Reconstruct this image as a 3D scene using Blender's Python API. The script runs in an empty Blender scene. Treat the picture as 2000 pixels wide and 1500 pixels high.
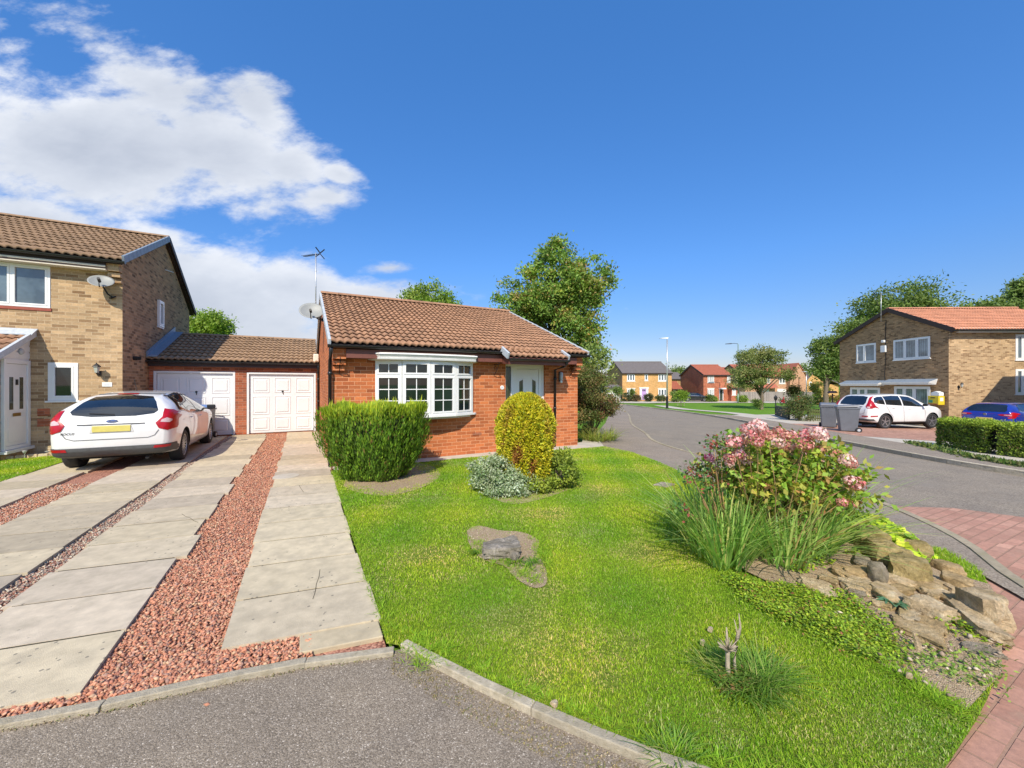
import bpy, bmesh, math, random
import numpy as np
from mathutils import Vector, Matrix
from mathutils.bvhtree import BVHTree
random.seed(7); rng = np.random.default_rng(11)
R = math.radians
scene = bpy.context.scene
COL = scene.collection
# ---------------------------------------------------------------- camera model (photo survey -> metres)
TH = R(28.1); S_, C_ = math.sin(TH), math.cos(TH); FPX = 764.0; CH = 1.6
def gz(x, y=0):
    t = x-6.0
    z = -.031*t if t > 1.5 else (0.0 if t < -1.5 else -.031*(t+1.5)**2/6)
    return max(-1.3, z)
def CW(r, d):                      # right / forward distance from the viewpoint -> world x, y
    return (r*C_+d*S_, -r*S_+d*C_)
def G(px, py, z=None):             # ground (or level z) point seen at a place of the photo
    a = (px-1000)/FPX; b = (750-py)/FPX
    dx, dy = a*C_+S_, -a*S_+C_
    if z is not None:
        t = (z-CH)/b; return (t*dx, t*dy)
    t = CH/-b
    for i in range(60):
        t = .5*t+.5*(gz(t*dx)-CH)/b
    return (t*dx, t*dy)
def PD(px, py, d):
    r = (px-1000)/FPX*d; x, y = CW(r, d); return (x, y, CH+(750-py)/FPX*d)
def onY(px, py, Y):
    a = (px-1000)/FPX; t = Y/(-a*S_+C_); return (t*(a*C_+S_), CH+t*(750-py)/FPX)
# ---------------------------------------------------------------- materials
def nn(nt, t, x=0, y=0, **kw):
    n = nt.nodes.new(t); n.location = (x, y)
    for k, v in kw.items():
        setattr(n, k, v)
    return n
MATS = {}
def newmat(name):
    m = bpy.data.materials.new(name); m.use_nodes = True; nt = m.node_tree; nt.nodes.clear()
    out = nn(nt, 'ShaderNodeOutputMaterial'); b = nn(nt, 'ShaderNodeBsdfPrincipled')
    nt.links.new(b.outputs[0], out.inputs[0]); MATS[name] = m
    return m, nt, b, out
def ramp(nt, fac, stops):
    r = nn(nt, 'ShaderNodeValToRGB'); e = r.color_ramp.elements
    while len(e) < len(stops): e.new(.5)
    for i, (p, c) in enumerate(stops):
        e[i].position = p; e[i].color = (c[0], c[1], c[2], 1)
    nt.links.new(fac, r.inputs[0]); return r.outputs[0]
def noise(nt, vec, scale, detail=4, rough=.6, dist=0):
    n = nn(nt, 'ShaderNodeTexNoise'); n.inputs['Scale'].default_value = scale; n.inputs['Detail'].default_value = detail
    n.inputs['Roughness'].default_value = rough; n.inputs['Distortion'].default_value = dist
    if vec: nt.links.new(vec, n.inputs['Vector'])
    return n
def mixc(nt, fac, a, b, mode='MIX'):
    m = nn(nt, 'ShaderNodeMix', data_type='RGBA', blend_type=mode)
    for s, v in ((m.inputs[0], fac), (m.inputs[6], a), (m.inputs[7], b)):
        if hasattr(v, 'links') or hasattr(v, 'is_linked'): nt.links.new(v, s)
        elif isinstance(v, (int, float)): s.default_value = v
        else: s.default_value = (v[0], v[1], v[2], 1)
    return m.outputs[2]
def mth(nt, op, a, b=None, c=None, clamp=False):
    m = nn(nt, 'ShaderNodeMath', operation=op); m.use_clamp = clamp
    for i, v in enumerate((a, b, c)):
        if v is None: continue
        if isinstance(v, (int, float)): m.inputs[i].default_value = v
        else: nt.links.new(v, m.inputs[i])
    return m.outputs[0]
def bump(nt, b, h, strength=.3, dist=.01):
    n = nn(nt, 'ShaderNodeBump'); n.inputs['Strength'].default_value = strength; n.inputs['Distance'].default_value = dist
    nt.links.new(h, n.inputs['Height']); nt.links.new(n.outputs[0], b.inputs['Normal']); return n
def pm(name, col, rough=.6, var=.12, scale=6, bmp=0, bscale=60, metal=0, coat=0, spec=.5, attr=False, dirt=None, dscale=2.5, damt=.5):
    """plain material: colour broken up by world-space noise, optional dirt patches and bump"""
    m, nt, b, out = newmat(name)
    geo = nn(nt, 'ShaderNodeNewGeometry'); pos = geo.outputs['Position']
    n = noise(nt, pos, scale)
    lo = [c*(1-var) for c in col]; hi = [min(1, c*(1+var)) for c in col]
    c = ramp(nt, n.outputs['Fac'], [(.3, lo), (.7, hi)])
    if attr:
        at = nn(nt, 'ShaderNodeAttribute', attribute_name='Col')
        c = mixc(nt, 1.0, c, at.outputs['Color'], 'MULTIPLY')
    if dirt:
        d = noise(nt, pos, dscale, 6, .7); f = ramp(nt, d.outputs['Fac'], [(.5, (0, 0, 0)), (.72, (1, 1, 1))])
        f2 = mth(nt, 'MULTIPLY', f, damt)
        c = mixc(nt, f2, c, dirt)
    nt.links.new(c, b.inputs['Base Color'])
    b.inputs['Roughness'].default_value = rough; b.inputs['Metallic'].default_value = metal
    b.inputs['Coat Weight'].default_value = coat; b.inputs['Coat Roughness'].default_value = .04
    b.inputs['Specular IOR Level'].default_value = spec
    if bmp:
        h = noise(nt, pos, bscale, 5, .65); bump(nt, b, h.outputs['Fac'], bmp, .01)
    return m
def brick(name, c1, c2, mortar, dark, light, bw=.225, rh=.075, ms=.0055, bumpd=.6, stain=None):
    m, nt, b, out = newmat(name)
    uv = nn(nt, 'ShaderNodeUVMap', uv_map='UVMap'); v = uv.outputs[0]
    t = nn(nt, 'ShaderNodeTexBrick'); t.offset = .5; nt.links.new(v, t.inputs['Vector'])
    for k, x in (('Scale', 1), ('Brick Width', bw), ('Row Height', rh), ('Mortar Size', ms), ('Mortar Smooth', .25), ('Bias', 0)):
        t.inputs[k].default_value = x
    t.inputs['Color1'].default_value = (*c1, 1); t.inputs['Color2'].default_value = (*c2, 1); t.inputs['Mortar'].default_value = (*mortar, 1)
    # per-brick variation: stretch-quantised noise
    sep = nn(nt, 'ShaderNodeSeparateXYZ'); nt.links.new(v, sep.inputs[0])
    row = mth(nt, 'FLOOR', mth(nt, 'DIVIDE', sep.outputs[1], rh))
    off = mth(nt, 'MULTIPLY', mth(nt, 'SUBTRACT', 1.0, mth(nt, 'FLOORED_MODULO', row, 2.0)), bw*.5)
    colm = mth(nt, 'FLOOR', mth(nt, 'DIVIDE', mth(nt, 'ADD', sep.outputs[0], off), bw))
    cmb = nn(nt, 'ShaderNodeCombineXYZ'); nt.links.new(colm, cmb.inputs[0]); nt.links.new(row, cmb.inputs[1])
    wn = nn(nt, 'ShaderNodeTexWhiteNoise', noise_dimensions='3D'); nt.links.new(cmb.outputs[0], wn.inputs[0])
    tone = ramp(nt, wn.outputs['Value'], [(0, dark), (.42, (1, 1, 1)), (.62, (1, 1, 1)), (1, light)])
    inv = mth(nt, 'SUBTRACT', 1.0, t.outputs['Fac'])
    c = mixc(nt, inv, t.outputs['Color'], tone, 'MULTIPLY')
    geo = nn(nt, 'ShaderNodeNewGeometry'); n = noise(nt, geo.outputs['Position'], 28, 5, .7)
    c = mixc(nt, .5, c, ramp(nt, n.outputs['Fac'], [(.3, (.62, .62, .62)), (.7, (1.25, 1.2, 1.15))]), 'MULTIPLY')
    n2 = noise(nt, geo.outputs['Position'], .9, 4, .6)
    c = mixc(nt, .45, c, ramp(nt, n2.outputs['Fac'], [(.3, (.72, .7, .68)), (.7, (1.15, 1.15, 1.15))]), 'MULTIPLY')
    if stain:
        n3 = noise(nt, geo.outputs['Position'], 1.7, 6, .7)
        f = ramp(nt, n3.outputs['Fac'], [(.55, (0, 0, 0)), (.75, (.6, .6, .6))]); c = mixc(nt, f, c, stain)
    nt.links.new(c, b.inputs['Base Color']); b.inputs['Roughness'].default_value = .85; b.inputs['Specular IOR Level'].default_value = .25
    h = mth(nt, 'ADD', mth(nt, 'MULTIPLY', inv, 1.0), mth(nt, 'MULTIPLY', n.outputs['Fac'], .5))
    bump(nt, b, h, bumpd, .006)
    return m
def glassm(name, col, rough=.03, spec=.9, stripes=None):
    m, nt, b, out = newmat(name)
    geo = nn(nt, 'ShaderNodeNewGeometry'); n = noise(nt, geo.outputs['Position'], 1.6, 3)
    c = ramp(nt, n.outputs['Fac'], [(.35, [x*.55 for x in col]), (.65, [x*1.3 for x in col])])
    if stripes:
        uv = nn(nt, 'ShaderNodeUVMap', uv_map='UVMap')
        w = nn(nt, 'ShaderNodeTexWave', bands_direction='X'); w.inputs['Scale'].default_value = stripes; w.inputs['Distortion'].default_value = 1.2
        nt.links.new(uv.outputs[0], w.inputs['Vector'])
        c = mixc(nt, .6, c, ramp(nt, w.outputs['Fac'], [(0, (.35, .35, .38)), (1, (1.25, 1.25, 1.2))]), 'MULTIPLY')
    nt.links.new(c, b.inputs['Base Color']); b.inputs['Roughness'].default_value = rough
    b.inputs['Specular IOR Level'].default_value = spec; b.inputs['Coat Weight'].default_value = .6; b.inputs['Coat Roughness'].default_value = .02
    return m
def leafm(name, trans=.3, rough=.55, spec=.35):
    m, nt, b, out = newmat(name)
    at = nn(nt, 'ShaderNodeAttribute', attribute_name='Col')
    nt.links.new(at.outputs['Color'], b.inputs['Base Color']); b.inputs['Roughness'].default_value = rough
    b.inputs['Specular IOR Level'].default_value = spec
    tr = nn(nt, 'ShaderNodeBsdfTranslucent'); c = mixc(nt, 1.0, at.outputs['Color'], (1.25, 1.3, .7), 'MULTIPLY'); nt.links.new(c, tr.inputs[0])
    mx = nn(nt, 'ShaderNodeMixShader'); mx.inputs[0].default_value = trans
    nt.links.new(b.outputs[0], mx.inputs[1]); nt.links.new(tr.outputs[0], mx.inputs[2]); nt.links.new(mx.outputs[0], out.inputs[0])
    return m
# ---------------------------------------------------------------- objects
def tag(o, label=None, cat=None, group=None, kind=None):
    for k, v in (('label', label), ('category', cat), ('group', group), ('kind', kind)):
        if v: o[k] = v
    return o
def thing(name, label, cat, loc=(0, 0, 0), rotz=0, group=None):
    o = bpy.data.objects.new(name, None); COL.objects.link(o); o.location = loc; o.rotation_euler = (0, 0, rotz)
    o.empty_display_size = .2
    return tag(o, label, cat, group)
def rootinv(o):
    M = Matrix.Identity(4); chain = []
    while o is not None: chain.append(o); o = o.parent
    for q in reversed(chain): M = M @ (Matrix.Translation(q.location) @ q.rotation_euler.to_matrix().to_4x4())
    return M.inverted()
def finish(me, name, mat, parent, smooth):
    if mat is not None:
        for mm in (mat if isinstance(mat, (list, tuple)) else [mat]): me.materials.append(mm)
    o = bpy.data.objects.new(name, me); COL.objects.link(o)
    if smooth: me.polygons.foreach_set('use_smooth', [True]*len(me.polygons))
    if parent is not None: o.parent = parent
    return o
def boxuv(me):
    n = len(me.vertices); co = np.empty(n*3, 'f'); me.vertices.foreach_get('co', co); co = co.reshape(-1, 3)
    L = len(me.loops); vi = np.empty(L, 'i'); me.loops.foreach_get('vertex_index', vi)
    P = len(me.polygons); nr = np.empty(P*3, 'f'); me.polygons.foreach_get('normal', nr); nr = nr.reshape(-1, 3)
    lt = np.empty(P, 'i'); me.polygons.foreach_get('loop_total', lt); pi = np.repeat(np.arange(P), lt)
    nl = nr[pi]; p = co[vi]
    hl = np.sqrt(nl[:, 0]**2+nl[:, 1]**2)+1e-9
    tx, ty = -nl[:, 1]/hl, nl[:, 0]/hl
    flat = np.abs(nl[:, 2]) > .6
    u = np.where(flat, p[:, 0], p[:, 0]*tx+p[:, 1]*ty); v = np.where(flat, p[:, 1], p[:, 2])
    lay = me.uv_layers.new(name='UVMap'); lay.data.foreach_set('uv', np.stack([u, v], 1).ravel().astype('f'))
class MB:
    def __init__(s): s.v = []; s.f = []; s.c = []; s.m = []; s.cur = None; s.mi = 0
    def add(s, vs, fs, col=None):
        b = len(s.v); s.v += [tuple(x) for x in vs]; s.f += [tuple(b+i for i in f) for f in fs]; s.m += [s.mi]*len(fs)
        s.c += [(col or s.cur or (1, 1, 1))]*len(vs); return s
    def quad(s, a, b, c, d): return s.add([a, b, c, d], [(0, 1, 2, 3)])
    def box(s, x0, x1, y0, y1, z0, z1, col=None):
        return s.add([(x0, y0, z0), (x1, y0, z0), (x1, y1, z0), (x0, y1, z0), (x0, y0, z1), (x1, y0, z1), (x1, y1, z1), (x0, y1, z1)],
                     [(0, 3, 2, 1), (4, 5, 6, 7), (0, 1, 5, 4), (1, 2, 6, 5), (2, 3, 7, 6), (3, 0, 4, 7)], col)
    def obox(s, c, ax, ay, az, col=None):       # centre, half vectors
        c, ax, ay, az = map(Vector, (c, ax, ay, az)); vs = []
        for k in (-1, 1):
            for i, j in ((-1, -1), (1, -1), (1, 1), (-1, 1)): vs.append(c+ax*i+ay*j+az*k)
        return s.add(vs, [(0, 3, 2, 1), (4, 5, 6, 7), (0, 1, 5, 4), (1, 2, 6, 5), (2, 3, 7, 6), (3, 0, 4, 7)], col)
    def beam(s, p, q, w, h, up=(0, 0, 1), col=None):
        p, q = Vector(p), Vector(q); d = (q-p); L = d.length; d.normalize(); u = Vector(up)
        sd = d.cross(u).normalized(); u2 = sd.cross(d)
        return s.obox((p+q)/2, d*(L/2), sd*(w/2), u2*(h/2), col)
    def tube(s, pts, r, n=8, cap=True, col=None):
        pts = [Vector(p) for p in pts]; rr = r if isinstance(r, (list, tuple)) else [r]*len(pts); vs = []; fs = []
        for i, p in enumerate(pts):
            d = (pts[min(i+1, len(pts)-1)]-pts[max(i-1, 0)]).normalized()
            a = Vector((0, 0, 1)) if abs(d.z) < .9 else Vector((1, 0, 0))
            u = d.cross(a).normalized(); w = d.cross(u)
            for k in range(n):
                t = 2*math.pi*k/n; vs.append(p+(u*math.cos(t)+w*math.sin(t))*rr[i])
        for i in range(len(pts)-1):
            for k in range(n): fs.append((i*n+k, i*n+(k+1) % n, (i+1)*n+(k+1) % n, (i+1)*n+k))
        if cap: fs.append(tuple(range(n-1, -1, -1))); fs.append(tuple((len(pts)-1)*n+k for k in range(n)))
        return s.add(vs, fs, col)
    def lathe(s, prof, c=(0, 0, 0), axis='z', n=24, col=None):      # prof: (radius, height)
        vs = []; fs = []
        for (r, h) in prof:
            for k in range(n):
                t = 2*math.pi*k/n; a, b = r*math.cos(t), r*math.sin(t)
                p = {'z': (a, b, h), 'y': (a, h, b), 'x': (h, a, b)}[axis]; vs.append((p[0]+c[0], p[1]+c[1], p[2]+c[2]))
        for i in range(len(prof)-1):
            for k in range(n): fs.append((i*n+k, i*n+(k+1) % n, (i+1)*n+(k+1) % n, (i+1)*n+k))
        fs.append(tuple(range(n-1, -1, -1))); fs.append(tuple((len(prof)-1)*n+k for k in range(n)))
        return s.add(vs, fs, col)
    def prism(s, poly, d):            # extrude 3d polygon by vector d
        n = len(poly); poly = [Vector(p) for p in poly]; d = Vector(d)
        return s.add(poly+[p+d for p in poly], [tuple(range(n-1, -1, -1)), tuple(range(n, 2*n))]+[(i, (i+1) % n, n+(i+1) % n, n+i) for i in range(n)])
    def build(s, name, mat, parent=None, smooth=False, local=False, col=False, bevel=0):
        me = bpy.data.meshes.new(name); me.from_pydata(s.v, [], s.f); me.update()
        if s.mi: me.polygons.foreach_set('material_index', s.m)
        if bevel or True:
            bm = bmesh.new(); bm.from_mesh(me); bmesh.ops.recalc_face_normals(bm, faces=bm.faces)
            bm.to_mesh(me); bm.free()
        boxuv(me)
        if col:
            a = me.color_attributes.new('Col', 'FLOAT_COLOR', 'POINT'); c = np.ones((len(s.v), 4), 'f'); c[:, :3] = np.array(s.c)
            a.data.foreach_set('color', c.ravel())
        if parent is not None and not local: me.transform(rootinv(parent))
        o = finish(me, name, mat, parent, smooth)
        if bevel:
            md = o.modifiers.new('bevel', 'BEVEL'); md.width = bevel; md.segments = 2; md.limit_method = 'ANGLE'; md.angle_limit = R(40)
        return o
def npmesh(name, V, F, mat, col=None, parent=None, smooth=False, local=False):
    V = np.asarray(V, 'f').reshape(-1, 3); F = np.asarray(F, 'i'); k = F.shape[1]
    me = bpy.data.meshes.new(name); me.vertices.add(len(V)); me.vertices.foreach_set('co', V.ravel())
    me.loops.add(F.size); me.loops.foreach_set('vertex_index', F.ravel())
    me.polygons.add(len(F)); me.polygons.foreach_set('loop_start', np.arange(0, F.size, k, dtype='i'))
    me.update(calc_edges=True)
    if col is not None:
        a = me.color_attributes.new('Col', 'FLOAT_COLOR', 'POINT'); c = np.ones((len(V), 4), 'f'); c[:, :3] = col
        a.data.foreach_set('color', c.ravel())
    if parent is not None and not local: me.transform(rootinv(parent))
    return finish(me, name, mat, parent, smooth)
def sheet(name, poly, dz, mat, maxe=2.0, kind='structure', zf=gz, label=None):
    from mathutils.geometry import tessellate_polygon
    bm = bmesh.new(); vs = [bm.verts.new((x, y, 0)) for x, y in poly]
    for t3 in tessellate_polygon([[Vector((x, y, 0)) for x, y in poly]]):
        try: bm.faces.new([vs[i] for i in t3])
        except ValueError: pass
    for _ in range(8):
        e = [e for e in bm.edges if e.calc_length() > maxe]
        if not e: break
        bmesh.ops.subdivide_edges(bm, edges=e, cuts=1); bmesh.ops.triangulate(bm, faces=bm.faces)
    for v in bm.verts: v.co.z = zf(v.co.x, v.co.y)+dz
    bm.normal_update()
    for f in bm.faces:
        if f.normal.z < 0: f.normal_flip()
    me = bpy.data.meshes.new(name); bm.to_mesh(me); bm.free()
    boxuv(me); o = finish(me, name, mat, None, False)
    return tag(o, kind=kind, label=label)
def inpoly(x, y, poly):
    x = np.asarray(x); y = np.asarray(y); r = np.zeros(x.shape, bool); n = len(poly)
    for i in range(n):
        x1, y1 = poly[i]; x2, y2 = poly[(i+1) % n]
        c = ((y1 > y) != (y2 > y)) & (x < (x2-x1)*(y-y1)/(y2-y1+1e-12)+x1); r ^= c
    return r
def smoothpath(pts, n=6):
    out = []
    P = [pts[0]]+list(pts)+[pts[-1]]
    for i in range(1, len(P)-2):
        for k in range(n):
            t = k/n; a, b, c, d = [np.array(P[i+j-1], float) for j in range(4)]
            out.append(tuple(.5*((2*b)+(c-a)*t+(2*a-5*b+4*c-d)*t*t+(-a+3*b-3*c+d)*t**3)))
    out.append(tuple(pts[-1])); return out
def kerbrun(name, path, w, top, bot, mat, seg=.91, gap=.004, side=0):
    """row of kerb stones following a ground path; side shifts it left (+) of the path"""
    P = [np.array(p, float) for p in path]; L = [0]
    for a, b in zip(P, P[1:]): L.append(L[-1]+np.linalg.norm(b-a))
    def at(s):
        for i in range(len(P)-1):
            if s <= L[i+1]+1e-9: t = (s-L[i])/(L[i+1]-L[i]+1e-9); return P[i]*(1-t)+P[i+1]*t
        return P[-1]
    mb = MB(); s = 0
    while s < L[-1]-.05:
        e = min(s+seg, L[-1]); k = 3; col = random.uniform(.8, 1.1); jj = random.uniform(-.004, .004)
        pts = [at(s+gap+(e-s-gap)*i/k) for i in range(k+1)]; vs = []
        for i, p in enumerate(pts):
            d = pts[min(i+1, k)]-pts[max(i-1, 0)]; d /= np.linalg.norm(d)+1e-9; nrm = np.array((-d[1], d[0]))
            a = p+nrm*(side*w/2-w/2); b = p+nrm*(side*w/2+w/2); z = gz(p[0])+jj
            vs += [(a[0], a[1], z+bot), (b[0], b[1], z+bot), (b[0], b[1], z+top), (a[0], a[1], z+top)]
        fs = [(0, 1, 2, 3), (4*k+3, 4*k+2, 4*k+1, 4*k)]
        for i in range(k):
            for q in range(4): fs.append((4*i+q, 4*i+(q+1) % 4, 4*(i+1)+(q+1) % 4, 4*(i+1)+q))
        mb.add(vs, fs, (col, col, col*.97)); s = e
    o = mb.build(name, mat, col=True, bevel=.005); tag(o, kind='structure'); return o
# ================================================================ MATERIALS
M = {}
M['brick_red'] = brick('brick_red', (.46, .135, .05), (.56, .185, .07), (.68, .34, .19), (.66, .62, .62), (1.2, 1.2, 1.1))
M['brick_garage'] = brick('brick_garage', (.36, .10, .045), (.42, .15, .08), (.42, .26, .18), (.55, .55, .6), (1.2, 1.15, 1.1))
M['brick_buff'] = brick('brick_buff', (.42, .29, .165), (.51, .36, .21), (.56, .43, .28), (.55, .48, .43), (1.22, 1.2, 1.18), ms=.006)
M['brick_brown'] = brick('brick_brown', (.33, .20, .10), (.42, .27, .14), (.40, .29, .18), (.45, .42, .4), (1.3, 1.25, 1.2), ms=.007)
M['brick_orange'] = brick('brick_orange', (.60, .34, .12), (.66, .40, .16), (.60, .42, .22), (.8, .75, .7), (1.15, 1.1, 1.1))
M['brick_dkorange'] = brick('brick_dkorange', (.42, .24, .10), (.47, .28, .13), (.42, .28, .16), (.7, .65, .6), (1.2, 1.1, 1.1))
M['brick_farred'] = brick('brick_farred', (.42, .13, .07), (.48, .17, .09), (.42, .24, .17), (.7, .65, .6), (1.2, 1.15, 1.1))
M['brick_salmon'] = brick('brick_salmon', (.52, .28, .17), (.58, .33, .21), (.5, .36, .26), (.75, .7, .7), (1.2, 1.15, 1.1))
M['tile_red'] = pm('tile_red', (.36, .195, .112), .8, .22, 7, .25, 160, attr=True, dirt=(.16, .09, .06), dscale=5, damt=.35)
M['tile_brown'] = pm('tile_brown', (.33, .21, .125), .85, .25, 6, .3, 140, attr=True, dirt=(.14, .10, .07), dscale=6, damt=.55)
M['tile_orange'] = pm('tile_orange', (.56, .25, .15), .8, .12, 5, .2, 120, attr=True)
M['tile_grey'] = pm('tile_grey', (.17, .15, .145), .8, .12, 3, attr=True)
M['tile_farred'] = pm('tile_farred', (.38, .12, .07), .8, .12, 3, attr=True)
M['mortar'] = pm('mortar', (.55, .36, .24), .9, .2, 9)
M['upvc'] = pm('upvc', (.78, .78, .77), .35, .03, 3, coat=.2)
M['garage_white'] = pm('garage_white', (.72, .73, .735), .4, .04, 2)
M['white_dull'] = pm('white_dull', (.66, .65, .62), .6, .07, 4)
M['cream'] = pm('cream', (.66, .60, .50), .7, .08, 6)
M['render_peel'] = pm('render_peel', (.75, .68, .58), .8, .15, 25, dirt=(.5, .3, .2), dscale=30, damt=.7)
M['black_plastic'] = pm('black_plastic', (.018, .018, .02), .32, .1, 6)
M['dark_plastic'] = pm('dark_plastic', (.05, .052, .055), .55, .12, 12)
M['iron'] = pm('iron', (.012, .012, .013), .5, .1, 10)
M['brown_wood'] = pm('brown_wood', (.16, .055, .04), .55, .12, 12)
M['dark_wood'] = pm('dark_wood', (.035, .018, .015), .6, .1, 12)
M['red_sill'] = pm('red_sill', (.30, .07, .045), .7, .15, 12)
M['verge_grey'] = pm('verge_grey', (.46, .50, .54), .75, .15, 16, .2, 90)
M['lead'] = pm('lead', (.22, .27, .33), .5, .15, 12)
M['glass'] = glassm('glass', (.010, .016, .018), .03, .45)
M['glass_grey'] = glassm('glass_grey', (.10, .135, .155), .06)
M['glass_curtain'] = glassm('glass_curtain', (.22, .26, .28), .08, .6, 3.2)
M['glass_obscure'] = glassm('glass_obscure', (.07, .075, .055), .18, .5, 6)
M['dish'] = pm('dish', (.26, .27, .265), .5, .06, 8)
M['galv'] = pm('galv', (.55, .56, .57), .4, .08, 12, metal=.7)
M['brass'] = pm('brass', (.35, .22, .06), .4, .1, 10, metal=.6)
M['chrome'] = pm('chrome', (.75, .76, .78), .12, .03, 10, metal=1)
M['pale_glass'] = pm('pale_glass', (.45, .47, .42), .15, .1, 10, coat=.5)
M['lamp_green'] = pm('lamp_green', (.19, .27, .19), .5, .1, 8)
M['bin_grey'] = pm('bin_grey', (.125, .135, .155), .45, .1, 5, .1, 90)
M['bin_lid'] = pm('bin_lid', (.17, .175, .19), .5, .1, 5)
M['blue_lid'] = pm('blue_lid', (.05, .16, .45), .4, .1, 8)
M['yellow_box'] = pm('yellow_box', (.75, .55, .03), .4, .06, 8)
M['green_mark'] = pm('green_mark', (.05, .30, .16), .5, .1, 8)
M['red_mark'] = pm('red_mark', (.4, .06, .04), .5, .1, 8)
M['blue_mark'] = pm('blue_mark', (.08, .14, .38), .5, .1, 8)
M['grey_mark'] = pm('grey_mark', (.45, .47, .5), .5, .05, 8)
M['purple'] = pm('purple', (.50, .33, .62), .5, .05, 8)
M['fence_grey'] = pm('fence_grey', (.28, .25, .22), .85, .2, 14, .2, 60, attr=True)
M['picket'] = pm('picket', (.26, .27, .10), .85, .2, 14, attr=True)
M['dark_green_wood'] = pm('dark_green_wood', (.03, .045, .03), .7, .2, 10)
M['bark'] = pm('bark', (.17, .13, .095), .9, .3, 14, .5, 40)
M['twig'] = pm('twig', (.36, .30, .22), .9, .25, 30, .4, 80)
M['stem_red'] = pm('stem_red', (.26, .16, .07), .7, .3, 20)
M['kerb'] = pm('kerb', (.47, .41, .31), .9, .18, 26, .8, 150, attr=True, dirt=(.26, .215, .12), dscale=7, damt=.8)
M['kerb_old'] = pm('kerb_old', (.37, .31, .22), .9, .2, 20, .6, 150, attr=True, dirt=(.20, .19, .08), dscale=5, damt=.9)
M['slab'] = pm('slab', (.53, .45, .325), .88, .16, 8, .45, 180, attr=True, dirt=(.36, .31, .225), dscale=3.8, damt=.6)
def add_spots(m, amt, scale=14, lim=.15):           # lichen spots gathered in patches
    nt = m.node_tree; b = [n for n in nt.nodes if n.type == 'BSDF_PRINCIPLED'][0]; src = b.inputs['Base Color'].links[0].from_socket
    geo = nn(nt, 'ShaderNodeNewGeometry'); vo = nn(nt, 'ShaderNodeTexVoronoi'); vo.inputs['Scale'].default_value = scale
    nt.links.new(geo.outputs['Position'], vo.inputs['Vector'])
    w = noise(nt, geo.outputs['Position'], 60, 2); d = mth(nt, 'ADD', vo.outputs['Distance'], mth(nt, 'MULTIPLY', w.outputs['Fac'], .18))
    spot = mth(nt, 'LESS_THAN', d, lim+.09); pn = noise(nt, geo.outputs['Position'], 1.1, 2)
    f = mth(nt, 'MULTIPLY', mth(nt, 'MULTIPLY', spot, mth(nt, 'GREATER_THAN', pn.outputs['Fac'], .5)), amt)
    nt.links.new(mixc(nt, f, src, (.13, .12, .10)), b.inputs['Base Color'])
add_spots(M['slab'], .7, 15, .14)
def aggregate(name, cols, scale, rough=.9, bs=.8, patch=None, big=None):
    m, nt, b, out = newmat(name)
    geo = nn(nt, 'ShaderNodeNewGeometry'); p = geo.outputs['Position']
    v = nn(nt, 'ShaderNodeTexVoronoi'); v.inputs['Scale'].default_value = scale; nt.links.new(p, v.inputs['Vector'])
    sep = nn(nt, 'ShaderNodeSeparateColor'); nt.links.new(v.outputs['Color'], sep.inputs[0])
    c = ramp(nt, sep.outputs[0], cols)
    n = noise(nt, p, 1.3, 6, .7); c = mixc(nt, .6, c, ramp(nt, n.outputs['Fac'], [(.3, (.72, .72, .74)), (.7, (1.2, 1.18, 1.12))]), 'MULTIPLY')
    if patch:
        n2 = noise(nt, p, .55, 7, .72); c = mixc(nt, ramp(nt, n2.outputs['Fac'], [(.52, (0, 0, 0)), (.68, (.7, .7, .7))]), c, patch)
    nt.links.new(c, b.inputs['Base Color']); b.inputs['Roughness'].default_value = rough; b.inputs['Specular IOR Level'].default_value = .3
    n3 = noise(nt, p, scale*.6, 3, .6)
    h = mth(nt, 'SUBTRACT', n3.outputs['Fac'], v.outputs['Distance']); bump(nt, b, h, bs, .006)
    return m
M['asphalt_near'] = aggregate('asphalt_near', [(0, (.155, .125, .092)), (.35, (.225, .184, .138)), (.7, (.285, .235, .178)), (.95, (.35, .295, .23)), (1, (.58, .51, .42))], 190, bs=.45, patch=(.20, .165, .12))
M['asphalt_road'] = aggregate('asphalt_road', [(0, (.18, .15, .115)), (.5, (.245, .205, .158)), (1, (.34, .295, .235))], 70, bs=.5, patch=(.24, .21, .17))
M['asphalt_path'] = aggregate('asphalt_path', [(0, (.195, .158, .122)), (.5, (.27, .222, .172)), (1, (.36, .305, .245))], 80, bs=.5, patch=(.25, .22, .18))
M['gravel_bed'] = aggregate('gravel_bed', [(0, (.16, .07, .05)), (.5, (.36, .16, .11)), (1, (.5, .27, .19))], 75)
M['gravel_mix'] = aggregate('gravel_mix', [(0, (.14, .10, .07)), (.5, (.36, .24, .17)), (1, (.5, .42, .33))], 80)
M['soil'] = aggregate('soil', [(0, (.27, .19, .115)), (.6, (.42, .31, .195)), (.95, (.50, .39, .26)), (1, (.66, .56, .42))], 170, bs=1, patch=(.42, .32, .19))
M['joint'] = pm('joint', (.055, .045, .025), .95, .4, 30)
M['concrete'] = pm('concrete', (.50, .455, .38), .9, .1, 5, .3, 120, dirt=(.36, .32, .25), dscale=2, damt=.6)
def pavers():
    m = brick('pavers', (.42, .225, .165), (.47, .27, .20), (.36, .22, .155), (.85, .83, .82), (1.2, 1.2, 1.2), bw=.20, rh=.10, ms=.006, bumpd=.9, stain=(.30, .25, .18)); return m
M['pavers'] = pavers()
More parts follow.
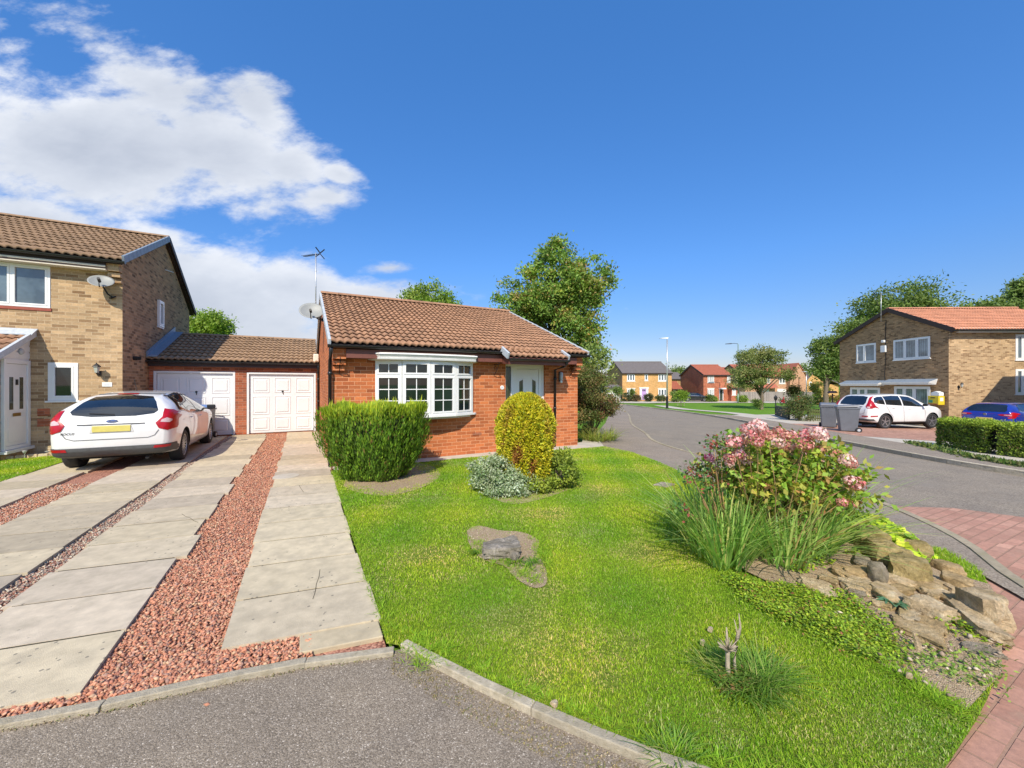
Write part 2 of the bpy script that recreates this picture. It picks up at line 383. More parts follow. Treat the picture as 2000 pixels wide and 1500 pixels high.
def lawnm(name, a, b_, dry, sc=1.0):
    m, nt, b, out = newmat(name)
    geo = nn(nt, 'ShaderNodeNewGeometry'); p = geo.outputs['Position']
    n = noise(nt, p, 1.4*sc, 6, .7); n2 = noise(nt, p, 38*sc, 4, .7)
    c = ramp(nt, n.outputs['Fac'], [(.3, a), (.62, b_)]); d = ramp(nt, n.outputs['Fac'], [(.62, (0, 0, 0)), (.74, (.7, .7, .7))]); c = mixc(nt, d, c, dry)
    c = mixc(nt, .7, c, ramp(nt, n2.outputs['Fac'], [(.3, (.5, .5, .5)), (.7, (1.35, 1.35, 1.35))]), 'MULTIPLY')
    nt.links.new(c, b.inputs['Base Color']); b.inputs['Roughness'].default_value = .9; b.inputs['Specular IOR Level'].default_value = .1
    bump(nt, b, n2.outputs['Fac'], 1, .03)
    return m
M['turf'] = lawnm('turf', (.13, .20, .02), (.20, .26, .035), (.30, .26, .09))
M['green_far'] = lawnm('green_far', (.10, .22, .02), (.15, .28, .03), (.19, .26, .06), .5)
M['leaf'] = leafm('leaf'); M['leaf_thin'] = leafm('leaf_thin', .4, .45); M['grass'] = leafm('grass', .4, .6, .2); M['petal'] = leafm('petal', .25, .6)
M['stone_chip'] = pm('stone_chip', (1, 1, 1), .85, .12, 60, attr=True)
def rockm(name, base, moss, pale):
    m, nt, b, out = newmat(name); tc = nn(nt, 'ShaderNodeNewGeometry'); p = tc.outputs['Position']
    n = noise(nt, p, 7, 8, .72, .6); c = ramp(nt, n.outputs['Fac'], [(.32, [x*.6 for x in base]), (.5, base), (.66, pale)])
    n2 = noise(nt, p, 4, 6, .7); c = mixc(nt, ramp(nt, n2.outputs['Fac'], [(.5, (0, 0, 0)), (.66, (.85, .85, .85))]), c, moss)
    n3 = noise(nt, p, 45, 6, .75); c = mixc(nt, .7, c, ramp(nt, n3.outputs['Fac'], [(.3, (.5, .5, .5)), (.7, (1.35, 1.33, 1.3))]), 'MULTIPLY')
    nt.links.new(c, b.inputs['Base Color']); b.inputs['Roughness'].default_value = .92; b.inputs['Specular IOR Level'].default_value = .2
    n4 = noise(nt, p, 14, 8, .78, .4)
    bump(nt, b, mth(nt, 'ADD', n4.outputs['Fac'], mth(nt, 'MULTIPLY', n3.outputs['Fac'], .4)), 1, .05); return m
M['rock_buff'] = rockm('rock_buff', (.60, .43, .22), (.42, .32, .15), (.76, .60, .36))
M['rock_pale'] = rockm('rock_pale', (.74, .57, .35), (.55, .40, .18), (.88, .76, .53))
M['rock_olive'] = rockm('rock_olive', (.50, .385, .17), (.31, .25, .085), (.62, .50, .27))
M['rock_grey'] = rockm('rock_grey', (.40, .34, .25), (.28, .24, .14), (.55, .48, .37))
M['stump'] = rockm('stump', (.42, .37, .30), (.28, .25, .19), (.62, .56, .48))

# ================================================================ GROUND
D0 = 2.62
asph_edge = [(-9, 3.75), (-6, 3.45), (-3, 3.1), (-1.26, 2.80), (-.89, 2.72), (-.40, 2.66), (.02, 2.58), (.50, 2.42)]
kerb_r = smoothpath([(.52, 2.43), (.82, 1.90), (1.07, 1.51), (1.33, 1.14), (1.62, .82), (2.0, .58)], 5)
ped_in = [(5.1, 1.08), (5.35, 1.5), (5.58, 2.0), (5.78, 2.7), (5.88, 3.6), (5.95, 4.6), (6.43, 5.61), (6.84, 6.87), (6.81, 7.73)]
tip = smoothpath([(2.0, .58), (2.4, .56), (3.33, .61), (4.31, .78), (4.8, .92), (5.1, 1.08)], 4)
near_k = smoothpath([(4.9, .62), (5.31, .92), (6.0, 1.3), (6.66, 1.86), (7.29, 2.63), (7.9, 4.0), (8.52, 6.63), (9.4, 8.4), (10.9, 10.15), (13.5, 13.4), (19.5, 19.7), (27, 28.5), (32.4, 35.1)], 4)
far_k = smoothpath([(9.9, -6), (11.8, -1.2), (12.87, 2.1), (13.83, 3.86), (15.68, 6.32), (18.6, 9.9), (22.05, 13.46), (25.6, 18.6), (28.82, 24.58), (31.0, 29.2), (33.2, 33.5), (33.8, 35.8), (31.5, 40.5)], 4)
# terrain to the horizon
def terrain():
    xs = np.concatenate([-np.geomspace(700, 8, 22), np.linspace(-6, 60, 67), 60+np.geomspace(4, 700, 20)])
    ys = np.concatenate([-np.geomspace(500, 6, 16), np.linspace(-4, 80, 43), 80+np.geomspace(5, 700, 16)])
    X, Y = np.meshgrid(xs, ys); Z = np.vectorize(gz)(X)-.10
    V = np.stack([X, Y, Z], -1).reshape(-1, 3); nx = len(xs); F = []
    for j in range(len(ys)-1):
        for i in range(nx-1): F.append((j*nx+i, j*nx+i+1, (j+1)*nx+i+1, (j+1)*nx+i))
    tag(npmesh('ground', V, F, M['green_far']), kind='structure')
terrain()
lawn_poly = [(.455, 2.5)]+[(x+.025, y+.035) for x, y in kerb_r[1:]]+[(x, y+.03) for x, y in tip[1:]]+ped_in[1:]+[(3.6, 7.95), (.455, 7.93)]
sheet('lawn', lawn_poly, -.005, M['turf'], .5)
sheet('asphalt_turning_area', [(-9, 3.75), (-14, 4), (-14, -14), (2.0, -14), (2.0, .58)]+kerb_r[::-1][1:]+asph_edge[::-1][1:-1], -.022, M['asphalt_near'], 2)
sheet('block_paving', [(2.0, -14), (8.6, -14), (8.6, -1.0), (7.0, .55), (6.5, 1.0), (6.15, 1.45), (5.31, 1.0), (5.05, 1.25)]+[(x, y+.14) for x, y in tip[::-1][1:]], -.03, M['pavers'], 2)
road = near_k[::-1]+[(5.1, .2), (6.5, -3), (7.2, -14), (10, -14)]+far_k+[(24, 47), (16, 52), (14, 47), (24, 41)]
sheet('road', road, -.062, M['asphalt_road'], 2)
# brick apron where the side road leaves the road
sheet('paving_apron', [(5.45, 1.0), (6.0, 1.37), (6.66, 1.92), (7.05, 2.35), (7.9, 1.9), (8.6, .6), (9, -3), (6, -3), (4.9, .5)], -.05, M['pavers'], 1.0)
ped = [(4.75, .75)]+near_k[1:]+[(25, 30), (19, 21), (12.4, 14), (9.2, 10.8), (8.1, 9.6), (7.3, 8.9), (6.81, 7.73)]+ped_in[::-1][1:]
sheet('footpath', ped, -.012, M['asphalt_path'], 1.5)
kerbrun('kerb_near', near_k[2:], .09, .003, -.09, M['kerb_old'], side=1)
kerbrun('kerb_far', far_k, .125, .045, -.12, M['kerb'], side=-1)
kerbrun('edging_kerb', kerb_r, .055, .014, -.12, M['kerb'], side=1)
kerbrun('edging_driveway', [(-9, 3.75), (-6, 3.45), (-3, 3.1), (-1.26, 2.80), (-.89, 2.72), (-.40, 2.66), (.02, 2.58), (.49, 2.44)], .055, .006, -.12, M['kerb'], side=-1)
sheet('front_path', [(.62, 7.92), (3.6, 7.93), (6.81, 7.72), (7.3, 8.4), (8.1, 9.5), (7.7, 9.7), (6.9, 8.75), (6.45, 8.6), (6.45, 8.4), (.5, 8.4), (.5, 7.92)], .004, M['concrete'], 1)
# far side: footway, grass verge, driveways
fk = [p for p in far_k if p[1] > -1]
def offs(path, d):
    out = []
    for i, p in enumerate(path):
        a = np.array(path[max(i-1, 0)]); b = np.array(path[min(i+1, len(path)-1)]); t = (b-a)/np.linalg.norm(b-a); out.append((p[0]+t[1]*d, p[1]-t[0]*d))
    return out
fkm = [p for p in far_k if -5 < p[1] < 20]
sheet('footway_far', fkm+offs(fkm, 1.9)[::-1], .028, M['asphalt_path'], 1.5)
sheet('driveway_far', [(14.6, 3.0), (15.7, 5.4), (19.1, 9.3), (20.6, 10.9), (27, 17.5), (37, 18), (36, -6), (15, -6)], .012, M['concrete'], 2)
sheet('driveway_paving_far', [(18.6, 7.0), (22.5, 11.5), (27.2, 10.0), (30.5, 6.6), (26, 2.5), (20, 4.5)], .018, M['pavers'], 2)
# path that crosses the green
gp = smoothpath([G(1560, 829), G(1500, 815), G(1440, 806), G(1380, 801), G(1330, 797), G(1290, 791)], 5)
sheet('green_path', offs(gp, .85)+offs(gp, -.85)[::-1], -.06, M['concrete'], 2)
hp = [G(1150, 783.6), G(1300, 784.3), G(1450, 784.6), G(1640, 784.8)]
sheet('houses_footway', [G(1140, 786), G(1300, 786), G(1450, 786.2), G(1640, 786.6), G(1640, 782.5), G(1450, 782.2), G(1300, 782), G(1140, 781.8)], -.05, M['concrete'], 6)
# left lawn
sheet('lawn_left', [(-9, 8.4), (-4.36, 9.0), (-4.36, 11.6), (-4.9, 12.45), (-5.6, 12.2), (-9, 12.1)], -.005, M['turf'], .8)
sheet('front_path_left', [(-9, 12.1), (-5.6, 12.2), (-4.9, 12.45), (-4.36, 11.6), (-3.9, 13.1), (-9, 13.1)], -.012, M['concrete'], 2)
# driveway: gravel beds with strips of concrete flags
sheet('gravel_base', [(-4.36, 3.2), (-3, 3.1), (-1.26, 2.80), (-.89, 2.72), (-.40, 2.66), (.02, 2.58), (.455, 2.44), (.455, 7.92), (.5, 8.3), (.62, 14.95), (-3.95, 14.95), (-3.95, 12.9), (-4.36, 11.6)], -.035, M['gravel_bed'], 1)
def strip(name, x0, x1, y0, y1, step=.6, jit=.02, th=.06, skew=-.07, tone=1.0, joints=()):
    mb = MB(); y = y0; k = 0
    while y < y1-.1:
        e = min(y+step, y1); a, b_ = random.uniform(-jit, jit), random.uniform(-jit, jit); c = tone*random.choice([1.0, 1.08, .90, .95, 1.05, .80])
        z = random.uniform(.0, .003); t = random.uniform(0, .002); g = .0115
        xa, xb = x0+a, x1+b_; sk = skew
        vs = []
        for zz in (z-th, z):
            vs += [(xa, y+g-sk*(xa-x0)*0, zz), (xb, y+g+sk*(x1-x0), zz+t), (xb, e-g+sk*(x1-x0), zz+t), (xa, e-g, zz)]
        hu = random.choice([.97, 1.0, 1.06, .97]); mb.add(vs, [(0, 3, 2, 1), (4, 5, 6, 7), (0, 1, 5, 4), (1, 2, 6, 5), (2, 3, 7, 6), (3, 0, 4, 7)], (c, c*.995, c*.97*hu)); y = e; k += 1
    jm = MB(); jm.add([(x0+.05, y0+.05, -.003), (x1-.05, y0+.05+skew*(x1-x0), -.003), (x1-.05, y1-.05, -.003), (x0+.05, y1-.05, -.003)], [(0, 1, 2, 3)]); tag(jm.build('joint_soil', M['joint']), kind='structure')
    o = mb.build(name, M['slab'], col=True); tag(o, kind='structure'); return o
strip('slab_path', -.44, .45, 2.90, 14.9, jit=.022, skew=-.16)
strip('slab_path', -1.90, -1.0, 2.98, 14.9, jit=.045, skew=-.16)
strip('slab_path', -3.0, -2.07, 3.2, 14.9, jit=.015, tone=.93, skew=-.16)
strip('slab_path', -4.35, -3.5, 3.5, 14.9, jit=.03, tone=.97, skew=-.16)
mb = MB(); mb.add([(-.02, 2.66, -.005), (.45, 2.585, -.005), (.45, 2.79, -.005), (-.02, 2.85, -.005), (-.02, 2.66, -.06), (.45, 2.585, -.06), (.45, 2.79, -.06), (-.02, 2.85, -.06)], [(0, 1, 2, 3), (4, 7, 6, 5), (0, 4, 5, 1), (1, 5, 6, 2), (2, 6, 7, 3), (3, 7, 4, 0)], (.9, .88, .8))
tag(mb.build('slab_path', M['slab'], col=True, bevel=.006), kind='structure')
def crack(name, pts, w=.005):
    mb = MB(); q = [G(*p) for p in pts]; up_ = [(x+w/2, y, .0045) for x, y in q]; dn = [(x-w/2, y-w*.3, .0045) for x, y in q]; n = len(q); mb.add(up_+dn, [(i, i+1, n+i+1, n+i) for i in range(n-1)]); tag(mb.build(name, M['joint']), kind='structure')
crack('slab_crack', [(355, 1004), (362, 1009), (371, 1012), (379, 1018), (387, 1021)]); crack('slab_crack', [(625, 1113), (623, 1128), (618, 1141), (616, 1156), (611, 1171)]); crack('slab_crack', [(584, 948), (588, 955), (593, 962)])
# stones
def stones(name, regions, mat, label):
    V = []; F = []; Cc = []; nb = 0
    base = np.array([(1, 0, 0), (-1, 0, 0), (0, 1, 0), (0, -1, 0), (0, 0, 1), (0, 0, -1)], float)
    ft = np.array([(0, 2, 4), (2, 1, 4), (1, 3, 4), (3, 0, 4), (2, 0, 5), (1, 2, 5), (3, 1, 5), (0, 3, 5)])
    for (poly, dens, size, pal, zoff) in regions:
        p = np.array(poly); x0, y0 = p.min(0); x1, y1 = p.max(0); n = int((x1-x0)*(y1-y0)*dens)
        x = rng.uniform(x0, x1, n); y = rng.uniform(y0, y1, n); k = inpoly(x, y, poly); x, y = x[k], y[k]; n = len(x)
        s = size*rng.uniform(.55, 1.25, n)
        b = base[None]*(1+rng.uniform(-.35, .35, (n, 6, 1)))*np.stack([rng.uniform(.7, 1.3, n), rng.uniform(.6, 1, n), rng.uniform(.45, .8, n)], 1)[:, None]
        b = b+rng.uniform(-.22, .22, (n, 6, 3)); a = rng.uniform(0, 6.28, n); ca, sa = np.cos(a)[:, None], np.sin(a)[:, None]
        X = b[..., 0]*ca-b[..., 1]*sa; Y = b[..., 0]*sa+b[..., 1]*ca; tl = rng.uniform(-.6, .6, n)[:, None]; Z = b[..., 2]*np.cos(tl)+X*np.sin(tl)
        P = np.stack([X, Y, Z], -1)*s[:, None, None]*.5
        P[..., 0] += x[:, None]; P[..., 1] += y[:, None]; P[..., 2] += (zoff+rng.uniform(-.3, .5, n)*s*.8)[:, None]
        V.append(P.reshape(-1, 3)); F.append((ft[None]+(np.arange(n)*6)[:, None, None]).reshape(-1, 3)+nb); nb += n*6
        pal = np.array(pal); c = pal[rng.integers(0, len(pal), n)]*rng.uniform(.75, 1.25, (n, 1)); Cc.append(np.repeat(c, 6, 0))
    o = npmesh(name, np.concatenate(V), np.concatenate(F), mat, np.clip(np.concatenate(Cc), 0, 1)); tag(o, kind='stuff', label=label); return o
RED = [(.53, .23, .135), (.58, .27, .165), (.46, .19, .115), (.60, .33, .21), (.40, .165, .105), (.55, .24, .14), (.38, .22, .165), (.56, .36, .22)]
MIX = [(.50, .38, .28), (.42, .20, .14), (.55, .48, .38), (.30, .22, .17), (.46, .25, .18), (.6, .5, .36), (.25, .2, .17)]
stones('gravel', [([(-1.04, 2.76), (-.40, 2.68), (-.40, 4.6), (-1.04, 4.6)], 9000, .026, RED, -.028),
                  ([(-1.04, 4.6), (-.40, 4.6), (-.40, 8.5), (-1.04, 8.5)], 5200, .026, RED, -.028),
                  ([(-1.04, 8.5), (-.40, 8.5), (-.40, 14.8), (-1.04, 14.8)], 2600, .032, RED, -.026),
                  ([(-2.4, 2.98), (-1.26, 2.82), (-.40, 2.68), (.05, 2.62), (.05, 2.88), (-.4, 2.93), (-1.0, 2.99), (-2.4, 3.2)], 9500, .028, RED, -.022),
                  ([(-2.10, 3.1), (-1.86, 3.05), (-1.86, 14.8), (-2.10, 14.8)], 5200, .024, MIX, -.03),
                  ([(-3.53, 3.3), (-2.97, 3.2), (-2.97, 9.0), (-3.53, 9.0)], 4200, .026, RED+MIX[:3], -.03),
                  ([(.46, 8.0), (.56, 8.4), (.6, 14.9), (.45, 14.9)], 3000, .03, RED, -.02)],
       M['stone_chip'], 'red and buff stone chippings between the slab strips')
for px, py, s in ((318, 1358, .032), (417, 1356, .028), (475, 1348, .03), (492, 1326, .022), (508, 1318, .026), (513, 1312, .022)):
    x, y = G(px, py); pl = [(x-.02, y-.02), (x+.02, y-.02), (x+.02, y+.02), (x-.02, y+.02)]
stones('stray_chippings', [([(G(*q)) for q in ((300, 1364), (330, 1350), (440, 1340), (520, 1310), (528, 1322), (430, 1368), (330, 1372))], 90, .03, RED, -.035)], M['stone_chip'], 'a few red chippings spilled over the kerb onto the tarmac')
kl = [(p[0]-.035, p[1]-.05) for p in kerb_r]
stones('kerb_dirt', [([(p[0]-.07, p[1]-.09) for p in kl]+[(p[0]+.03, p[1]+.03) for p in kl[::-1]], 5200, .010, [(.22, .17, .08), (.30, .24, .10), (.20, .2, .08), (.36, .28, .18)], -.018),
    ([(-3, 3.02), (-1.26, 2.72), (-.89, 2.64), (-.40, 2.58), (.02, 2.50), (.5, 2.36), (.5, 2.40), (.02, 2.545), (-.4, 2.62), (-.89, 2.68), (-1.26, 2.76), (-3, 3.06)], 5200, .010, [(.22, .17, .08), (.28, .26, .10), (.18, .2, .07), (.40, .3, .2)], -.018)], M['stone_chip'], 'line of grit and moss gathered against the foot of the kerb')
# bare soil beds
def blob(pts): return smoothpath(pts+[pts[0]], 4)[:-1]
soil1 = blob([G(912, 1036), G(916, 1062), G(940, 1092), G(985, 1106), G(1005, 1128), G(1040, 1148), G(1066, 1142), G(1066, 1112), G(1050, 1078), G(1052, 1056), G(1020, 1040), G(975, 1036), G(935, 1027)])
sheet('soil_patch', soil1, .004, M['soil'], .4)
sheet('soil_patch', blob([G(670, 950), G(700, 962), G(760, 968), G(830, 950), G(860, 925), G(820, 905), G(700, 920)]), .004, M['soil'], .4)
sheet('soil_patch', blob([G(940, 962), G(1000, 985), G(1080, 968), G(1120, 948), G(1100, 925), G(960, 930)]), .004, M['soil'], .4)
bed_poly = [(2.85, .64), (3.4, .63), (4.31, .80), (4.75, .94), (4.72, 1.1), (4.85, 1.4), (5.1, 1.75), (5.45, 2.3), (5.5, 3.1), (5.0, 3.2), (4.3, 2.95), (3.75, 2.6), (3.45, 2.25), (3.3, 2.0), (3.25, 1.56), (3.1, 1.24), (2.9, .98)]
bcx, bcy = 4.5, 2.0
def bedz(x, y):
    d = min(math.hypot((x-4.3)/1.0, (y-1.6)/1.0), 9); return gz(x)+.05*math.exp(-(d/.9)**2)+.04*math.exp(-((x-4.6)**2+(y-2.6)**2)/1.0)
sheet('rockery_soil', bed_poly, .006, M['soil'], .25, zf=bedz)
# ================================================================ BUILDING HELPERS
def wbox(mb, o, u, n, x0, x1, z0, z1, d0, d1, col=None):
    o, u, n = Vector(o), Vector(u), Vector(n)
    c = o+u*((x0+x1)/2)+Vector((0, 0, (z0+z1)/2))+n*((d0+d1)/2)
    mb.obox(c, u*((x1-x0)/2), n*((d1-d0)/2), (0, 0, (z1-z0)/2), col)
def wallpanel(mb, o, u, n, W, H, holes, rev=.1, top=None):
    """brick face with openings; top(x) gives a sloping top"""
    o, u, n = Vector(o), Vector(u), Vector(n)
    xs = sorted(set([0, W]+[v for h in holes for v in h[:2]])); zs = sorted(set([0, H]+[v for h in holes for v in h[2:]]))
    P = lambda x, z, d=0: o+u*x+Vector((0, 0, z))-n*d
    for i in range(len(xs)-1):
        for j in range(len(zs)-1):
            cx, cz = (xs[i]+xs[i+1])/2, (zs[j]+zs[j+1])/2
            if any(h[0] < cx < h[1] and h[2] < cz < h[3] for h in holes): continue
            mb.quad(P(xs[i], zs[j]), P(xs[i+1], zs[j]), P(xs[i+1], zs[j+1]), P(xs[i], zs[j+1]))
    for (a, b, c, d) in holes:
        for (p, q) in (((a, c), (b, c)), ((b, c), (b, d)), ((b, d), (a, d)), ((a, d), (a, c))):
            mb.quad(P(*p), P(*q), P(q[0], q[1], rev), P(p[0], p[1], rev))
def window(parent, o, u, n, w, h, cols=(0, 1), transom=None, glass='glass', fw=.055, rec=.05, sill=.05, bars=None, local=False, frame='upvc', sub=.035, tag_=None):
    """frame mesh + one pane mesh + sill; cols = mullion positions 0..1"""
    fb = MB(); pb = MB()
    rows = [0, 1] if transom is None else [0, transom, 1]
    d1 = -rec+.045; d0 = -rec-.02
    wbox(fb, o, u, n, 0, w, h-fw, h, d0, d1); wbox(fb, o, u, n, 0, w, 0, fw, d0, d1)
    wbox(fb, o, u, n, 0, fw, fw, h-fw, d0, d1); wbox(fb, o, u, n, w-fw, w, fw, h-fw, d0, d1)
    for c in cols[1:-1]: wbox(fb, o, u, n, c*w-fw*.5, c*w+fw*.5, fw, h-fw, d0, d1-.002)
    for i in range(len(cols)-1):
        xa = cols[i]*w+(fw if i == 0 else fw*.5); xb = cols[i+1]*w-(fw if i == len(cols)-2 else fw*.5)
        if transom: wbox(fb, o, u, n, xa, xb, transom*h-fw*.5, transom*h+fw*.5, d0, d1-.004)
        for j in range(len(rows)-1):
            za = rows[j]*h+(fw if j == 0 else fw*.5); zb = rows[j+1]*h-(fw if j == len(rows)-2 else fw*.5)
            s = sub                                            # casement frame, slightly proud
            wbox(fb, o, u, n, xa, xb, zb-s, zb, d0, d1+.008); wbox(fb, o, u, n, xa, xb, za, za+s, d0, d1+.008)
            wbox(fb, o, u, n, xa, xa+s, za+s, zb-s, d0, d1+.006); wbox(fb, o, u, n, xb-s, xb, za+s, zb-s, d0, d1+.006)
            wbox(pb, o, u, n, xa+s, xb-s, za+s, zb-s, d0+.002, d1-.03)
            if bars:
                nx, nz = bars[min(j, len(bars)-1)] if isinstance(bars[0], tuple) else bars
                for k in range(1, nx): x = xa+s+(xb-xa-2*s)*k/nx; wbox(fb, o, u, n, x-.009, x+.009, za+s, zb-s, d0, d1-.018)
                for k in range(1, nz): z = za+s+(zb-za-2*s)*k/nz; wbox(fb, o, u, n, xa+s, xb-s, z-.009, z+.009, d0, d1-.016)
    f = fb.build('window', M[frame], parent, local=local, bevel=.004)
    pc = pb.build('pane', M[glass], None)
    reparent(pc, f, parent, local)
    if sill:
        sb = MB(); wbox(sb, o, u, n, -.04, w+.04, -sill, -.002, -rec-.02, .045); s = sb.build('sill', M[frame], None, bevel=.005); reparent(s, f, parent, local)
    return f
def reparent(ch, part, root, local):
    if not local: ch.data.transform(rootinv(root))
    ch.parent = part
def sub(mb, name, mat, part, root, local=False, **k):      # a sub-part: built in world space, hung under a part
    o = mb.build(name, mat, None, **k); reparent(o, part, root, local); return o
def pantiles(O, A, U, W, L, wave=.145, gauge=.30, amp=.020, stp=.034, spw=8, seed=0, per=2):
    O, A, U = [np.array(v, float) for v in (O, A, U)]; A /= np.linalg.norm(A); U /= np.linalg.norm(U); N = np.cross(A, U); N *= np.sign(N[2])
    nx = int(round(W/wave*spw))+1; xs = np.linspace(0, W, nx); ph = xs/wave*2*np.pi
    h = amp*(np.sin(ph)+.28*np.sin(2*ph+.6)); nc = int(math.ceil(L/gauge)); V = []; F = []; Cc = []; r = np.random.default_rng(seed+5)
    tile = np.floor(xs/(wave*per)).astype(int)
    for i in range(nc):
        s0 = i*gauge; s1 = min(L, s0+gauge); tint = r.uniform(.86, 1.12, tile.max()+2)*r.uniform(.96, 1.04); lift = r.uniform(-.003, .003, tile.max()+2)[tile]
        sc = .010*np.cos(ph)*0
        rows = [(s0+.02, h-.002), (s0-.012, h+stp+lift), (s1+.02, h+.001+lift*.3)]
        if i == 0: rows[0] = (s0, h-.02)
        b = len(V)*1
        for (s, hh), kk in zip(rows, (.25, 1.0, .88)): V.append(O+A*xs[:, None]+U*s+N*hh[:, None]); Cc.append(np.repeat(tint[tile][:, None]*kk*(1-.12*np.clip(-np.sin(ph), 0, 1)**2)[:, None], 3, 1))  # dirt and gap shade painted into vertex colour: dark risers, duller ends and troughs
    V = np.concatenate(V); Cc = np.concatenate(Cc); rowsn = nc*3; F = []
    idx = np.arange(nx-1)
    for i in range(nc):
        for k in range(2):
            a = (i*3+k)*nx; F.append(np.stack([a+idx, a+idx+1, a+nx+idx+1, a+nx+idx], 1))
    return V, np.concatenate(F), Cc
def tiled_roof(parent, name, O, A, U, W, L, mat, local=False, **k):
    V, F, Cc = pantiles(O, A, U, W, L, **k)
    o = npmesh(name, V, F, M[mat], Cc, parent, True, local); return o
def ridge_run(parent, p, q, mat, r=.12, seg=.45, local=False, name='ridge_tiles'):
    mb = MB(); p, q = Vector(p), Vector(q); L = (q-p).length; d = (q-p)/L; n = max(1, int(L/seg)); sd = d.cross(Vector((0, 0, 1)))
    for i in range(n):
        a = p+d*(L*i/n+.004); b = p+d*(L*(i+1)/n-.004); t = random.uniform(.85, 1.15); vs = []; K = 8
        for (c, rr) in ((a, r), (b, r*.97)):
            for k in range(K+1):
                an = math.pi*k/K; vs.append(c+sd*math.cos(an)*rr+Vector((0, 0, 1))*(math.sin(an)*rr*.62))
        mb.add(vs, [(k, k+1, K+2+k, K+1+k) for k in range(K)]+[tuple(range(K+1)), tuple(range(2*K+1, K, -1))], (t, t, t))
    return mb.build(name, M[mat], parent, local=local, col=True)
def gutter(parent, p, q, out, r=.055, local=False, joints=2.0):
    mb = MB(); p, q = Vector(p), Vector(q); d = (q-p).normalized(); o = Vector(out); K = 8; vs = []
    for c in (p, q):
        for rr in (r, r-.006):
            for k in range(K+1):
                a = math.pi*k/K; vs.append(c+o*(-math.cos(a)*rr)+Vector((0, 0, -math.sin(a)*rr)))
    n = K+1; fs = []
    for k in range(K): fs += [(k, k+1, 2*n+k+1, 2*n+k), (n+k+1, n+k, 3*n+k, 3*n+k+1)]
    fs += [(0, n, 3*n, 2*n), (K, n+K, 3*n+K, 2*n+K)]; mb.add(vs, fs)
    L = (q-p).length; m = int(L/joints)
    for i in range(m+1):
        c = p+d*(L*i/max(1, m)); vs = []
        for cc in (c-d*.03, c+d*.03):
            for k in range(K+1):
                a = math.pi*k/K; vs.append(cc+o*(-math.cos(a)*(r+.006))+Vector((0, 0, -math.sin(a)*(r+.006))))
        mb.add(vs, [(k, k+1, n+k+1, n+k) for k in range(K)]+[tuple(range(n)), tuple(range(2*n-1, n-1, -1))])
    return mb.build('gutter', M['black_plastic'], parent, smooth=False, local=local)
def downpipe(parent, pts, r=.034, name='downpipe', mat='black_plastic'):
    mb = MB(); mb.tube(pts, r, 12)
    a, b = Vector(pts[-2]), Vector(pts[-1])
    for t in (.12, .5, .88):
        c = a.lerp(b, t); mb.tube([c+Vector((0, 0, .03)), c-Vector((0, 0, .03))], r+.008, 12)
    return mb.build(name, M[mat], parent, smooth=True)
def corbel(mb, x0, x1, y, z, n=3, stepz=.11, stepo=.07, oy=-1):
    for k in range(n): mb.box(x0, x1, min(y, y+oy*stepo*(k+1)), max(y, y+oy*stepo*(k+1)), z+k*stepz, z+k*stepz+stepz-.03 if k < n-1 else z+k*stepz+stepz+.08)
EX = (1, 0, 0); EZ = (0, 0, 1); NY = (0, -1, 0)
# ================================================================ BUNGALOW
X0, X1, YF, YB, YR, ZR = .50, 6.41, 8.32, 16.7, 12.5, 4.20
bung = thing('bungalow', 'single storey orange brick bungalow with a bow window and brown pantiled roof', 'house', (X0, YF, 0))
mb = MB(); WH = 2.24
bay_hole = (1.29-X0, 3.39-X0, .93, 2.10); door_hole = (4.27-X0, 5.40-X0, .02, 2.09)
wallpanel(mb, (X0, YF, -.12), EX, NY, X1-X0, WH+.12, [(bay_hole[0], bay_hole[1], 1.05, 2.22), (door_hole[0], door_hole[1], .14, 2.20)], .18)
for x, nrm in ((X0, -1), (X1, 1)):                          # gable ends
    vs = [(x, YF, -.12), (x, YB, -.12), (x, YB, WH), (x, YR, ZR-.1), (x, YF, WH)]; mb.add(vs, [(0, 1, 2, 3, 4)])
mb.quad((X0, YB, -.12), (X1, YB, -.12), (X1, YB, WH), (X0, YB, WH))
corbel(mb, X0+.001, X0+.225, YF, 1.86); corbel(mb, X1-.225, X1-.001, YF, 1.86)
mb.build('wall', M['brick_red'], bung)
# dark rooms behind the glass
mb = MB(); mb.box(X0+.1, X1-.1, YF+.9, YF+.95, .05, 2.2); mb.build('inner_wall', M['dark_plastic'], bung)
sl = (ZR-2.40)/(YR-8.0); Lr = math.hypot(YR-8.0, ZR-2.40)
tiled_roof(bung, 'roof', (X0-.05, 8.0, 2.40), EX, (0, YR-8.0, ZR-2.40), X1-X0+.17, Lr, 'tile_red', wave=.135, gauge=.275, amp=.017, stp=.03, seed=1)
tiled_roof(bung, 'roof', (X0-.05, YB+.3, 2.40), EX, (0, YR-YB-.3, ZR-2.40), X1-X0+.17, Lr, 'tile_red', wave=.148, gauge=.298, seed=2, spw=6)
mb = MB(); mb.prism([(X0-.03, 8.04, 2.36), (X0-.03, YR, ZR-.05), (X0-.03, YB+.26, 2.36), (X0-.03, YB+.26, 2.28), (X0-.03, YR, ZR-.14), (X0-.03, 8.04, 2.28)], (X1-X0+.13, 0, 0)); mb.build('roof_underlay', M['dark_wood'], bung)
ridge_run(bung, (X0-.06, YR, ZR+.0), (X1+.13, YR, ZR+.0), 'tile_red', .125)
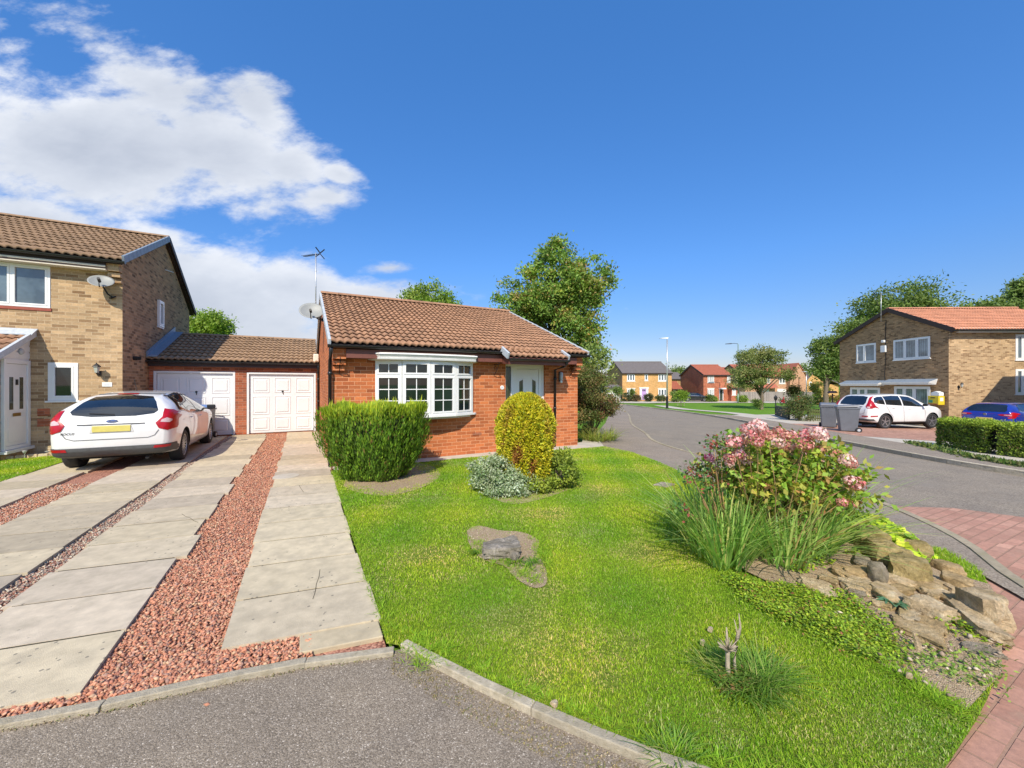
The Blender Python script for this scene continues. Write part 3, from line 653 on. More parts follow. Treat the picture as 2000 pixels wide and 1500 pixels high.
for x in (X0-.065, X1+.105):                                # dry verges: overlapping grey caps
    mb = MB(); n = 16
    for sgn in (1, -1):
        for i in range(n):
            t0, t1 = i/n, (i+1.12)/n
            ya, yb = (8.0+(YR-8.0)*t0, 8.0+(YR-8.0)*min(1, t1)) if sgn == 1 else (YB+.3+(YR-YB-.3)*t0, YB+.3+(YR-YB-.3)*min(1, t1))
            za, zb = 2.40+(ZR-2.40)*t0, 2.40+(ZR-2.40)*min(1, t1)
            mb.beam((x, ya, za-.045+.014), (x, yb, zb-.045), .05, .15, (0, -sgn*sl, 1))
    mb.build('verge', M['verge_grey'], bung, bevel=.006)
mb = MB(); mb.box(X0+.225, 4.05, 8.055, 8.075, 2.10, 2.27); mb.box(5.62, X1-.225, 8.055, 8.075, 2.10, 2.27); mb.build('fascia', M['brown_wood'], bung, bevel=.003)
mb = MB(); mb.box(X0+.225, 4.05, 8.076, 8.318, 2.10, 2.118); mb.box(5.62, X1-.225, 8.076, 8.318, 2.10, 2.118); mb.build('soffit', M['brown_wood'], bung)
for ea_, eb_ in ((X0-.02, X0+.224), (X1-.224, X1+.02)): mb = MB(); mb.box(ea_, eb_, 8.06, 8.318, 2.28, 2.36); mb.build('eaves_block', M['brick_red'], bung)
gutter(bung, (X0-.07, 7.99, 2.335), (4.10, 7.99, 2.335), NY); gutter(bung, (5.60, 7.99, 2.345), (X1+.13, 7.99, 2.345), NY)
downpipe(bung, [(X0-.04, 7.99, 2.28), (X0-.045, 8.05, 2.18), (X0-.045, 8.25, 2.05), (X0-.045, 8.27, .02)])
# little roof over the door: the main slope carried forward
pz0, py0 = 2.235, 7.68
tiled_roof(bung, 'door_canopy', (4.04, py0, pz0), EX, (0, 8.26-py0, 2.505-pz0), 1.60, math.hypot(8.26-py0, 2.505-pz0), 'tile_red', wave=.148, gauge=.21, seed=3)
mb = MB(); mb.prism([(4.06, py0+.03, pz0-.04), (4.06, 8.3, 2.44), (4.06, 8.3, 2.09), (4.06, py0+.03, 2.04)], (1.56, 0, 0)); mb.build('canopy_box', M['brown_wood'], bung, bevel=.004)
for cx_, ch_ in ((4.015, .15), (5.665, .13)): mb = MB(); mb.beam((cx_, py0, pz0-.01), (cx_, 8.02, 2.395), .05, ch_, (0, -.4, 1)); mb.build('canopy_verge', M['verge_grey'], bung, bevel=.008)
gutter(bung, (4.07, py0-.02, pz0-.06), (5.66, py0-.02, pz0-.06), NY, joints=1.6)
downpipe(bung, [(5.60, py0-.02, pz0-.11), (5.62, 7.8, 2.03), (5.64, 8.24, 1.96), (5.645, 8.27, .02)])
# bow window: four casements on a shallow curve
bow = [(1.30, 8.30), (1.78, 8.085), (2.345, 8.01), (2.91, 8.085), (3.385, 8.30)]
for i in range(4):
    a, b = Vector((*bow[i], 0)), Vector((*bow[i+1], 0)); u = (b-a).normalized(); n = Vector((u.y, -u.x, 0)); w = (b-a).length
    o = a+Vector((0, 0, .95))
    window(bung, o, u, n, w, 1.125, (0, 1), .735, 'glass', fw=.036, rec=.0, sill=0, bars=((2, 3), (2, 1)), sub=.036)
def bowslab(off, z0, z1, mat, name, top_off=None, ext=.0):
    pts0 = [(1.30-off-ext, YF+.0)]+[(bow[0][0]-off*.9, bow[0][1]-off*.5)]+[(p[0], p[1]-off) for p in bow[1:4]]+[(bow[4][0]+off*.9, bow[4][1]-off*.5), (3.385+off+ext, YF)]
    to = off if top_off is None else top_off
    pts1 = [(1.30-to-ext, YF)]+[(bow[0][0]-to*.9, bow[0][1]-to*.5)]+[(p[0], p[1]-to) for p in bow[1:4]]+[(bow[4][0]+to*.9, bow[4][1]-to*.5), (3.385+to+ext, YF)]
    n = len(pts0); mb = MB(); mb.add([(x, y, z0) for x, y in pts0]+[(x, y, z1) for x, y in pts1], [tuple(range(n-1, -1, -1)), tuple(range(n, 2*n))]+[(i, (i+1) % n, n+(i+1) % n, n+i) for i in range(n)])
    return mb.build(name, M[mat], bung, bevel=.004)
bowslab(.075, .905, .948, 'upvc', 'bow_sill', ext=.05); bowslab(-.03, .86, .904, 'white_dull', 'bow_base')
def cslab(z0, z1, o0, o1, mat, name):
    P_ = lambda o: [(1.15-o, YF), (1.33-o*.5, 7.99-o), (1.8, 7.92-o), (2.345, 7.90-o), (2.9, 7.92-o), (3.36+o*.5, 7.99-o), (3.54+o, YF)]
    a, b = P_(o0), P_(o1); n = 7; mb = MB(); mb.add([(x, y, z0) for x, y in a]+[(x, y, z1) for x, y in b], [tuple(range(n-1, -1, -1)), tuple(range(n, 2*n))]+[(i, (i+1) % n, n+(i+1) % n, n+i) for i in range(n)]); return mb.build(name, M[mat], bung, bevel=.003)
cslab(2.075, 2.088, -.06, -.02, 'cream', 'bow_canopy'); cslab(2.089, 2.125, 0, .012, 'upvc', 'bow_canopy'); cslab(2.126, 2.19, -.01, .035, 'upvc', 'bow_canopy'); cslab(2.191, 2.215, .045, .04, 'upvc', 'bow_canopy'); cslab(2.216, 2.228, .0, -.03, 'render_peel', 'bow_canopy_top')
# front door set back in its opening
dY = YF+.10; dp = MB()
for a in ((4.27, 4.315, .02, 2.085), (5.345, 5.395, .02, 2.085), (4.315, 5.345, 2.03, 2.085), (4.455, 4.53, .02, 2.03)): dp.box(a[0], a[1], dY-.035, dY+.05, a[2], a[3])
dp.box(4.53, 4.62, dY-.015, dY+.05, .02, 2.03); dp.box(5.255, 5.345, dY-.015, dY+.05, .02, 2.03); dp.box(4.62, 5.255, dY-.015, dY+.05, 1.97, 2.03)
dfr = dp.build('door_frame', M['upvc'], bung, bevel=.005)
mb = MB(); mb.box(4.315, 4.455, dY+.0, dY+.02, .05, 2.03); sub(mb, 'side_light', M['glass_obscure'], dfr, bung)
mb = MB(); mb.box(4.625, 5.25, dY, dY+.045, .05, 1.965)
fd = mb.build('front_door', M['upvc'], bung, bevel=.006)
mb = MB()
for x0, x1, sg in ((4.70, 4.80, 1), (5.07, 5.17, -1)):
    zt0, zt1 = (1.66, 1.72) if sg == 1 else (1.72, 1.66)
    mb.prism([(x0, dY-.006, .95), (x1, dY-.006, .95), (x1, dY-.006, zt1), (x0, dY-.006, zt0)], (0, .01, 0))
sub(mb, 'glazing', M['glass_obscure'], fd, bung)
mb = MB()
for x0, x1, sg in ((4.70, 4.80, 1), (5.07, 5.17, -1)):
    zt0, zt1 = (1.66, 1.72) if sg == 1 else (1.72, 1.66)
    mb.beam((x0-.012, dY-.01, .94), (x0-.012, dY-.01, zt0+.01), .02, .02); mb.beam((x1+.012, dY-.01, .94), (x1+.012, dY-.01, zt1+.01), .02, .02)
    mb.beam((x0-.02, dY-.01, zt0+.012), (x1+.02, dY-.01, zt1+.012), .02, .02); mb.beam((x0-.02, dY-.01, .938), (x1+.02, dY-.01, .938), .02, .02)
sub(mb, 'moulding', M['upvc'], fd, bung)
mb = MB(); mb.beam((5.215, dY-.04, 1.06), (5.14, dY-.04, 1.06), .014, .02); mb.box(5.2, 5.23, dY-.02, dY, .98, 1.16); sub(mb, 'handle', M['chrome'], fd, bung)
mb = MB(); mb.box(4.2, 5.45, YF-.12, YF+.1, -.02, .05); mb.build('door_step', M['concrete'], bung, bevel=.01)
mb = MB(); mb.box(3.42, 3.64, YF-.006, YF+.004, .42, .49)
for k in range(7): mb.box(3.435+k*.028, 3.452+k*.028, YF-.01, YF, .43, .48)
mb.build('air_brick', M['brick_garage'], bung)
# hanging-basket brackets
def bracket(x, label):
    mb = MB(); y = YF-.012
    mb.beam((x, y, 2.06), (x, y, 1.78), .02, .02); mb.beam((x, y, 2.05), (x, y-.26, 2.05), .016, .016); mb.tube([(x, y, 1.80), (x, y-.12, 1.90), (x, y-.25, 2.04)], .008, 6)
    mb.tube([(x, y-.06+.05*math.cos(a), 1.97+.05*math.sin(a)) for a in np.linspace(0, 6.28, 12)], .006, 6)
    mb.tube([(x, y-.25-.03*math.sin(a), 2.05+.03-.03*math.cos(a)) for a in np.linspace(0, 4.5, 9)], .007, 6)
    tag(mb.build('basket_bracket', M['iron'], None), label, 'bracket', 'hanging basket brackets on the bungalow')
bracket(.62, 'empty black iron basket bracket by the left corner of the bungalow'); bracket(3.96, 'empty black iron basket bracket between the bow window and the front door'); bracket(6.14, 'empty black iron basket bracket at the right corner of the bungalow')
# wall light, house number
wl = thing('wall_light', 'slim grey outdoor light beside the drainpipe right of the bungalow door', 'light', (5.84, YF, 1.6))
mb = MB(); mb.box(5.80, 5.88, YF-.03, YF-.001, 1.66, 1.92); mb.build('back_plate', M['dark_plastic'], wl, bevel=.005)
mb = MB(); mb.lathe([(.02, 1.69), (.042, 1.70), (.045, 1.86), (.03, 1.90), (.01, 1.905)], (5.84, YF-.065, 0), n=16); mb.build('shade', M['grey_mark'], wl, smooth=True)
mb = MB(); mb.lathe([(.012, 1.625), (.032, 1.635), (.034, 1.665), (.026, 1.689)], (5.84, YF-.065, 0), n=16); mb.build('sensor', M['upvc'], wl, smooth=True)
npl = thing('house_number', 'small round white number plaque left of the bungalow front door', 'plaque', (4.175, YF, 1.5))
mb = MB(); mb.lathe([(.001, -.012), (.045, -.012), (.05, -.008), (.05, -.001)], (4.175, YF, 1.515), 'y', 24); mb.build('disc', M['upvc'], npl)
cu = bpy.data.curves.new('num', 'FONT'); cu.body = '21'; cu.size = .055; cu.align_x = 'CENTER'; cu.align_y = 'CENTER'; cu.extrude = .001
def textmesh(cu, name, mat, parent, loc, rot, local=False):
    tmp = bpy.data.objects.new('t', cu); COL.objects.link(tmp); bpy.context.view_layer.update()
    me = bpy.data.meshes.new_from_object(tmp.evaluated_get(bpy.context.evaluated_depsgraph_get())); bpy.data.objects.remove(tmp)
    me.transform(Matrix.Translation(loc) @ rot.to_4x4()); me.materials.clear()
    if not local and parent is not None: me.transform(rootinv(parent))
    return finish(me, name, mat, parent, False)
textmesh(cu, 'numeral', M['blue_mark'], npl, (4.175, YF-.0135, 1.515), Matrix.Rotation(R(90), 3, 'X'))
# ---- aerial and dishes
def aerial(loc, h, label, yaw, side, scale=1.0, bracket_to=(.15, 0)):
    t = thing('tv_aerial', label, 'aerial', loc)
    x, y, z = loc; mb = MB(); mb.tube([(x, y, z), (x, y, z+h)], .016, 8)
    for k in range(1, 4): mb.tube([(x, y, z+h*k/4.2), (x, y, z+h*k/4.2+.015)], .023, 8)
    mb.build('mast', M['galv'], t, smooth=True)
    mb = MB(); zt = z+h; d = Vector((math.cos(yaw), math.sin(yaw), .12)); s = Vector((-math.sin(yaw), math.cos(yaw), 0)); c = Vector((x, y, zt-.05)); L = .75*scale
    mb.beam(c-d*.25*scale, c+d*L, .018, .018)
    for k in range(9): p = c+d*(L*(k+.5)/9); mb.beam(p-s*.09*scale, p+s*.09*scale, .009, .006)
    for a in (.55, -.55): q = c-d*.25*scale; mb.beam(q+Vector((0, 0, .02)), q+s*.13*scale*np.sign(a)+Vector((0, 0, .16*scale)), .012, .03); mb.beam(q, q+s*.13*scale*np.sign(a)-Vector((0, 0, .12*scale)), .012, .02)
    mb.build('antenna', M['iron'], t)
    for bz_ in (.25, .02): mb = MB(); mb.beam((x, y, z+bz_), (x+bracket_to[0], y+bracket_to[1], z+bz_), .03, .03); mb.build('bracket', M['iron'], t)
aerial((.33, 12.9, 3.55), 1.92, 'tall silver mast with a black television aerial on the bungalow gable', R(115), 1)
def dish(c, nrm, r, label, arm_to, tilt=0):
    t = thing('satellite_dish', label, 'satellite dish', c); c = Vector(c); n = Vector(nrm).normalized(); q = n.to_track_quat('Z', 'Y').to_matrix()
    vs = []; fs = []; K = 32; rings = 7
    for side in (0, 1):
        for i in range(rings+1):
            rr = r*i/rings
            for k in range(K):
                a = 2*math.pi*k/K; p = Vector((rr*math.cos(a)*1.08, rr*math.sin(a)*.92, .22*r*(i/rings)**2-.006*side)); vs.append(c+q@p)
    for side in (0, 1):
        b = side*(rings+1)*K
        for i in range(rings):
            for k in range(K): fs.append((b+i*K+k, b+i*K+(k+1) % K, b+(i+1)*K+(k+1) % K, b+(i+1)*K+k))
    b2 = (rings+1)*K
    for k in range(K): fs.append((rings*K+k, rings*K+(k+1) % K, b2+rings*K+(k+1) % K, b2+rings*K+k))
    mb = MB(); mb.add(vs, fs); mb.build('reflector', M['dish'], t, smooth=True)
    dn = (Vector((0, 0, -1))-n*n.dot(Vector((0, 0, -1)))).normalized()
    mb = MB(); e = c+n*.9*r+dn*.62*r; mb.tube([c+dn*.95*r+n*.15*r, c+dn*1.0*r+n*.35*r, e], .012, 8); mb.tube([e+n*.04, e-n*.09-dn*.03], .03, 12); mb.build('receiver_arm', M['iron'], t)
    mb = MB(); w = Vector(arm_to); m = c-n*.09; mb.tube([c, m, (m+w)/2+Vector((0, 0, -.06)), w], .018, 8); mb.tube([w, w+(m-w).normalized()*.02], .07, 10); mb.build('wall_arm', M['iron'], t)
sun_s = Vector((-.25, -.85, .42))
dish((.20, 11.5, 3.49), (-.10, -.85, .50), .275, 'grey satellite dish high on the left gable of the bungalow', (.49, 11.75, 3.35))
# ================================================================ GARAGES
gar = thing('garage', 'pair of joined brick garages with brown tiled roof between the two houses', 'garage', (-3.9, 14.95, 0))
GY = 14.95; mb = MB()
wallpanel(mb, (-3.945, GY, -.1), EX, NY, 4.44, 2.35, [(.10, 2.06, .1, 2.09), (2.36, 4.33, .1, 2.08)], .10)
mb.build('wall', M['brick_garage'], gar); mb = MB(); mb.quad((-3.945, 20, -.1), (.49, 20, -.1), (.49, 20, 2.3), (-3.945, 20, 2.3)); mb.build('wall', M['brick_garage'], gar)
gl = math.hypot(17.5-14.72, 3.33-2.33)
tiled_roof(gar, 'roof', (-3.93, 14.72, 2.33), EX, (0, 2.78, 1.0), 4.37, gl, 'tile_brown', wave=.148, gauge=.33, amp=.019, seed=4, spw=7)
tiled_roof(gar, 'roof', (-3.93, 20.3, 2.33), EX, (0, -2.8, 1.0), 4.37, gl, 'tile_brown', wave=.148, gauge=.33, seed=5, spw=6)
mb = MB(); mb.prism([(-3.93, 14.76, 2.29), (-3.93, 17.5, 3.27), (-3.93, 20.2, 2.29), (-3.93, 20.2, 2.2), (-3.93, 17.5, 3.17), (-3.93, 14.76, 2.2)], (4.36, 0, 0)); mb.build('roof_underlay', M['dark_wood'], gar)
ridge_run(gar, (-3.9, 17.5, 3.33), (.45, 17.5, 3.33), 'tile_brown', .12)
mb = MB(); mb.box(-3.93, .43, 14.80, 14.82, 2.12, 2.27); mb.build('fascia', M['dark_wood'], gar)
gutter(gar, (-3.93, 14.73, 2.285), (.47, 14.73, 2.285), NY)
downpipe(gar, [(.455, 14.73, 2.23), (.455, 14.82, 2.1), (.455, 14.88, 2.0), (.455, 14.89, .02)], .034)
mb = MB(); mb.prism([(-3.942, 14.72, 2.36), (-3.942, 17.5, 3.38), (-3.942, 17.5, 3.58), (-3.942, 14.72, 2.52)], (.03, 0, 0)); mb.prism([(-3.92, 14.70, 2.385), (-3.92, 17.48, 3.385), (-3.70, 17.48, 3.385), (-3.70, 14.70, 2.385)], (0, 0, .03)); mb.build('flashing', M['lead'], gar)
mb = MB(); mb.box(.30, .47, 14.80, 15.0, 2.33, 2.62); mb.build('mortar_fillet', M['render_peel'], gar, bevel=.03)
def garage_door(x0, x1, hl, label):
    z1 = 1.985 if x0 < -2 else 1.975; y = GY+.055
    mb = MB()
    for a in ((x0, x0+.06, 0, z1), (x1-.06, x1, 0, z1), (x0+.06, x1-.06, z1-.06, z1)): mb.box(a[0], a[1], GY-.01, GY+.09, a[2], a[3])
    fr = mb.build('door_frame', M['garage_white'], gar, bevel=.005)
    mb = MB(); a, b = x0+.07, x1-.07; mb.box(a, b, y, y+.03, .02, z1-.065); w = b-a
    for i in range(3):
        for (za, zb) in ((.10, .52), (.62, 1.20), (1.32, 1.80)):
            xa = a+w*i/3+.075; xb = a+w*(i+1)/3-.075
            for (p, q, r_, s) in ((xa, xb, zb-.018, zb), (xa, xb, za, za+.018), (xa, xa+.018, za+.018, zb-.018), (xb-.018, xb, za+.018, zb-.018)): mb.box(p, q, y-.012, y, r_, s)
            mb.add([(xa+.05, y-.001, za+.05), (xb-.05, y-.001, za+.05), (xb-.05, y-.001, zb-.05), (xa+.05, y-.001, zb-.05), (xa+.075, y-.014, za+.075), (xb-.075, y-.014, za+.075), (xb-.075, y-.014, zb-.075), (xa+.075, y-.014, zb-.075)], [(4, 5, 6, 7), (0, 1, 5, 4), (1, 2, 6, 5), (2, 3, 7, 6), (3, 0, 4, 7)])
    d = mb.build('garage_door', M['garage_white'], gar, bevel=.003); d['label'] = label
    mb = MB(); hx = (a+b)/2; mb.lathe([(.001, -.02), (.028, -.02), (.032, -.003), (.032, 0)], (hx, y-.001, 1.36), 'y', 16); mb.beam((hx, y-.03, 1.36), (hx+.01, y-.03, 1.27), .016, .016); sub(mb, 'handle', M['iron'], d, gar)
garage_door(-3.84, -1.885, 1, 'white up-and-over garage door half in the shade of the house'); garage_door(-1.58, .38, 1, 'white up-and-over garage door beside the bungalow, fully sunlit')
# ================================================================ LEFT HOUSE
LX, LY, LB = -3.95, 13.1, 19.55
lh = thing('detached_house', 'two storey buff brick house with a white porch, behind the parked white hatchback', 'house', (LX, LY, 0))
mb = MB(); W0 = 8.0; o = (LX-W0, LY, -.1)
up = (LX-W0, ); H1 = 4.62
holes = [(-7.0+11.95, -5.19+11.95, 3.46, 4.44), (-5.23+11.95, -4.73+11.95, 1.31, 2.20)]
wallpanel(mb, o, EX, NY, W0, 4.55+.1, holes, .09)
corbel(mb, LX-.225, LX-.001, LY, 4.08, 3, .13, .07)
mb.build('wall', M['brick_buff'], lh)
mb = MB(); mb.add([(LX, LY, -.1), (LX, LB, -.1), (LX, LB, 4.42), (LX, 16.45, 6.20), (LX, LY, 4.55)], [(0, 1, 2, 3, 4)]); mb.quad((LX-W0, LB, -.1), (LX, LB, -.1), (LX, LB, 4.4), (LX-W0, LB, 4.4))
mb.quad((LX-W0, LY, -.1), (LX-W0, LB, -.1), (LX-W0, LB, 4.4), (LX-W0, LY, 4.4)); mb.build('gable_wall', M['brick_brown'], lh)
ll = math.hypot(16.45-12.78, 6.33-4.62)
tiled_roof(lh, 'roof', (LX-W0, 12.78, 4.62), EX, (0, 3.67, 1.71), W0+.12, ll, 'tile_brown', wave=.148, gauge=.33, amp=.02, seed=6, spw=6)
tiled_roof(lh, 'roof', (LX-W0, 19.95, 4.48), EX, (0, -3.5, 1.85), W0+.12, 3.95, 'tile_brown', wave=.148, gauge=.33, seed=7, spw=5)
mb = MB(); mb.prism([(LX-W0, 12.82, 4.58), (LX-W0, 16.45, 6.27), (LX-W0, 19.9, 4.44), (LX-W0, 19.9, 4.34), (LX-W0, 16.45, 6.16), (LX-W0, 12.82, 4.49)], (W0+.08, 0, 0)); mb.build('roof_underlay', M['dark_wood'], lh)
ridge_run(lh, (LX-W0, 16.45, 6.34), (LX+.12, 16.45, 6.34), 'tile_brown', .12)
mb = MB(); n = 14
for i in range(n):
    t0, t1 = i/n, min(1, (i+1.12)/n); mb.beam((LX+.115, 12.76+3.69*t0, 4.60+1.71*t0+.012), (LX+.115, 12.76+3.69*t1, 4.60+1.71*t1), .05, .17, (0, -.46, 1))
v = mb.build('verge', M['lead'], lh, bevel=.006)
mb = MB(); mb.beam((LX+.115, 16.45, 6.30), (LX+.115, 20.0, 4.42), .05, .15, (0, .5, 1)); mb.build('verge', M['dark_wood'], lh)
mb = MB(); mb.box(LX-W0, LX-.225, 12.85, 12.87, 4.36, 4.52); mb.build('fascia', M['dark_wood'], lh)
mb = MB(); mb.box(LX-W0, LX-.225, 12.845, 13.095, 4.335, 4.358); mb.box(LX-W0, LX-.225, 12.835, 12.85, 4.40, 4.44); mb.build('soffit', M['cream'], lh)
mb = MB(); mb.box(LX-.224, LX+.02, 12.86, LY-.002, 4.5, 4.6); mb.build('eaves_block', M['brick_buff'], lh)
gutter(lh, (LX-W0, 12.77, 4.56), (LX+.12, 12.77, 4.56), NY)
window(lh, (-7.0, LY, 3.36), EX, NY, 1.81, .97, (0, .30, .66, 1), None, 'glass_grey', fw=.05, rec=.03, sill=0)
mb = MB(); mb.box(-7.05, -5.17, LY-.02, LY+.02, 3.29, 3.355); mb.build('tile_sill', M['red_sill'], lh, bevel=.005)
mb = MB(); mb.box(-7.02, -5.17, LY-.014, LY-.002, 4.345, 4.5); mb.build('head_panel', M['dark_wood'], lh)
window(lh, (-5.23, LY, 1.21), EX, NY, .5, .89, (0, 1), None, 'glass', fw=.07, rec=.03, sill=.04, sub=.045)
window(lh, (LX, 15.71, 3.38), (0, 1, 0), (1, 0, 0), .45, .81, (0, 1), None, 'glass_grey', fw=.06, rec=-.02, sill=.04)
mb = MB()
for z in (.62, .86):
    mb.box(-5.40, -5.20, LY-.012, LY-.001, z, z+.17)
    for k in range(5): mb.box(-5.39, -5.21, LY-.018, LY-.012, z+.02+k*.03, z+.032+k*.03)
mb.build('air_brick', M['brick_farred'], lh)
mb = MB(); mb.tube([(LX+.001, 13.8, 2.28), (LX+.09, 13.8, 2.28)], .055, 14); mb.tube([(LX+.09, 13.8, 2.28), (LX+.15, 13.8, 2.28)], .045, 14); mb.build('flue', M['black_plastic'], lh, smooth=False)
mb = MB(); mb.beam((LX+.012, 16.47, 5.30), (LX+.012, 17.35, 5.44), .02, .02); mb.beam((LX+.012, 16.47, 5.30), (LX+.012, 16.47, 5.5), .02, .02); mb.build('overflow_pipe', M['white_dull'], lh)
# porch: lean-to with its door facing the drive
PXF, PYF = -5.53, 12.02
mb = MB(); mb.box(-9, PXF-.06, PYF, PYF+.1, -.05, 2.1); mb.box(-9, PXF-.02, PYF+.1, LY-.002, -.05, .20); mb.box(PXF-.16, PXF-.02, PYF-.02, PYF+.16, -.05, 2.12); mb.build('porch_wall', M['brick_buff'], lh)
mb = MB(); mb.prism([(PXF, PYF+.02, 2.13), (PXF, LY-.003, 2.13), (PXF, LY-.003, 2.66), (PXF, PYF+.02, 2.2)], (-.05, 0, 0))
for k in range(3): mb.box(PXF+.0005, PXF+.012, PYF+.1+k*.28, LY-.004, 2.18+k*.15, 2.30+k*.15)
mb.build('porch_cladding', M['upvc'], lh)
pr = math.hypot(LY-11.85, .6)
tiled_roof(lh, 'porch_roof', (-9, 11.85, 2.17), EX, (0, LY-11.85, .6), 9+PXF+.08, pr, 'tile_red', wave=.148, gauge=.33, seed=8, spw=6)
mb = MB(); mb.beam((PXF+.09, 11.83, 2.15), (PXF+.09, LY, 2.76), .06, .13, (0, -.5, 1)); mb.prism([(-9, LY-.22, 2.70), (PXF+.14, LY-.22, 2.70), (PXF+.14, LY-.002, 2.84), (-9, LY-.002, 2.84)], (0, 0, .03)); mb.build('porch_flashing', M['verge_grey'], lh, bevel=.005)
mb = MB(); u = (0, 1, 0); n_ = (1, 0, 0); o = (PXF, PYF+.17, .2)
for a in ((0, .07, 0, 1.93), (.80, .90, 0, 1.93), (.07, .80, 1.84, 1.93), (.07, .80, 0, .07)): wbox(mb, o, u, n_, *a, -.05, .03)
df = mb.build('door_frame', M['upvc'], lh, bevel=.005)
mb = MB(); wbox(mb, o, u, n_, .075, .795, .075, 1.835, -.04, .01)
for a in ((.15, .72, .15, .7), ): wbox(mb, o, u, n_, *a, .01, .018)
pd_ = mb.build('porch_door', M['upvc'], lh, bevel=.005)
mb = MB(); wbox(mb, o, u, n_, .20, .32, .85, 1.55, .01, .016); wbox(mb, o, u, n_, .54, .66, .85, 1.55, .01, .016); sub(mb, 'glazing', M['glass_obscure'], pd_, lh)
mb = MB(); wbox(mb, o, u, n_, .30, .56, .70, .77, .018, .024); sub(mb, 'letter_plate', M['brass'], pd_, lh)
mb = MB(); wbox(mb, o, u, n_, .40, .46, 1.38, 1.5, .012, .03); sub(mb, 'knocker', M['iron'], pd_, lh)
mb = MB(); mb.box(PXF-.02, PXF+.10, PYF+.1, LY-.02, .13, .195); mb.build('threshold', M['white_dull'], lh, bevel=.006)
mb = MB(); mb.lathe([(.001, .05), (.05, .045), (.07, .02), (.07, 0)], (PXF+.013, 12.75, 2.32), 'x', 20); tag(mb.build('bulkhead_light', M['grey_mark'], None, smooth=True), 'small round grey light on the white porch cladding', 'light')
def lantern(x, y, z, nrm, label):
    t = thing('wall_lantern', label, 'light', (x, y, z)); n = Vector(nrm); p = Vector((x, y, z))
    mb = MB(); mb.obox(p+n*.012, (.035*abs(n.y)+.012*abs(n.x), .035*abs(n.x)+.012*abs(n.y), 0) if 0 else tuple(Vector((0, 0, 1)).cross(n)*.035), tuple(n*.012), (0, 0, .06))
    mb.tube([p+n*.02-Vector((0, 0, .02)), p+n*.10-Vector((0, 0, .05)), p+n*.16+Vector((0, 0, .0))], .012, 8); mb.build('arm', M['iron'], t)
    c = p+n*.16; mb = MB(); mb.lathe([(.035, .01), (.065, .15)], c, n=6); mb.build('glass_shade', M['pale_glass'], t)
    mb = MB(); mb.lathe([(.085, .151), (.075, .17), (.03, .215), (.012, .23), (.012, .25)], c, n=6); mb.lathe([(.01, -.01), (.04, .008)], c, n=6); mb.build('cap', M['iron'], t)
lantern(-4.36, LY-.001, 1.86, NY, 'black coach lantern on the sunlit front wall left of the garages')
sg = thing('house_sign', 'small white rectangular plaque on the buff brick wall above the parked white hatchback', 'plaque', (-4.225, LY, 1.585))
mb = MB(); mb.box(-4.315, -4.135, LY-.012, LY-.001, 1.535, 1.64); mb.build('plate', M['upvc'], sg, bevel=.004)
mb = MB()
for z, w in ((1.605, .05), (1.585, .065), (1.565, .055)): mb.box(-4.225-w, -4.225+w*.8, LY-.0135, LY-.012, z, z+.006)
mb.build('faded_lines', M['grey_mark'], sg)
dish((-4.25, 12.86, 4.03), (.10, -.78, .62), .215, 'grey satellite dish on the front of the left house under the eaves', (-4.12, 13.09, 3.72))
pl = MB(); pl.box(-5.12, -4.86, 12.72, 12.92, 0, .20); tag(pl.build('stone_planter', M['rock_pale'], None, bevel=.02), 'small pale stone trough on the ground under the left house window', 'planter')
def solar(x, y, h, label):
    t = thing('solar_light', label, 'garden light', (x, y, 0), group='solar lights by the porch'); mb = MB(); mb.tube([(x, y, -.02), (x, y, h*.6)], .008, 8); mb.build('stake', M['galv'], t)
    mb = MB(); mb.lathe([(.012, h*.6), (.03, h*.8), (.04, h*.95), (.042, h)], (x, y, 0), n=14); mb.build('lamp_head', M['pale_glass'], t, smooth=True)
solar(-5.28, 12.35, .17, 'solar stake light standing on the lawn edge nearer the porch door'); solar(-5.05, 12.62, .10, 'low solar light on the lawn edge beside the stone trough')
mb = MB()
for k in range(9): x = -5.85+k*.16; mb.obox((x, 12.32+.06*k*.5+random.uniform(-.02, .02), .03), (.07, .01, 0), (-.005, .035, 0), (0, 0, .035), (random.uniform(.8, 1.2),)*3)
tag(mb.build('edging_stones', M['rock_pale'], None, bevel=.01), kind='structure')
# ================================================================ RIGHT HOUSE
ra = TH+R(1.5); A_ = Vector((math.sin(ra), math.cos(ra), 0)); B_ = Vector((math.cos(ra), -math.sin(ra), 0))
cd = 20.5; cr = (1853-1000)/FPX*cd; RCx, RCy = CW(cr, cd); RZ = -.70
def t_on_gable(px):         # distance back along the gable wall
    q = (px-1000)/FPX; a0, a1 = math.sin(R(1.5)), math.cos(R(1.5)); return (cr-q*cd)/(q*a1-a0)
def s_on_front(px):
    q = (px-1000)/FPX; a0, a1 = math.cos(R(1.5)), -math.sin(R(1.5)); return (q*cd-cr)/(a0-q*a1)
def zg(px, py): t = t_on_gable(px); return CH+(750-py)/FPX*(cd+t*math.cos(R(1.5)))
def zf_(px, py): s = s_on_front(px); return CH+(750-py)/FPX*(cd-s*math.sin(R(1.5)))
rh = thing('detached_house', 'two storey brown brick house with a low orange tiled roof across the road', 'house', (RCx, RCy, RZ))
RC = Vector((RCx, RCy, 0)); nG = -B_; nF = -A_
T1 = t_on_gable(1640); TR = t_on_gable(1737); Ze0 = zg(1853, 640); Ze1 = zg(1640, 666); Zr = zg(1737, 605)
print('right house', T1, TR, Ze0, Ze1, Zr)
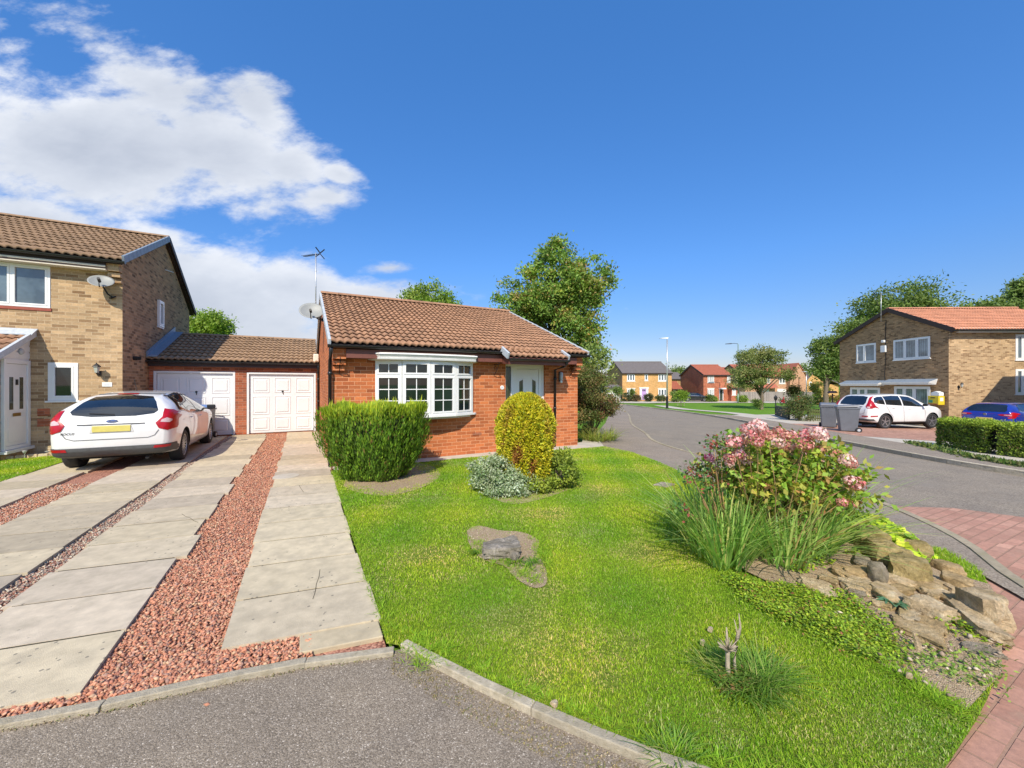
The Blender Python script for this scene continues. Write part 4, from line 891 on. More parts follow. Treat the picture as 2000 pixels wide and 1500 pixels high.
# gable face: u runs from the back corner towards the front corner so that 'right' is towards the viewer
def gx(px): return T1-t_on_gable(px)
go = RC+A_*T1+Vector((0, 0, RZ)); gu = -A_
def gwin(p0, p1, pt, pb, at): return (gx(p0), gx(p1), zg(at, pb)-RZ, zg(at, pt)-RZ)
w1 = gwin(1673, 1711, 669.5, 706.5, 1711); w2 = gwin(1745.5, 1817, 656.5, 699, 1817)
b1 = (gx(1661), gx(1719), .35, zg(1719, 757)-RZ); b2 = (gx(1747), gx(1817), .08, zg(1817, 755)-RZ)
mb = MB(); wallpanel(mb, go-Vector((0, 0, .3)), gu, nG, T1, Ze1-RZ+.3-.05, [(a, b, c+.3, d+.3) for a, b, c, d in (w1, w2, b1, b2)], .09)
P = lambda x, z: go+gu*x+Vector((0, 0, z-RZ))
mb.add([P(0, Ze1-.05), P(T1, Ze1-.05), P(T1, Ze0-.05), P(T1-TR, Zr-.06), P(0, Ze1-.05)][:4], [(0, 1, 2, 3)])
mb.build('gable_wall', M['brick_brown'], rh)
FW = 7.5; fo = RC+Vector((0, 0, RZ))
s0 = s_on_front(1983); hw = [(s0, s0+1.0, zf_(1990, 703)-RZ, zf_(1990, 653)-RZ), (s0, s0+1.0, zf_(1990, 770)-RZ, zf_(1990, 721)-RZ)]
mb = MB(); wallpanel(mb, fo-Vector((0, 0, .3)), B_, nF, FW, Ze0-RZ+.3-.05, [(a, b, c+.3, d+.3) for a, b, c, d in hw], .09)
for k in range(3): wbox(mb, fo, B_, nF, .002, .24, Ze0-RZ-.50+k*.13, Ze0-RZ-.50+k*.13+.10, 0, .06*(k+1))
mb.quad(RC+A_*T1+Vector((0, 0, RZ)), RC+A_*T1+B_*FW+Vector((0, 0, RZ)), RC+A_*T1+B_*FW+Vector((0, 0, Ze1-.05)), RC+A_*T1+Vector((0, 0, Ze1-.05)))
mb.build('wall', M['brick_buff'], rh)
for (a, b, c, d), cols in ((w1, (0, .42, 1)), (w2, (0, .33, .66, 1))): window(rh, go+gu*a+Vector((0, 0, c)), gu, nG, b-a, d-c, cols, None, 'glass_curtain', fw=.07, rec=.02, sill=.05, sub=.04)
window(rh, go+gu*b1[0]+Vector((0, 0, b1[2])), gu, nG, b1[1]-b1[0], b1[3]-b1[2], (0, .3, .55, 1), None, 'glass_curtain', fw=.09, rec=.02, sill=0, sub=.05)
window(rh, go+gu*b2[0]+Vector((0, 0, b2[2])), gu, nG, b2[1]-b2[0], b2[3]-b2[2], (0, .3, .58, 1), None, 'glass_curtain', fw=.09, rec=.02, sill=0, sub=.05)
for (a, b, c, d) in hw: window(rh, fo+B_*a+Vector((0, 0, c)), B_, nF, b-a, d-c, (0, .36, 1), None, 'glass_grey', fw=.07, rec=.02, sill=.05, sub=.04)
for (p0, p1, at, py0_, py1_) in ((1652, 1730, 1730, 743, 754), (1735, 1832, 1832, 740, 751.5)):
    a, b = gx(p0), gx(p1); z0, z1 = zg(at, py1_)-RZ, zg(at, py0_)-RZ; mb = MB(); Q = lambda x, z, d: go+gu*x+Vector((0, 0, z))+nG*d
    mb.add([Q(a+.1, z0, 0), Q(b-.1, z0, 0), Q(b-.1, z0, .42), Q(a+.1, z0, .42), Q(a, z1, 0), Q(b, z1, 0), Q(b, z0+.14, .5), Q(a, z0+.14, .5)], [(0, 3, 2, 1), (4, 5, 6, 7), (3, 7, 6, 2), (0, 4, 7, 3), (1, 2, 6, 5), (0, 1, 5, 4)])
    ca = mb.build('window_canopy', M['upvc'], rh, bevel=.01)
    mb = MB(); mb.add([Q(a+.02, z1+.012, 0), Q(b-.02, z1+.012, 0), Q(b-.02, z0+.152, .48), Q(a+.02, z0+.152, .48)], [(0, 1, 2, 3)]); sub(mb, 'lead_cover', M['lead'], ca, rh)
# roof
OV = .12
e0 = RC-A_*.35-B_*OV; e1 = RC+A_*(T1+.35)-B_*OV; rr_ = RC+A_*TR-B_*OV
k0 = (Zr-Ze0)/TR; k1 = (Zr-Ze1)/(T1-TR)
E0 = e0+Vector((0, 0, Ze0-.35*k0+.05)); E1 = e1+Vector((0, 0, Ze1-.35*k1+.05)); RR = rr_+Vector((0, 0, Zr+.05))
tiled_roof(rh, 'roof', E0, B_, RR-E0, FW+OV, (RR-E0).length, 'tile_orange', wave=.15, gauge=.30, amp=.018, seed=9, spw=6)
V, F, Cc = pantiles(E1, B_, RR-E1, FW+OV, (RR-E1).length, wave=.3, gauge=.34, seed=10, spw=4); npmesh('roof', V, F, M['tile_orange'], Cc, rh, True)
ridge_run(rh, RR+Vector((0, 0, .02)), RR+B_*(FW+OV)+Vector((0, 0, .02)), 'tile_orange', .12)
mb = MB(); dn = Vector((0, 0, -.10))
mb.beam(E0+dn*.6, RR+dn*.6, .05, .24, (0, 0, 1)); mb.beam(RR+dn*.6, E1+dn*.6, .05, .24, (0, 0, 1)); mb.build('bargeboard', M['dark_wood'], rh)
mb = MB(); mb.add([E0+dn, RR+dn, RR+dn+B_*FW, E0+dn+B_*FW, E1+dn, E1+dn+B_*FW], [(0, 1, 2, 3), (1, 4, 5, 2)]); mb.build('roof_underlay', M['dark_wood'], rh)
mb = MB(); wbox(mb, fo, B_, nF, .245, FW, Ze0-RZ-.28, Ze0-RZ-.05, .002, .30); mb.build('fascia', M['upvc'], rh)
gutter(rh, E0+B_*.02-A_*.03+Vector((0, 0, -.06)), E0+B_*FW-A_*.03+Vector((0, 0, -.06)), -A_, joints=3)
mb = MB(); x = gx(1729.5); mb.tube([P(x+.05, zg(1729, 625))+nG*.02, P(x, zg(1729, 660))+nG*.02, P(x+.03, zg(1729, 700))+nG*.02, P(x-.04, zg(1729, 730))+nG*.02, P(x, zg(1729, 745))+nG*.02], .018, 6); mb.build('cable', M['iron'], rh)
t_ = RC+A_*t_on_gable(1728)-B_*.22; za = zg(1727, 628)
aerial((t_.x, t_.y, za), zg(1727, 571)-za, 'television aerial on a pole fixed to the brown brick gable across the road', R(-30), 1, 1.5, (B_.x*.2, B_.y*.2))
ab = thing('alarm_box', 'white alarm box on the brown brick gable between the upper windows', 'alarm box', tuple(P(gx(1728), 0)))
x = gx(1728); mb = MB(); z0 = zg(1728, 688)-RZ; z1 = zg(1728, 675)-RZ; wbox(mb, go, gu, nG, x-.16, x+.16, z0, z1, .01, .13); mb.build('box', M['upvc'], ab, bevel=.02)
mb = MB(); wbox(mb, go, gu, nG, x-.10, x+.10, z1+.18, z1+.34, .01, .15); mb.build('camera_box', M['upvc'], ab, bevel=.03)
lp = RC+B_*s_on_front(1872)-A_*.001; lantern(lp.x, lp.y, zf_(1868, 756), tuple(-A_), 'black coach lantern on the sunlit side wall of the right house')
yb = thing('wall_cabinet', 'bright yellow box with a small white cap fixed low on the brown gable', 'wall box', tuple(P(gx(1835), RZ)))
xa, xb = gx(1824.5), gx(1846); z0, z1 = zg(1838, 790.5)-RZ, zg(1838, 773.5)-RZ
mb = MB(); wbox(mb, go, gu, nG, xa, xb, z0, z1, .02, .34); mb.build('cabinet', M['yellow_box'], yb, bevel=.015)
mb = MB(); wbox(mb, go, gu, nG, xa+.15, xb-.18, z1-.12, z1-.07, .34, .346); mb.build('slot', M['iron'], yb)
mb = MB(); wbox(mb, go, gu, nG, xa+.04, xa+.26, z0+.10, z0+.25, .34, .346); mb.build('green_panel', M['green_mark'], yb)
mb = MB(); wbox(mb, go, gu, nG, xa+.03, xb-.05, z0+.01, z0+.06, .34, .346); mb.build('red_band', M['red_mark'], yb)
mb = MB(); wbox(mb, go, gu, (nG), xb, xb+.005, z0+.2, z1-.08, .1, .26); mb.build('white_label', M['upvc'], yb)
mb = MB(); c0 = go+gu*(xa+.24); zt = z1+.02; hh = .16
mb.prism([go+gu*(xa+.14)+nG*.30+Vector((0, 0, zt)), go+gu*(xb-.02)+nG*.30+Vector((0, 0, zt)), go+gu*(xb-.02)+nG*.30+Vector((0, 0, zt+hh)), go+gu*((xa+xb)/2+.06)+nG*.30+Vector((0, 0, zt+hh+.08)), go+gu*(xa+.14)+nG*.30+Vector((0, 0, zt+hh))], -nG*.25); mb.build('cap', M['upvc'], yb)
# unseen block added past right edge, throws the slanting shade on the right house
nb = thing('shade_block', 'unseen house-shaped block beyond the right edge, added to shade the right house', 'house', (RCx, RCy, RZ))
def NB(s, d, z): q = RC+B_*s-A_*d; return Vector((q.x, q.y, z))
mb = MB(); mb.prism([NB(.25, 4.4, -1), NB(.25, 4.4, 3.0), NB(2.55, 4.4, 5.85), NB(8, 4.4, 5.85), NB(8, 4.4, -1)], -A_*3); mb.build('wall', M['brick_buff'], nb)
mb = MB(); mb.prism([NB(-.02, 4.25, 2.72), NB(-.02, 4.25, 2.90), NB(2.5, 4.25, 5.97), NB(8, 4.25, 5.97), NB(8, 4.25, 5.86), NB(2.55, 4.25, 5.86)], -A_*3.3); mb.build('roof', M['tile_orange'], nb, col=True)
# ================================================================ FAR HOUSES
CR = Vector((C_, -S_, 0)); CF = Vector((S_, C_, 0))
def cube_house(name, label, cat, px0, px1, d, pe, pb, depth, papex, mats, wins=(), parts=None, yaw=0, hip=False, eav=.25):
    """front seen between px0..px1 at distance d; pe/pb = photo heights of eaves/base; papex = photo height of ridge"""
    r0 = (px0-1000)/FPX*d; x, y = CW(r0, d); zb = CH+(750-pb)/FPX*d; ze = CH+(750-pe)/FPX*d; W = (px1-px0)/FPX*d
    zr = CH+(750-papex)/FPX*(d+depth/2); t = thing(name, label, cat, (x, y, zb), -TH+yaw); H = ze-zb
    mw, ms, mr = mats
    holes = []
    for w in wins: holes.append(((w[0]-px0)/FPX*d, (w[1]-px0)/FPX*d, (pb-w[3])/FPX*d, (pb-w[2])/FPX*d))
    mb = MB(); wallpanel(mb, (0, 0, -.3), EX, NY, W, H+.3, [(a, b, c+.3, e+.3) for a, b, c, e in holes], .08); mb.quad((0, depth, -.3), (W, depth, -.3), (W, depth, H), (0, depth, H))
    mb.build('wall', M[mw], t, local=True)
    mb = MB()
    for xx in (0, W): mb.add([(xx, 0, -.3), (xx, depth, -.3), (xx, depth, H), (xx, depth/2, zr-zb-.08), (xx, 0, H)], [(0, 1, 2, 3, 4)])
    mb.build('gable_wall', M[ms], t, local=True)
    k = (zr-zb-H)/(depth/2); mb = MB(); e = eav; rz = zr-zb
    mb.prism([(-.15, -e, H-e*k+.06), (-.15, depth/2, rz+.06), (-.15, depth+e, H-e*k+.06), (-.15, depth+e, H-e*k-.06), (-.15, depth/2, rz-.06), (-.15, -e, H-e*k-.06)], (W+.3, 0, 0))
    nC = 14
    for i in range(nC):
        f0 = i/nC; mb.beam((-.14, -e+(depth/2+e)*f0, H-e*k+.085+(rz-H+e*k)*f0), (W+.14, -e+(depth/2+e)*f0, H-e*k+.085+(rz-H+e*k)*f0), .12, .03, (0, -k, 1))
    ridge = [(-.16, depth/2, rz+.10), (W+.16, depth/2, rz+.10)]; mb.beam(*ridge, .25, .12)
    mb.build('roof', M[mr], t, local=True, col=True)
    mb = MB(); mb.beam((-.17, -e, H-e*k), (-.17, depth/2, rz), .05, .26, (0, 0, 1)); mb.beam((-.17, depth/2, rz), (-.17, depth+e, H-e*k), .05, .26, (0, 0, 1)); mb.box(-.1, W+.1, -e-.04, -e+.02, H-e*k-.14, H-e*k+.02); mb.build('fascia', M['dark_wood'], t, local=True)
    for w, (a, b, c, e_) in zip(wins, holes):
        kind = w[4] if len(w) > 4 else 3
        window(t, (a, 0, c), EX, NY, b-a, e_-c, tuple(np.linspace(0, 1, kind+1)), None, w[5] if len(w) > 5 else 'glass_grey', fw=.10, rec=.0, sill=.08, local=True, sub=.05)
        mb = MB(); mb.box(a-.12, b+.12, -.04, -.001, c-.16, c-.082); mb.box(a-.1, b+.1, -.03, -.001, e_, e_+.16); mb.build('stone_lintel', M['cream'], t, local=True)
    return t, W, H, FPX/d
def far_door(t, px0, a, b, top, base, d, mat, pb, sur=.25, canopy=False):
    x0, x1 = (a-px0)/FPX*d, (b-px0)/FPX*d; h = (pb-top)/FPX*d; h0 = (pb-base)/FPX*d
    mb = MB(); mb.box(x0-sur, x0, -.1, -.001, h0, h); mb.box(x1, x1+sur, -.1, -.001, h0, h); mb.box(x0-sur-.08, x1+sur+.08, -.16 if not canopy else -.9, -.001, h, h+.22); mb.build('door_surround', M['upvc'], t, local=True)
    mb = MB(); mb.box(x0, x1, -.05, -.002, h0, h-.002); dd = mb.build('front_door', M[mat], t, local=True)
    mb = MB(); mb.box(x0+.15, x0+.35, -.06, -.05, h-.45, h-.2); mb.box(x1-.35, x1-.15, -.06, -.05, h-.45, h-.2); o = mb.build('glazing', M['glass'], None); o.parent = dd
ye, *_ = cube_house('detached_house', 'yellow brick house with grey slate roof and a lilac front door', 'house', 1215.5, 1312, 68, 728, 783, 10.5, 707.5, ('brick_orange', 'brick_dkorange', 'tile_grey'),
    [(1224.5, 1240, 730.5, 744, 3), (1259, 1265.5, 730.5, 743, 1), (1285.5, 1302, 730.5, 744, 3), (1224.5, 1240, 759.5, 774, 3, 'glass_curtain'), (1285.5, 1302, 759.5, 773, 3)])
far_door(ye, 1215.5, 1253, 1262, 759, 781, 68, 'purple', 783, .35)
re_, *_ = cube_house('detached_house', 'red brick house with red tiled roof and a dark front door by the street lamp', 'house', 1374, 1428, 68, 731.5, 783, 9.3, 713.5, ('brick_farred', 'brick_farred', 'tile_farred'),
    [(1382, 1394.5, 733, 746.5, 3), (1420, 1427, 733, 746.5, 2), (1382, 1394.5, 759.5, 774, 3)])
far_door(re_, 1374, 1405.5, 1411, 760, 782, 68, 'dark_green_wood', 783, .1, True)
cube_house('detached_house', 'low red brick house wing just right of the red brick house', 'house', 1428.5, 1442, 67, 757, 783, 8, 740, ('brick_farred', 'brick_farred', 'tile_farred'), [(1430, 1437, 760, 771, 2)])
cube_house('detached_house', 'red tiled roof house seen over the red brick house', 'house', 1420, 1450, 84, 732, 776, 8, 718.5, ('brick_farred', 'brick_farred', 'tile_farred'))
cube_house('detached_house', 'yellow brick house behind, between the yellow and the red brick houses', 'house', 1300, 1340, 92, 740, 775, 10, 728, ('brick_dkorange', 'brick_dkorange', 'tile_grey'))
g_, *_ = cube_house('garage', 'small red roofed garage between the yellow and the red brick houses', 'garage', 1313.5, 1331, 72, 759, 781, 5, 746, ('brick_farred', 'brick_farred', 'tile_farred'), [(1314.5, 1319, 761.5, 769, 1)])
cube_house('detached_house', 'grey roofed house seen over the shrub left of the yellow house', 'house', 1150, 1180, 95, 741, 774, 9, 728.5, ('brick_orange', 'brick_dkorange', 'tile_grey'))
wg, *_ = cube_house('garage', 'white fronted garage half hidden by the shrub left of the yellow house', 'garage', 1180, 1213, 66, 757, 783, 5, 753, ('white_dull', 'white_dull', 'tile_grey'))
sa, *_ = cube_house('detached_house', 'salmon brick house with pinkish tiled roof behind the street tree', 'house', 1455, 1543, 78, 735, 781, 11, 713, ('brick_salmon', 'brick_salmon', 'tile_farred'),
    [(1466, 1478, 738, 749, 2), (1494, 1504, 737.5, 749, 2), (1521.5, 1533.5, 737, 749, 2)], yaw=0)
mb = MB(); q = 78/FPX; mb.box((1486-1455)*q, (1504-1455)*q, -1.2, -.01, 2.3, 2.45); mb.prism([((1484-1455)*q, -1.2, 2.45), ((1484-1455)*q, 0, 3.3), ((1484-1455)*q, 0, 2.45)], ((1513-1484)*q, 0, 0)); mb.build('porch_roof', M['tile_farred'], sa, local=True, col=True)
mb = MB(); mb.box((1487-1455)*q, (1502-1455)*q, -.05, -.01, 0, 2.2); mb.box((1518-1455)*q, (1535-1455)*q, -.05, -.01, 0, 2.2); mb.build('garage_door', M['upvc'], sa, local=True)
# its gable turned to us at the right end
r0 = (1543-1000)/FPX*77; x, y = CW(r0, 77); q = 77/FPX
sg2 = thing('detached_house', 'pale salmon brick gable end house right of the street tree', 'house', (x, y, -1.3), -TH)
W = (1574-1543)*q; H = (781-738)*q; hr = (781-713)*q
mb = MB(); mb.add([(0, 0, -.2), (W, 0, -.2), (W, 0, H), (W*.52, 0, hr), (0, 0, H)], [(0, 1, 2, 3, 4)]); mb.quad((W, 0, -.2), (W, 9, -.2), (W, 9, H), (W, 0, H)); mb.quad((0, 0, -.2), (0, 9, -.2), (0, 9, H), (0, 0, H)); mb.build('wall', M['brick_salmon'], sg2, local=True)
mb = MB(); mb.prism([(-.2, -.15, H-.1), (W*.52, -.15, hr+.05), (W+.2, -.15, H-.1), (W+.2, -.15, H+.05), (W*.52, -.15, hr+.22), (-.2, -.15, H+.05)], (0, 9, 0)); mb.build('roof', M['tile_farred'], sg2, local=True, col=True)
mb = MB(); mb.tube([(W*.55, -.05, 0), (W*.55, -.05, H*.98)], .05, 6); mb.build('downpipe', M['black_plastic'], sg2, local=True)
r0 = (1575-1000)/FPX*82; x, y = CW(r0, 82); q = 82/FPX
y2 = thing('detached_house', 'yellow brick gabled house partly behind the brown brick house', 'house', (x, y, -1.3), -TH)
W = (1612-1575)*q; H = (778-746)*q; hr = (778-730.5)*q
mb = MB(); wallpanel(mb, (0, 0, -.2), EX, NY, W, H+.2, [(5*q, 10*q, (778-755)*q+.2, (778-746.5)*q+.2)], .1); mb.add([(0, 0, H), (W, 0, H-.6), (W*.33, 0, hr)], [(0, 1, 2)]); mb.box(W, W+3.2, .5, 8, -.2, H-.6); mb.quad((0, 0, -.2), (0, 9, -.2), (0, 9, H), (0, 0, H)); mb.build('wall', M['brick_orange'], y2, local=True)
window(y2, (5*q, 0, (778-755)*q), EX, NY, 5*q, 8.5*q, (0, 1), None, 'glass', fw=.12, rec=0, sill=.08, local=True)
mb = MB(); mb.prism([(-.2, -.15, H-.1), (W*.33, -.15, hr), (W+3.4, -.15, H-.7), (W+3.4, -.15, H-.5), (W*.33, -.15, hr+.2), (-.2, -.15, H+.1)], (0, 9, 0)); mb.build('roof', M['tile_grey'], y2, local=True, col=True)
# ================================================================ CARS  (local: +x forward, +y left, z up)
def carpaint(name, col, flake=0):
    m, nt, b, out = newmat(name); b.inputs['Base Color'].default_value = (*col, 1); b.inputs['Roughness'].default_value = .32
    b.inputs['Coat Weight'].default_value = 1; b.inputs['Coat Roughness'].default_value = .03; b.inputs['Metallic'].default_value = flake
    geo = nn(nt, 'ShaderNodeNewGeometry'); n = noise(nt, geo.outputs['Position'], 3, 5); c = ramp(nt, n.outputs['Fac'], [(.3, [x*.93 for x in col]), (.7, [min(1, x*1.04) for x in col])]); nt.links.new(c, b.inputs['Base Color']); return m
M['paint_white'] = carpaint('paint_white', (.74, .74, .73)); M['paint_blue'] = carpaint('paint_blue', (.012, .035, .33), .2); M['paint_black'] = carpaint('paint_black', (.012, .012, .015))
M['car_glass'] = glassm('car_glass', (.010, .014, .018), .02, 1.0)
M['tyre'] = pm('tyre', (.022, .022, .023), .8, .2, 30, .3, 120); M['alloy'] = pm('alloy', (.50, .50, .51), .3, .08, 20, metal=.8); M['well'] = pm('well', (.01, .01, .01), .9)
M['lamp_red'] = pm('lamp_red', (.36, .003, .010), .28, .15, 14, coat=.15); M['lamp_clear'] = pm('lamp_clear', (.55, .40, .40), .12, .1, 25, coat=1)
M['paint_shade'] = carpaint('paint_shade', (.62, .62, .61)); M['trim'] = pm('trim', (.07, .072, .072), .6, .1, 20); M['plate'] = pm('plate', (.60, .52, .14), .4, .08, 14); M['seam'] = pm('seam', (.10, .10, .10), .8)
def ci(pts, x):      # smooth monotone-ish interpolation of control points
    xs = [p[0] for p in pts]; ys = [p[1] for p in pts]
    if x <= xs[0]: return ys[0]
    if x >= xs[-1]: return ys[-1]
    i = max(k for k in range(len(xs)) if xs[k] <= x); i = min(i, len(xs)-2); t = (x-xs[i])/(xs[i+1]-xs[i])
    def sl(k):
        if k <= 0 or k >= len(xs)-1: return 0 if k <= 0 else (ys[-1]-ys[-2])/(xs[-1]-xs[-2])
        a = (ys[k]-ys[k-1])/(xs[k]-xs[k-1]); b = (ys[k+1]-ys[k])/(xs[k+1]-xs[k]); return 0 if a*b <= 0 else 2*a*b/(a+b)
    if i == 0: m0 = (ys[1]-ys[0])/(xs[1]-xs[0])
    else: m0 = sl(i)
    m1 = sl(i+1); h = xs[i+1]-xs[i]
    return (2*t**3-3*t*t+1)*ys[i]+(t**3-2*t*t+t)*h*m0+(-2*t**3+3*t*t)*ys[i+1]+(t**3-t*t)*h*m1
def make_car(sp, label, loc, yaw, name='parked_car', detail=True, group=None):
    t = thing(name, label, 'car', loc, yaw, group); L, W, Hh = sp['L'], sp['W'], sp['H']; w = W/2
    xs = sorted(set([round(v, 3) for v in list(np.linspace(-L/2, L/2, 64))+[-L/2+.012, -L/2+.035, -L/2+.07, L/2-.07, L/2-.035, L/2-.012]]))
    ring = []; nr = 0
    for x in xs:
        zt = ci(sp['top'], x); zb = ci(sp['bot'], x); wp = w*ci(sp['plan'], x); zbelt = min(ci(sp['belt'], x), zt-.05)
        hgt = max(0, zt-zbelt-.05); k = min(1, hgt/.35); wr = (wp*.90)*(1-k)+wp*sp.get('roofw', .74)*k
        yb = wp*(.965*k+.94*(1-k))
        zm = zb+(zbelt-zb)*.5
        ctl = [(0, zb), (wp*.82, zb), (wp*.955, zb+.035), (wp*.985, zb+.14), (wp*1.0, zm), (wp*.998, zbelt-.14), (wp*.985, zbelt-.05), (yb, zbelt), (yb*.55+wr*.45+.018*k, zbelt+(zt-zbelt)*.48), (wr+.012*k, zt-.075*k-.022*(1-k)), (wr*.93, zt-.032*k-.010*(1-k)), (wr*.72, zt-.010), (wr*.36, zt-.002), (0, zt)]
        ctl = [(a, max(zb, b)) for a, b in ctl]; P = []
        for i in range(len(ctl)-1):         # linear subdivide, softly
            P.append(ctl[i]); P.append(((ctl[i][0]+ctl[i+1][0])/2, (ctl[i][1]+ctl[i+1][1])/2))
        P.append(ctl[-1]); full = P+[(-a, b) for a, b in P[-2:0:-1]]; nr = len(full); ring += [(x, a, b) for a, b in full]
    fs = []; ns = len(xs)
    for i in range(ns-1):
        for k in range(nr): fs.append((i*nr+k, (i+1)*nr+k, (i+1)*nr+(k+1) % nr, i*nr+(k+1) % nr))
    fs.append(tuple(range(nr))); fs.append(tuple((ns-1)*nr+k for k in range(nr-1, -1, -1)))
    me = bpy.data.meshes.new('body'); me.from_pydata(ring, [], fs); me.update()
    bm = bmesh.new(); bm.from_mesh(me); bmesh.ops.recalc_face_normals(bm, faces=bm.faces)
    for it in range(2): bmesh.ops.smooth_vert(bm, verts=[v for v in bm.verts], factor=.35, use_axis_x=True, use_axis_y=True, use_axis_z=True)
    for v in bm.verts: v.co.y = max(-w, min(w, v.co.y))
    bm.to_mesh(me)
    bvh = BVHTree.FromBMesh(bm); bm.free()
    me.materials.append(M[sp['paint']]); me.materials.append(M['well'])
    body = bpy.data.objects.new('body', me); COL.objects.link(body)
    cut = MB()
    for ax in (sp['xr'], sp['xf']):
        for sd in (-1, 1): cut.lathe([(sp['wr']+.055, sd*(w-.26)), (sp['wr']+.055, sd*(w+.1))], (ax, 0, sp['wr']), 'y', 40)
    for ax in (sp['xr'], sp['xf']): pass
    co = cut.build('cutter', M['well'], None, local=True); co.data.materials.clear(); co.data.materials.append(M['well'])
    md = body.modifiers.new('b', 'BOOLEAN'); md.operation = 'DIFFERENCE'; md.object = co; md.solver = 'EXACT'; md.material_mode = 'TRANSFER'
    bpy.context.view_layer.update(); dg = bpy.context.evaluated_depsgraph_get(); m2 = bpy.data.meshes.new_from_object(body.evaluated_get(dg))
    body.modifiers.clear(); body.data = m2; bpy.data.objects.remove(co)
    m2.polygons.foreach_set('use_smooth', [True]*len(m2.polygons)); body.parent = t
    md = body.modifiers.new('es', 'EDGE_SPLIT'); md.split_angle = R(50)
    AX = {'rear': (Vector((1, 0, 0)), lambda a, b: Vector((-L, a, b))), 'front': (Vector((-1, 0, 0)), lambda a, b: Vector((L, a, b))),
          'left': (Vector((0, -1, 0)), lambda a, b: Vector((a, W*2, b))), 'right': (Vector((0, 1, 0)), lambda a, b: Vector((a, -W*2, b))), 'top': (Vector((0, 0, -1)), lambda a, b: Vector((a, b, 3)))}
    def patch(pname, side, poly, mat, off=.006, parent=None, maxe=.05):
        d, f = AX[side]; b2 = bmesh.new(); vs = [b2.verts.new((a, b, 0)) for a, b in poly]; fc = b2.faces.new(vs); bmesh.ops.triangulate(b2, faces=[fc])
        for _ in range(6):
            e = [e for e in b2.edges if e.calc_length() > maxe]
            if not e: break
            bmesh.ops.subdivide_edges(b2, edges=e, cuts=1); bmesh.ops.triangulate(b2, faces=b2.faces)
        bad = []
        for v in b2.verts:
            p = f(v.co.x, v.co.y); loc_, nrm, idx, dist = bvh.ray_cast(p, d)
            if loc_ is None: bad.append(v); continue
            v.co = loc_+(-d*off*.5+nrm*off*.6 if nrm.dot(d) < 0 else -d*off)
        bmesh.ops.delete(b2, geom=bad, context='VERTS'); m = bpy.data.meshes.new(pname); b2.normal_update()
        for fc in b2.faces:
            if fc.normal.dot(d) > 0: fc.normal_flip()
        b2.to_mesh(m); b2.free(); m.materials.append(M[mat]); m.polygons.foreach_set('use_smooth', [True]*len(m.polygons)); o = bpy.data.objects.new(pname, m); COL.objects.link(o); o.parent = parent or t
        return o
    def line(pname, side, pts, wd, mat, off=.007, parent=None):       # narrow strip along a polyline
        L_ = [Vector((*p, 0)) for p in pts]; up_, dn_ = [], []
        for i, p in enumerate(L_):
            dd = (L_[min(i+1, len(L_)-1)]-L_[max(i-1, 0)]).normalized(); n = Vector((-dd.y, dd.x, 0))*wd/2; up_.append((p+n)[:2]); dn_.append((p-n)[:2])
        return patch(pname, side, up_+dn_[::-1], mat, off, parent)
    for p in sp['rear']:
        q = patch(p[0], 'rear', p[1], p[2], p[3] if len(p) > 3 else .006)
        if p[0] == 'tail_light' and len(p) > 4: patch('lens', 'rear', p[4], 'lamp_clear', .013, q)
    for p in sp.get('lines_rear', []): line(p[0], 'rear', p[1], p[2], p[3])
    for sd in ('left', 'right'):
        for p in sp['side']: patch(p[0], sd, p[1], p[2], p[3] if len(p) > 3 else .006)
        for p in sp.get('lines_side', []): line(p[0], sd, p[1], p[2], p[3])
    for p in sp['front']: patch(p[0], 'front', p[1], p[2])
    for p in sp.get('topp', []): patch(p[0], 'top', p[1], p[2], p[3] if len(p) > 3 else .006)
    # wheels
    r = sp['wr']; rr = r*.69
    for ax, sd in ((sp['xr'], 1), (sp['xr'], -1), (sp['xf'], 1), (sp['xf'], -1)):
        c = (ax, 0, r); yo = sd*(w-.02); yi = sd*(w-.235); mb = MB()
        s = -sd; mb.lathe([(rr*.98, yo+s*.03), (rr*1.02, yo+s*.006), (r*.86, yo), (r*.96, yo+s*.02), (r, yo+s*.05), (r, yi-s*.04), (r*.95, yi), (rr, yi)], c, 'y', 40)
        ty = mb.build('wheel', M['tyre'], t, smooth=True, local=True); mb = MB(); n = sp.get('spokes', 10)
        ring_pts = [(rr*.99, yo+s*.022), (rr*.93, yo+s*.02), (rr*.90, yo+s*.05), (rr*.90, yo+s*.14), (.02, yo+s*.14)]
        mb.lathe([(rr*1.0, yo+s*.04), (rr*1.0, yo+s*.016), (rr*.92, yo+s*.018), (rr*.89, yo+s*.06)], c, 'y', 40); mb.f = mb.f[:-2]; mb.m = mb.m[:-2]
        for k in range(n):
            a = 2*math.pi*k/n+.2; da = .09 if n > 6 else .17
            for q in (((-da, .18*rr), (da, .18*rr), (da*.45, .93*rr), (-da*.45, .93*rr)),):
                vs = []
                for dep in (.03, .055):
                    for (an, rad) in q: vs.append((ax+rad*math.cos(a+an*(rr*.6/rad if rad < rr*.5 else 1)), yo+s*(dep-(.008 if rad > rr*.5 else 0)), r+rad*math.sin(a+an*(rr*.6/rad if rad < rr*.5 else 1))))
                mb.add(vs, [(0, 1, 2, 3), (7, 6, 5, 4), (0, 4, 5, 1), (1, 5, 6, 2), (2, 6, 7, 3), (3, 7, 4, 0)])
        mb.lathe([(.001, yo+s*.024), (rr*.16, yo+s*.026), (rr*.22, yo+s*.05)], c, 'y', 20)
        ri = mb.build('rim', M['alloy'], None, local=True); ri.parent = ty
        mb = MB(); mb.lathe([(rr*.9, yo+s*.09), (rr*.9, yo+s*.12)], c, 'y', 24); bd = mb.build('brake_disc', M['well'], None, local=True); bd.parent = ty
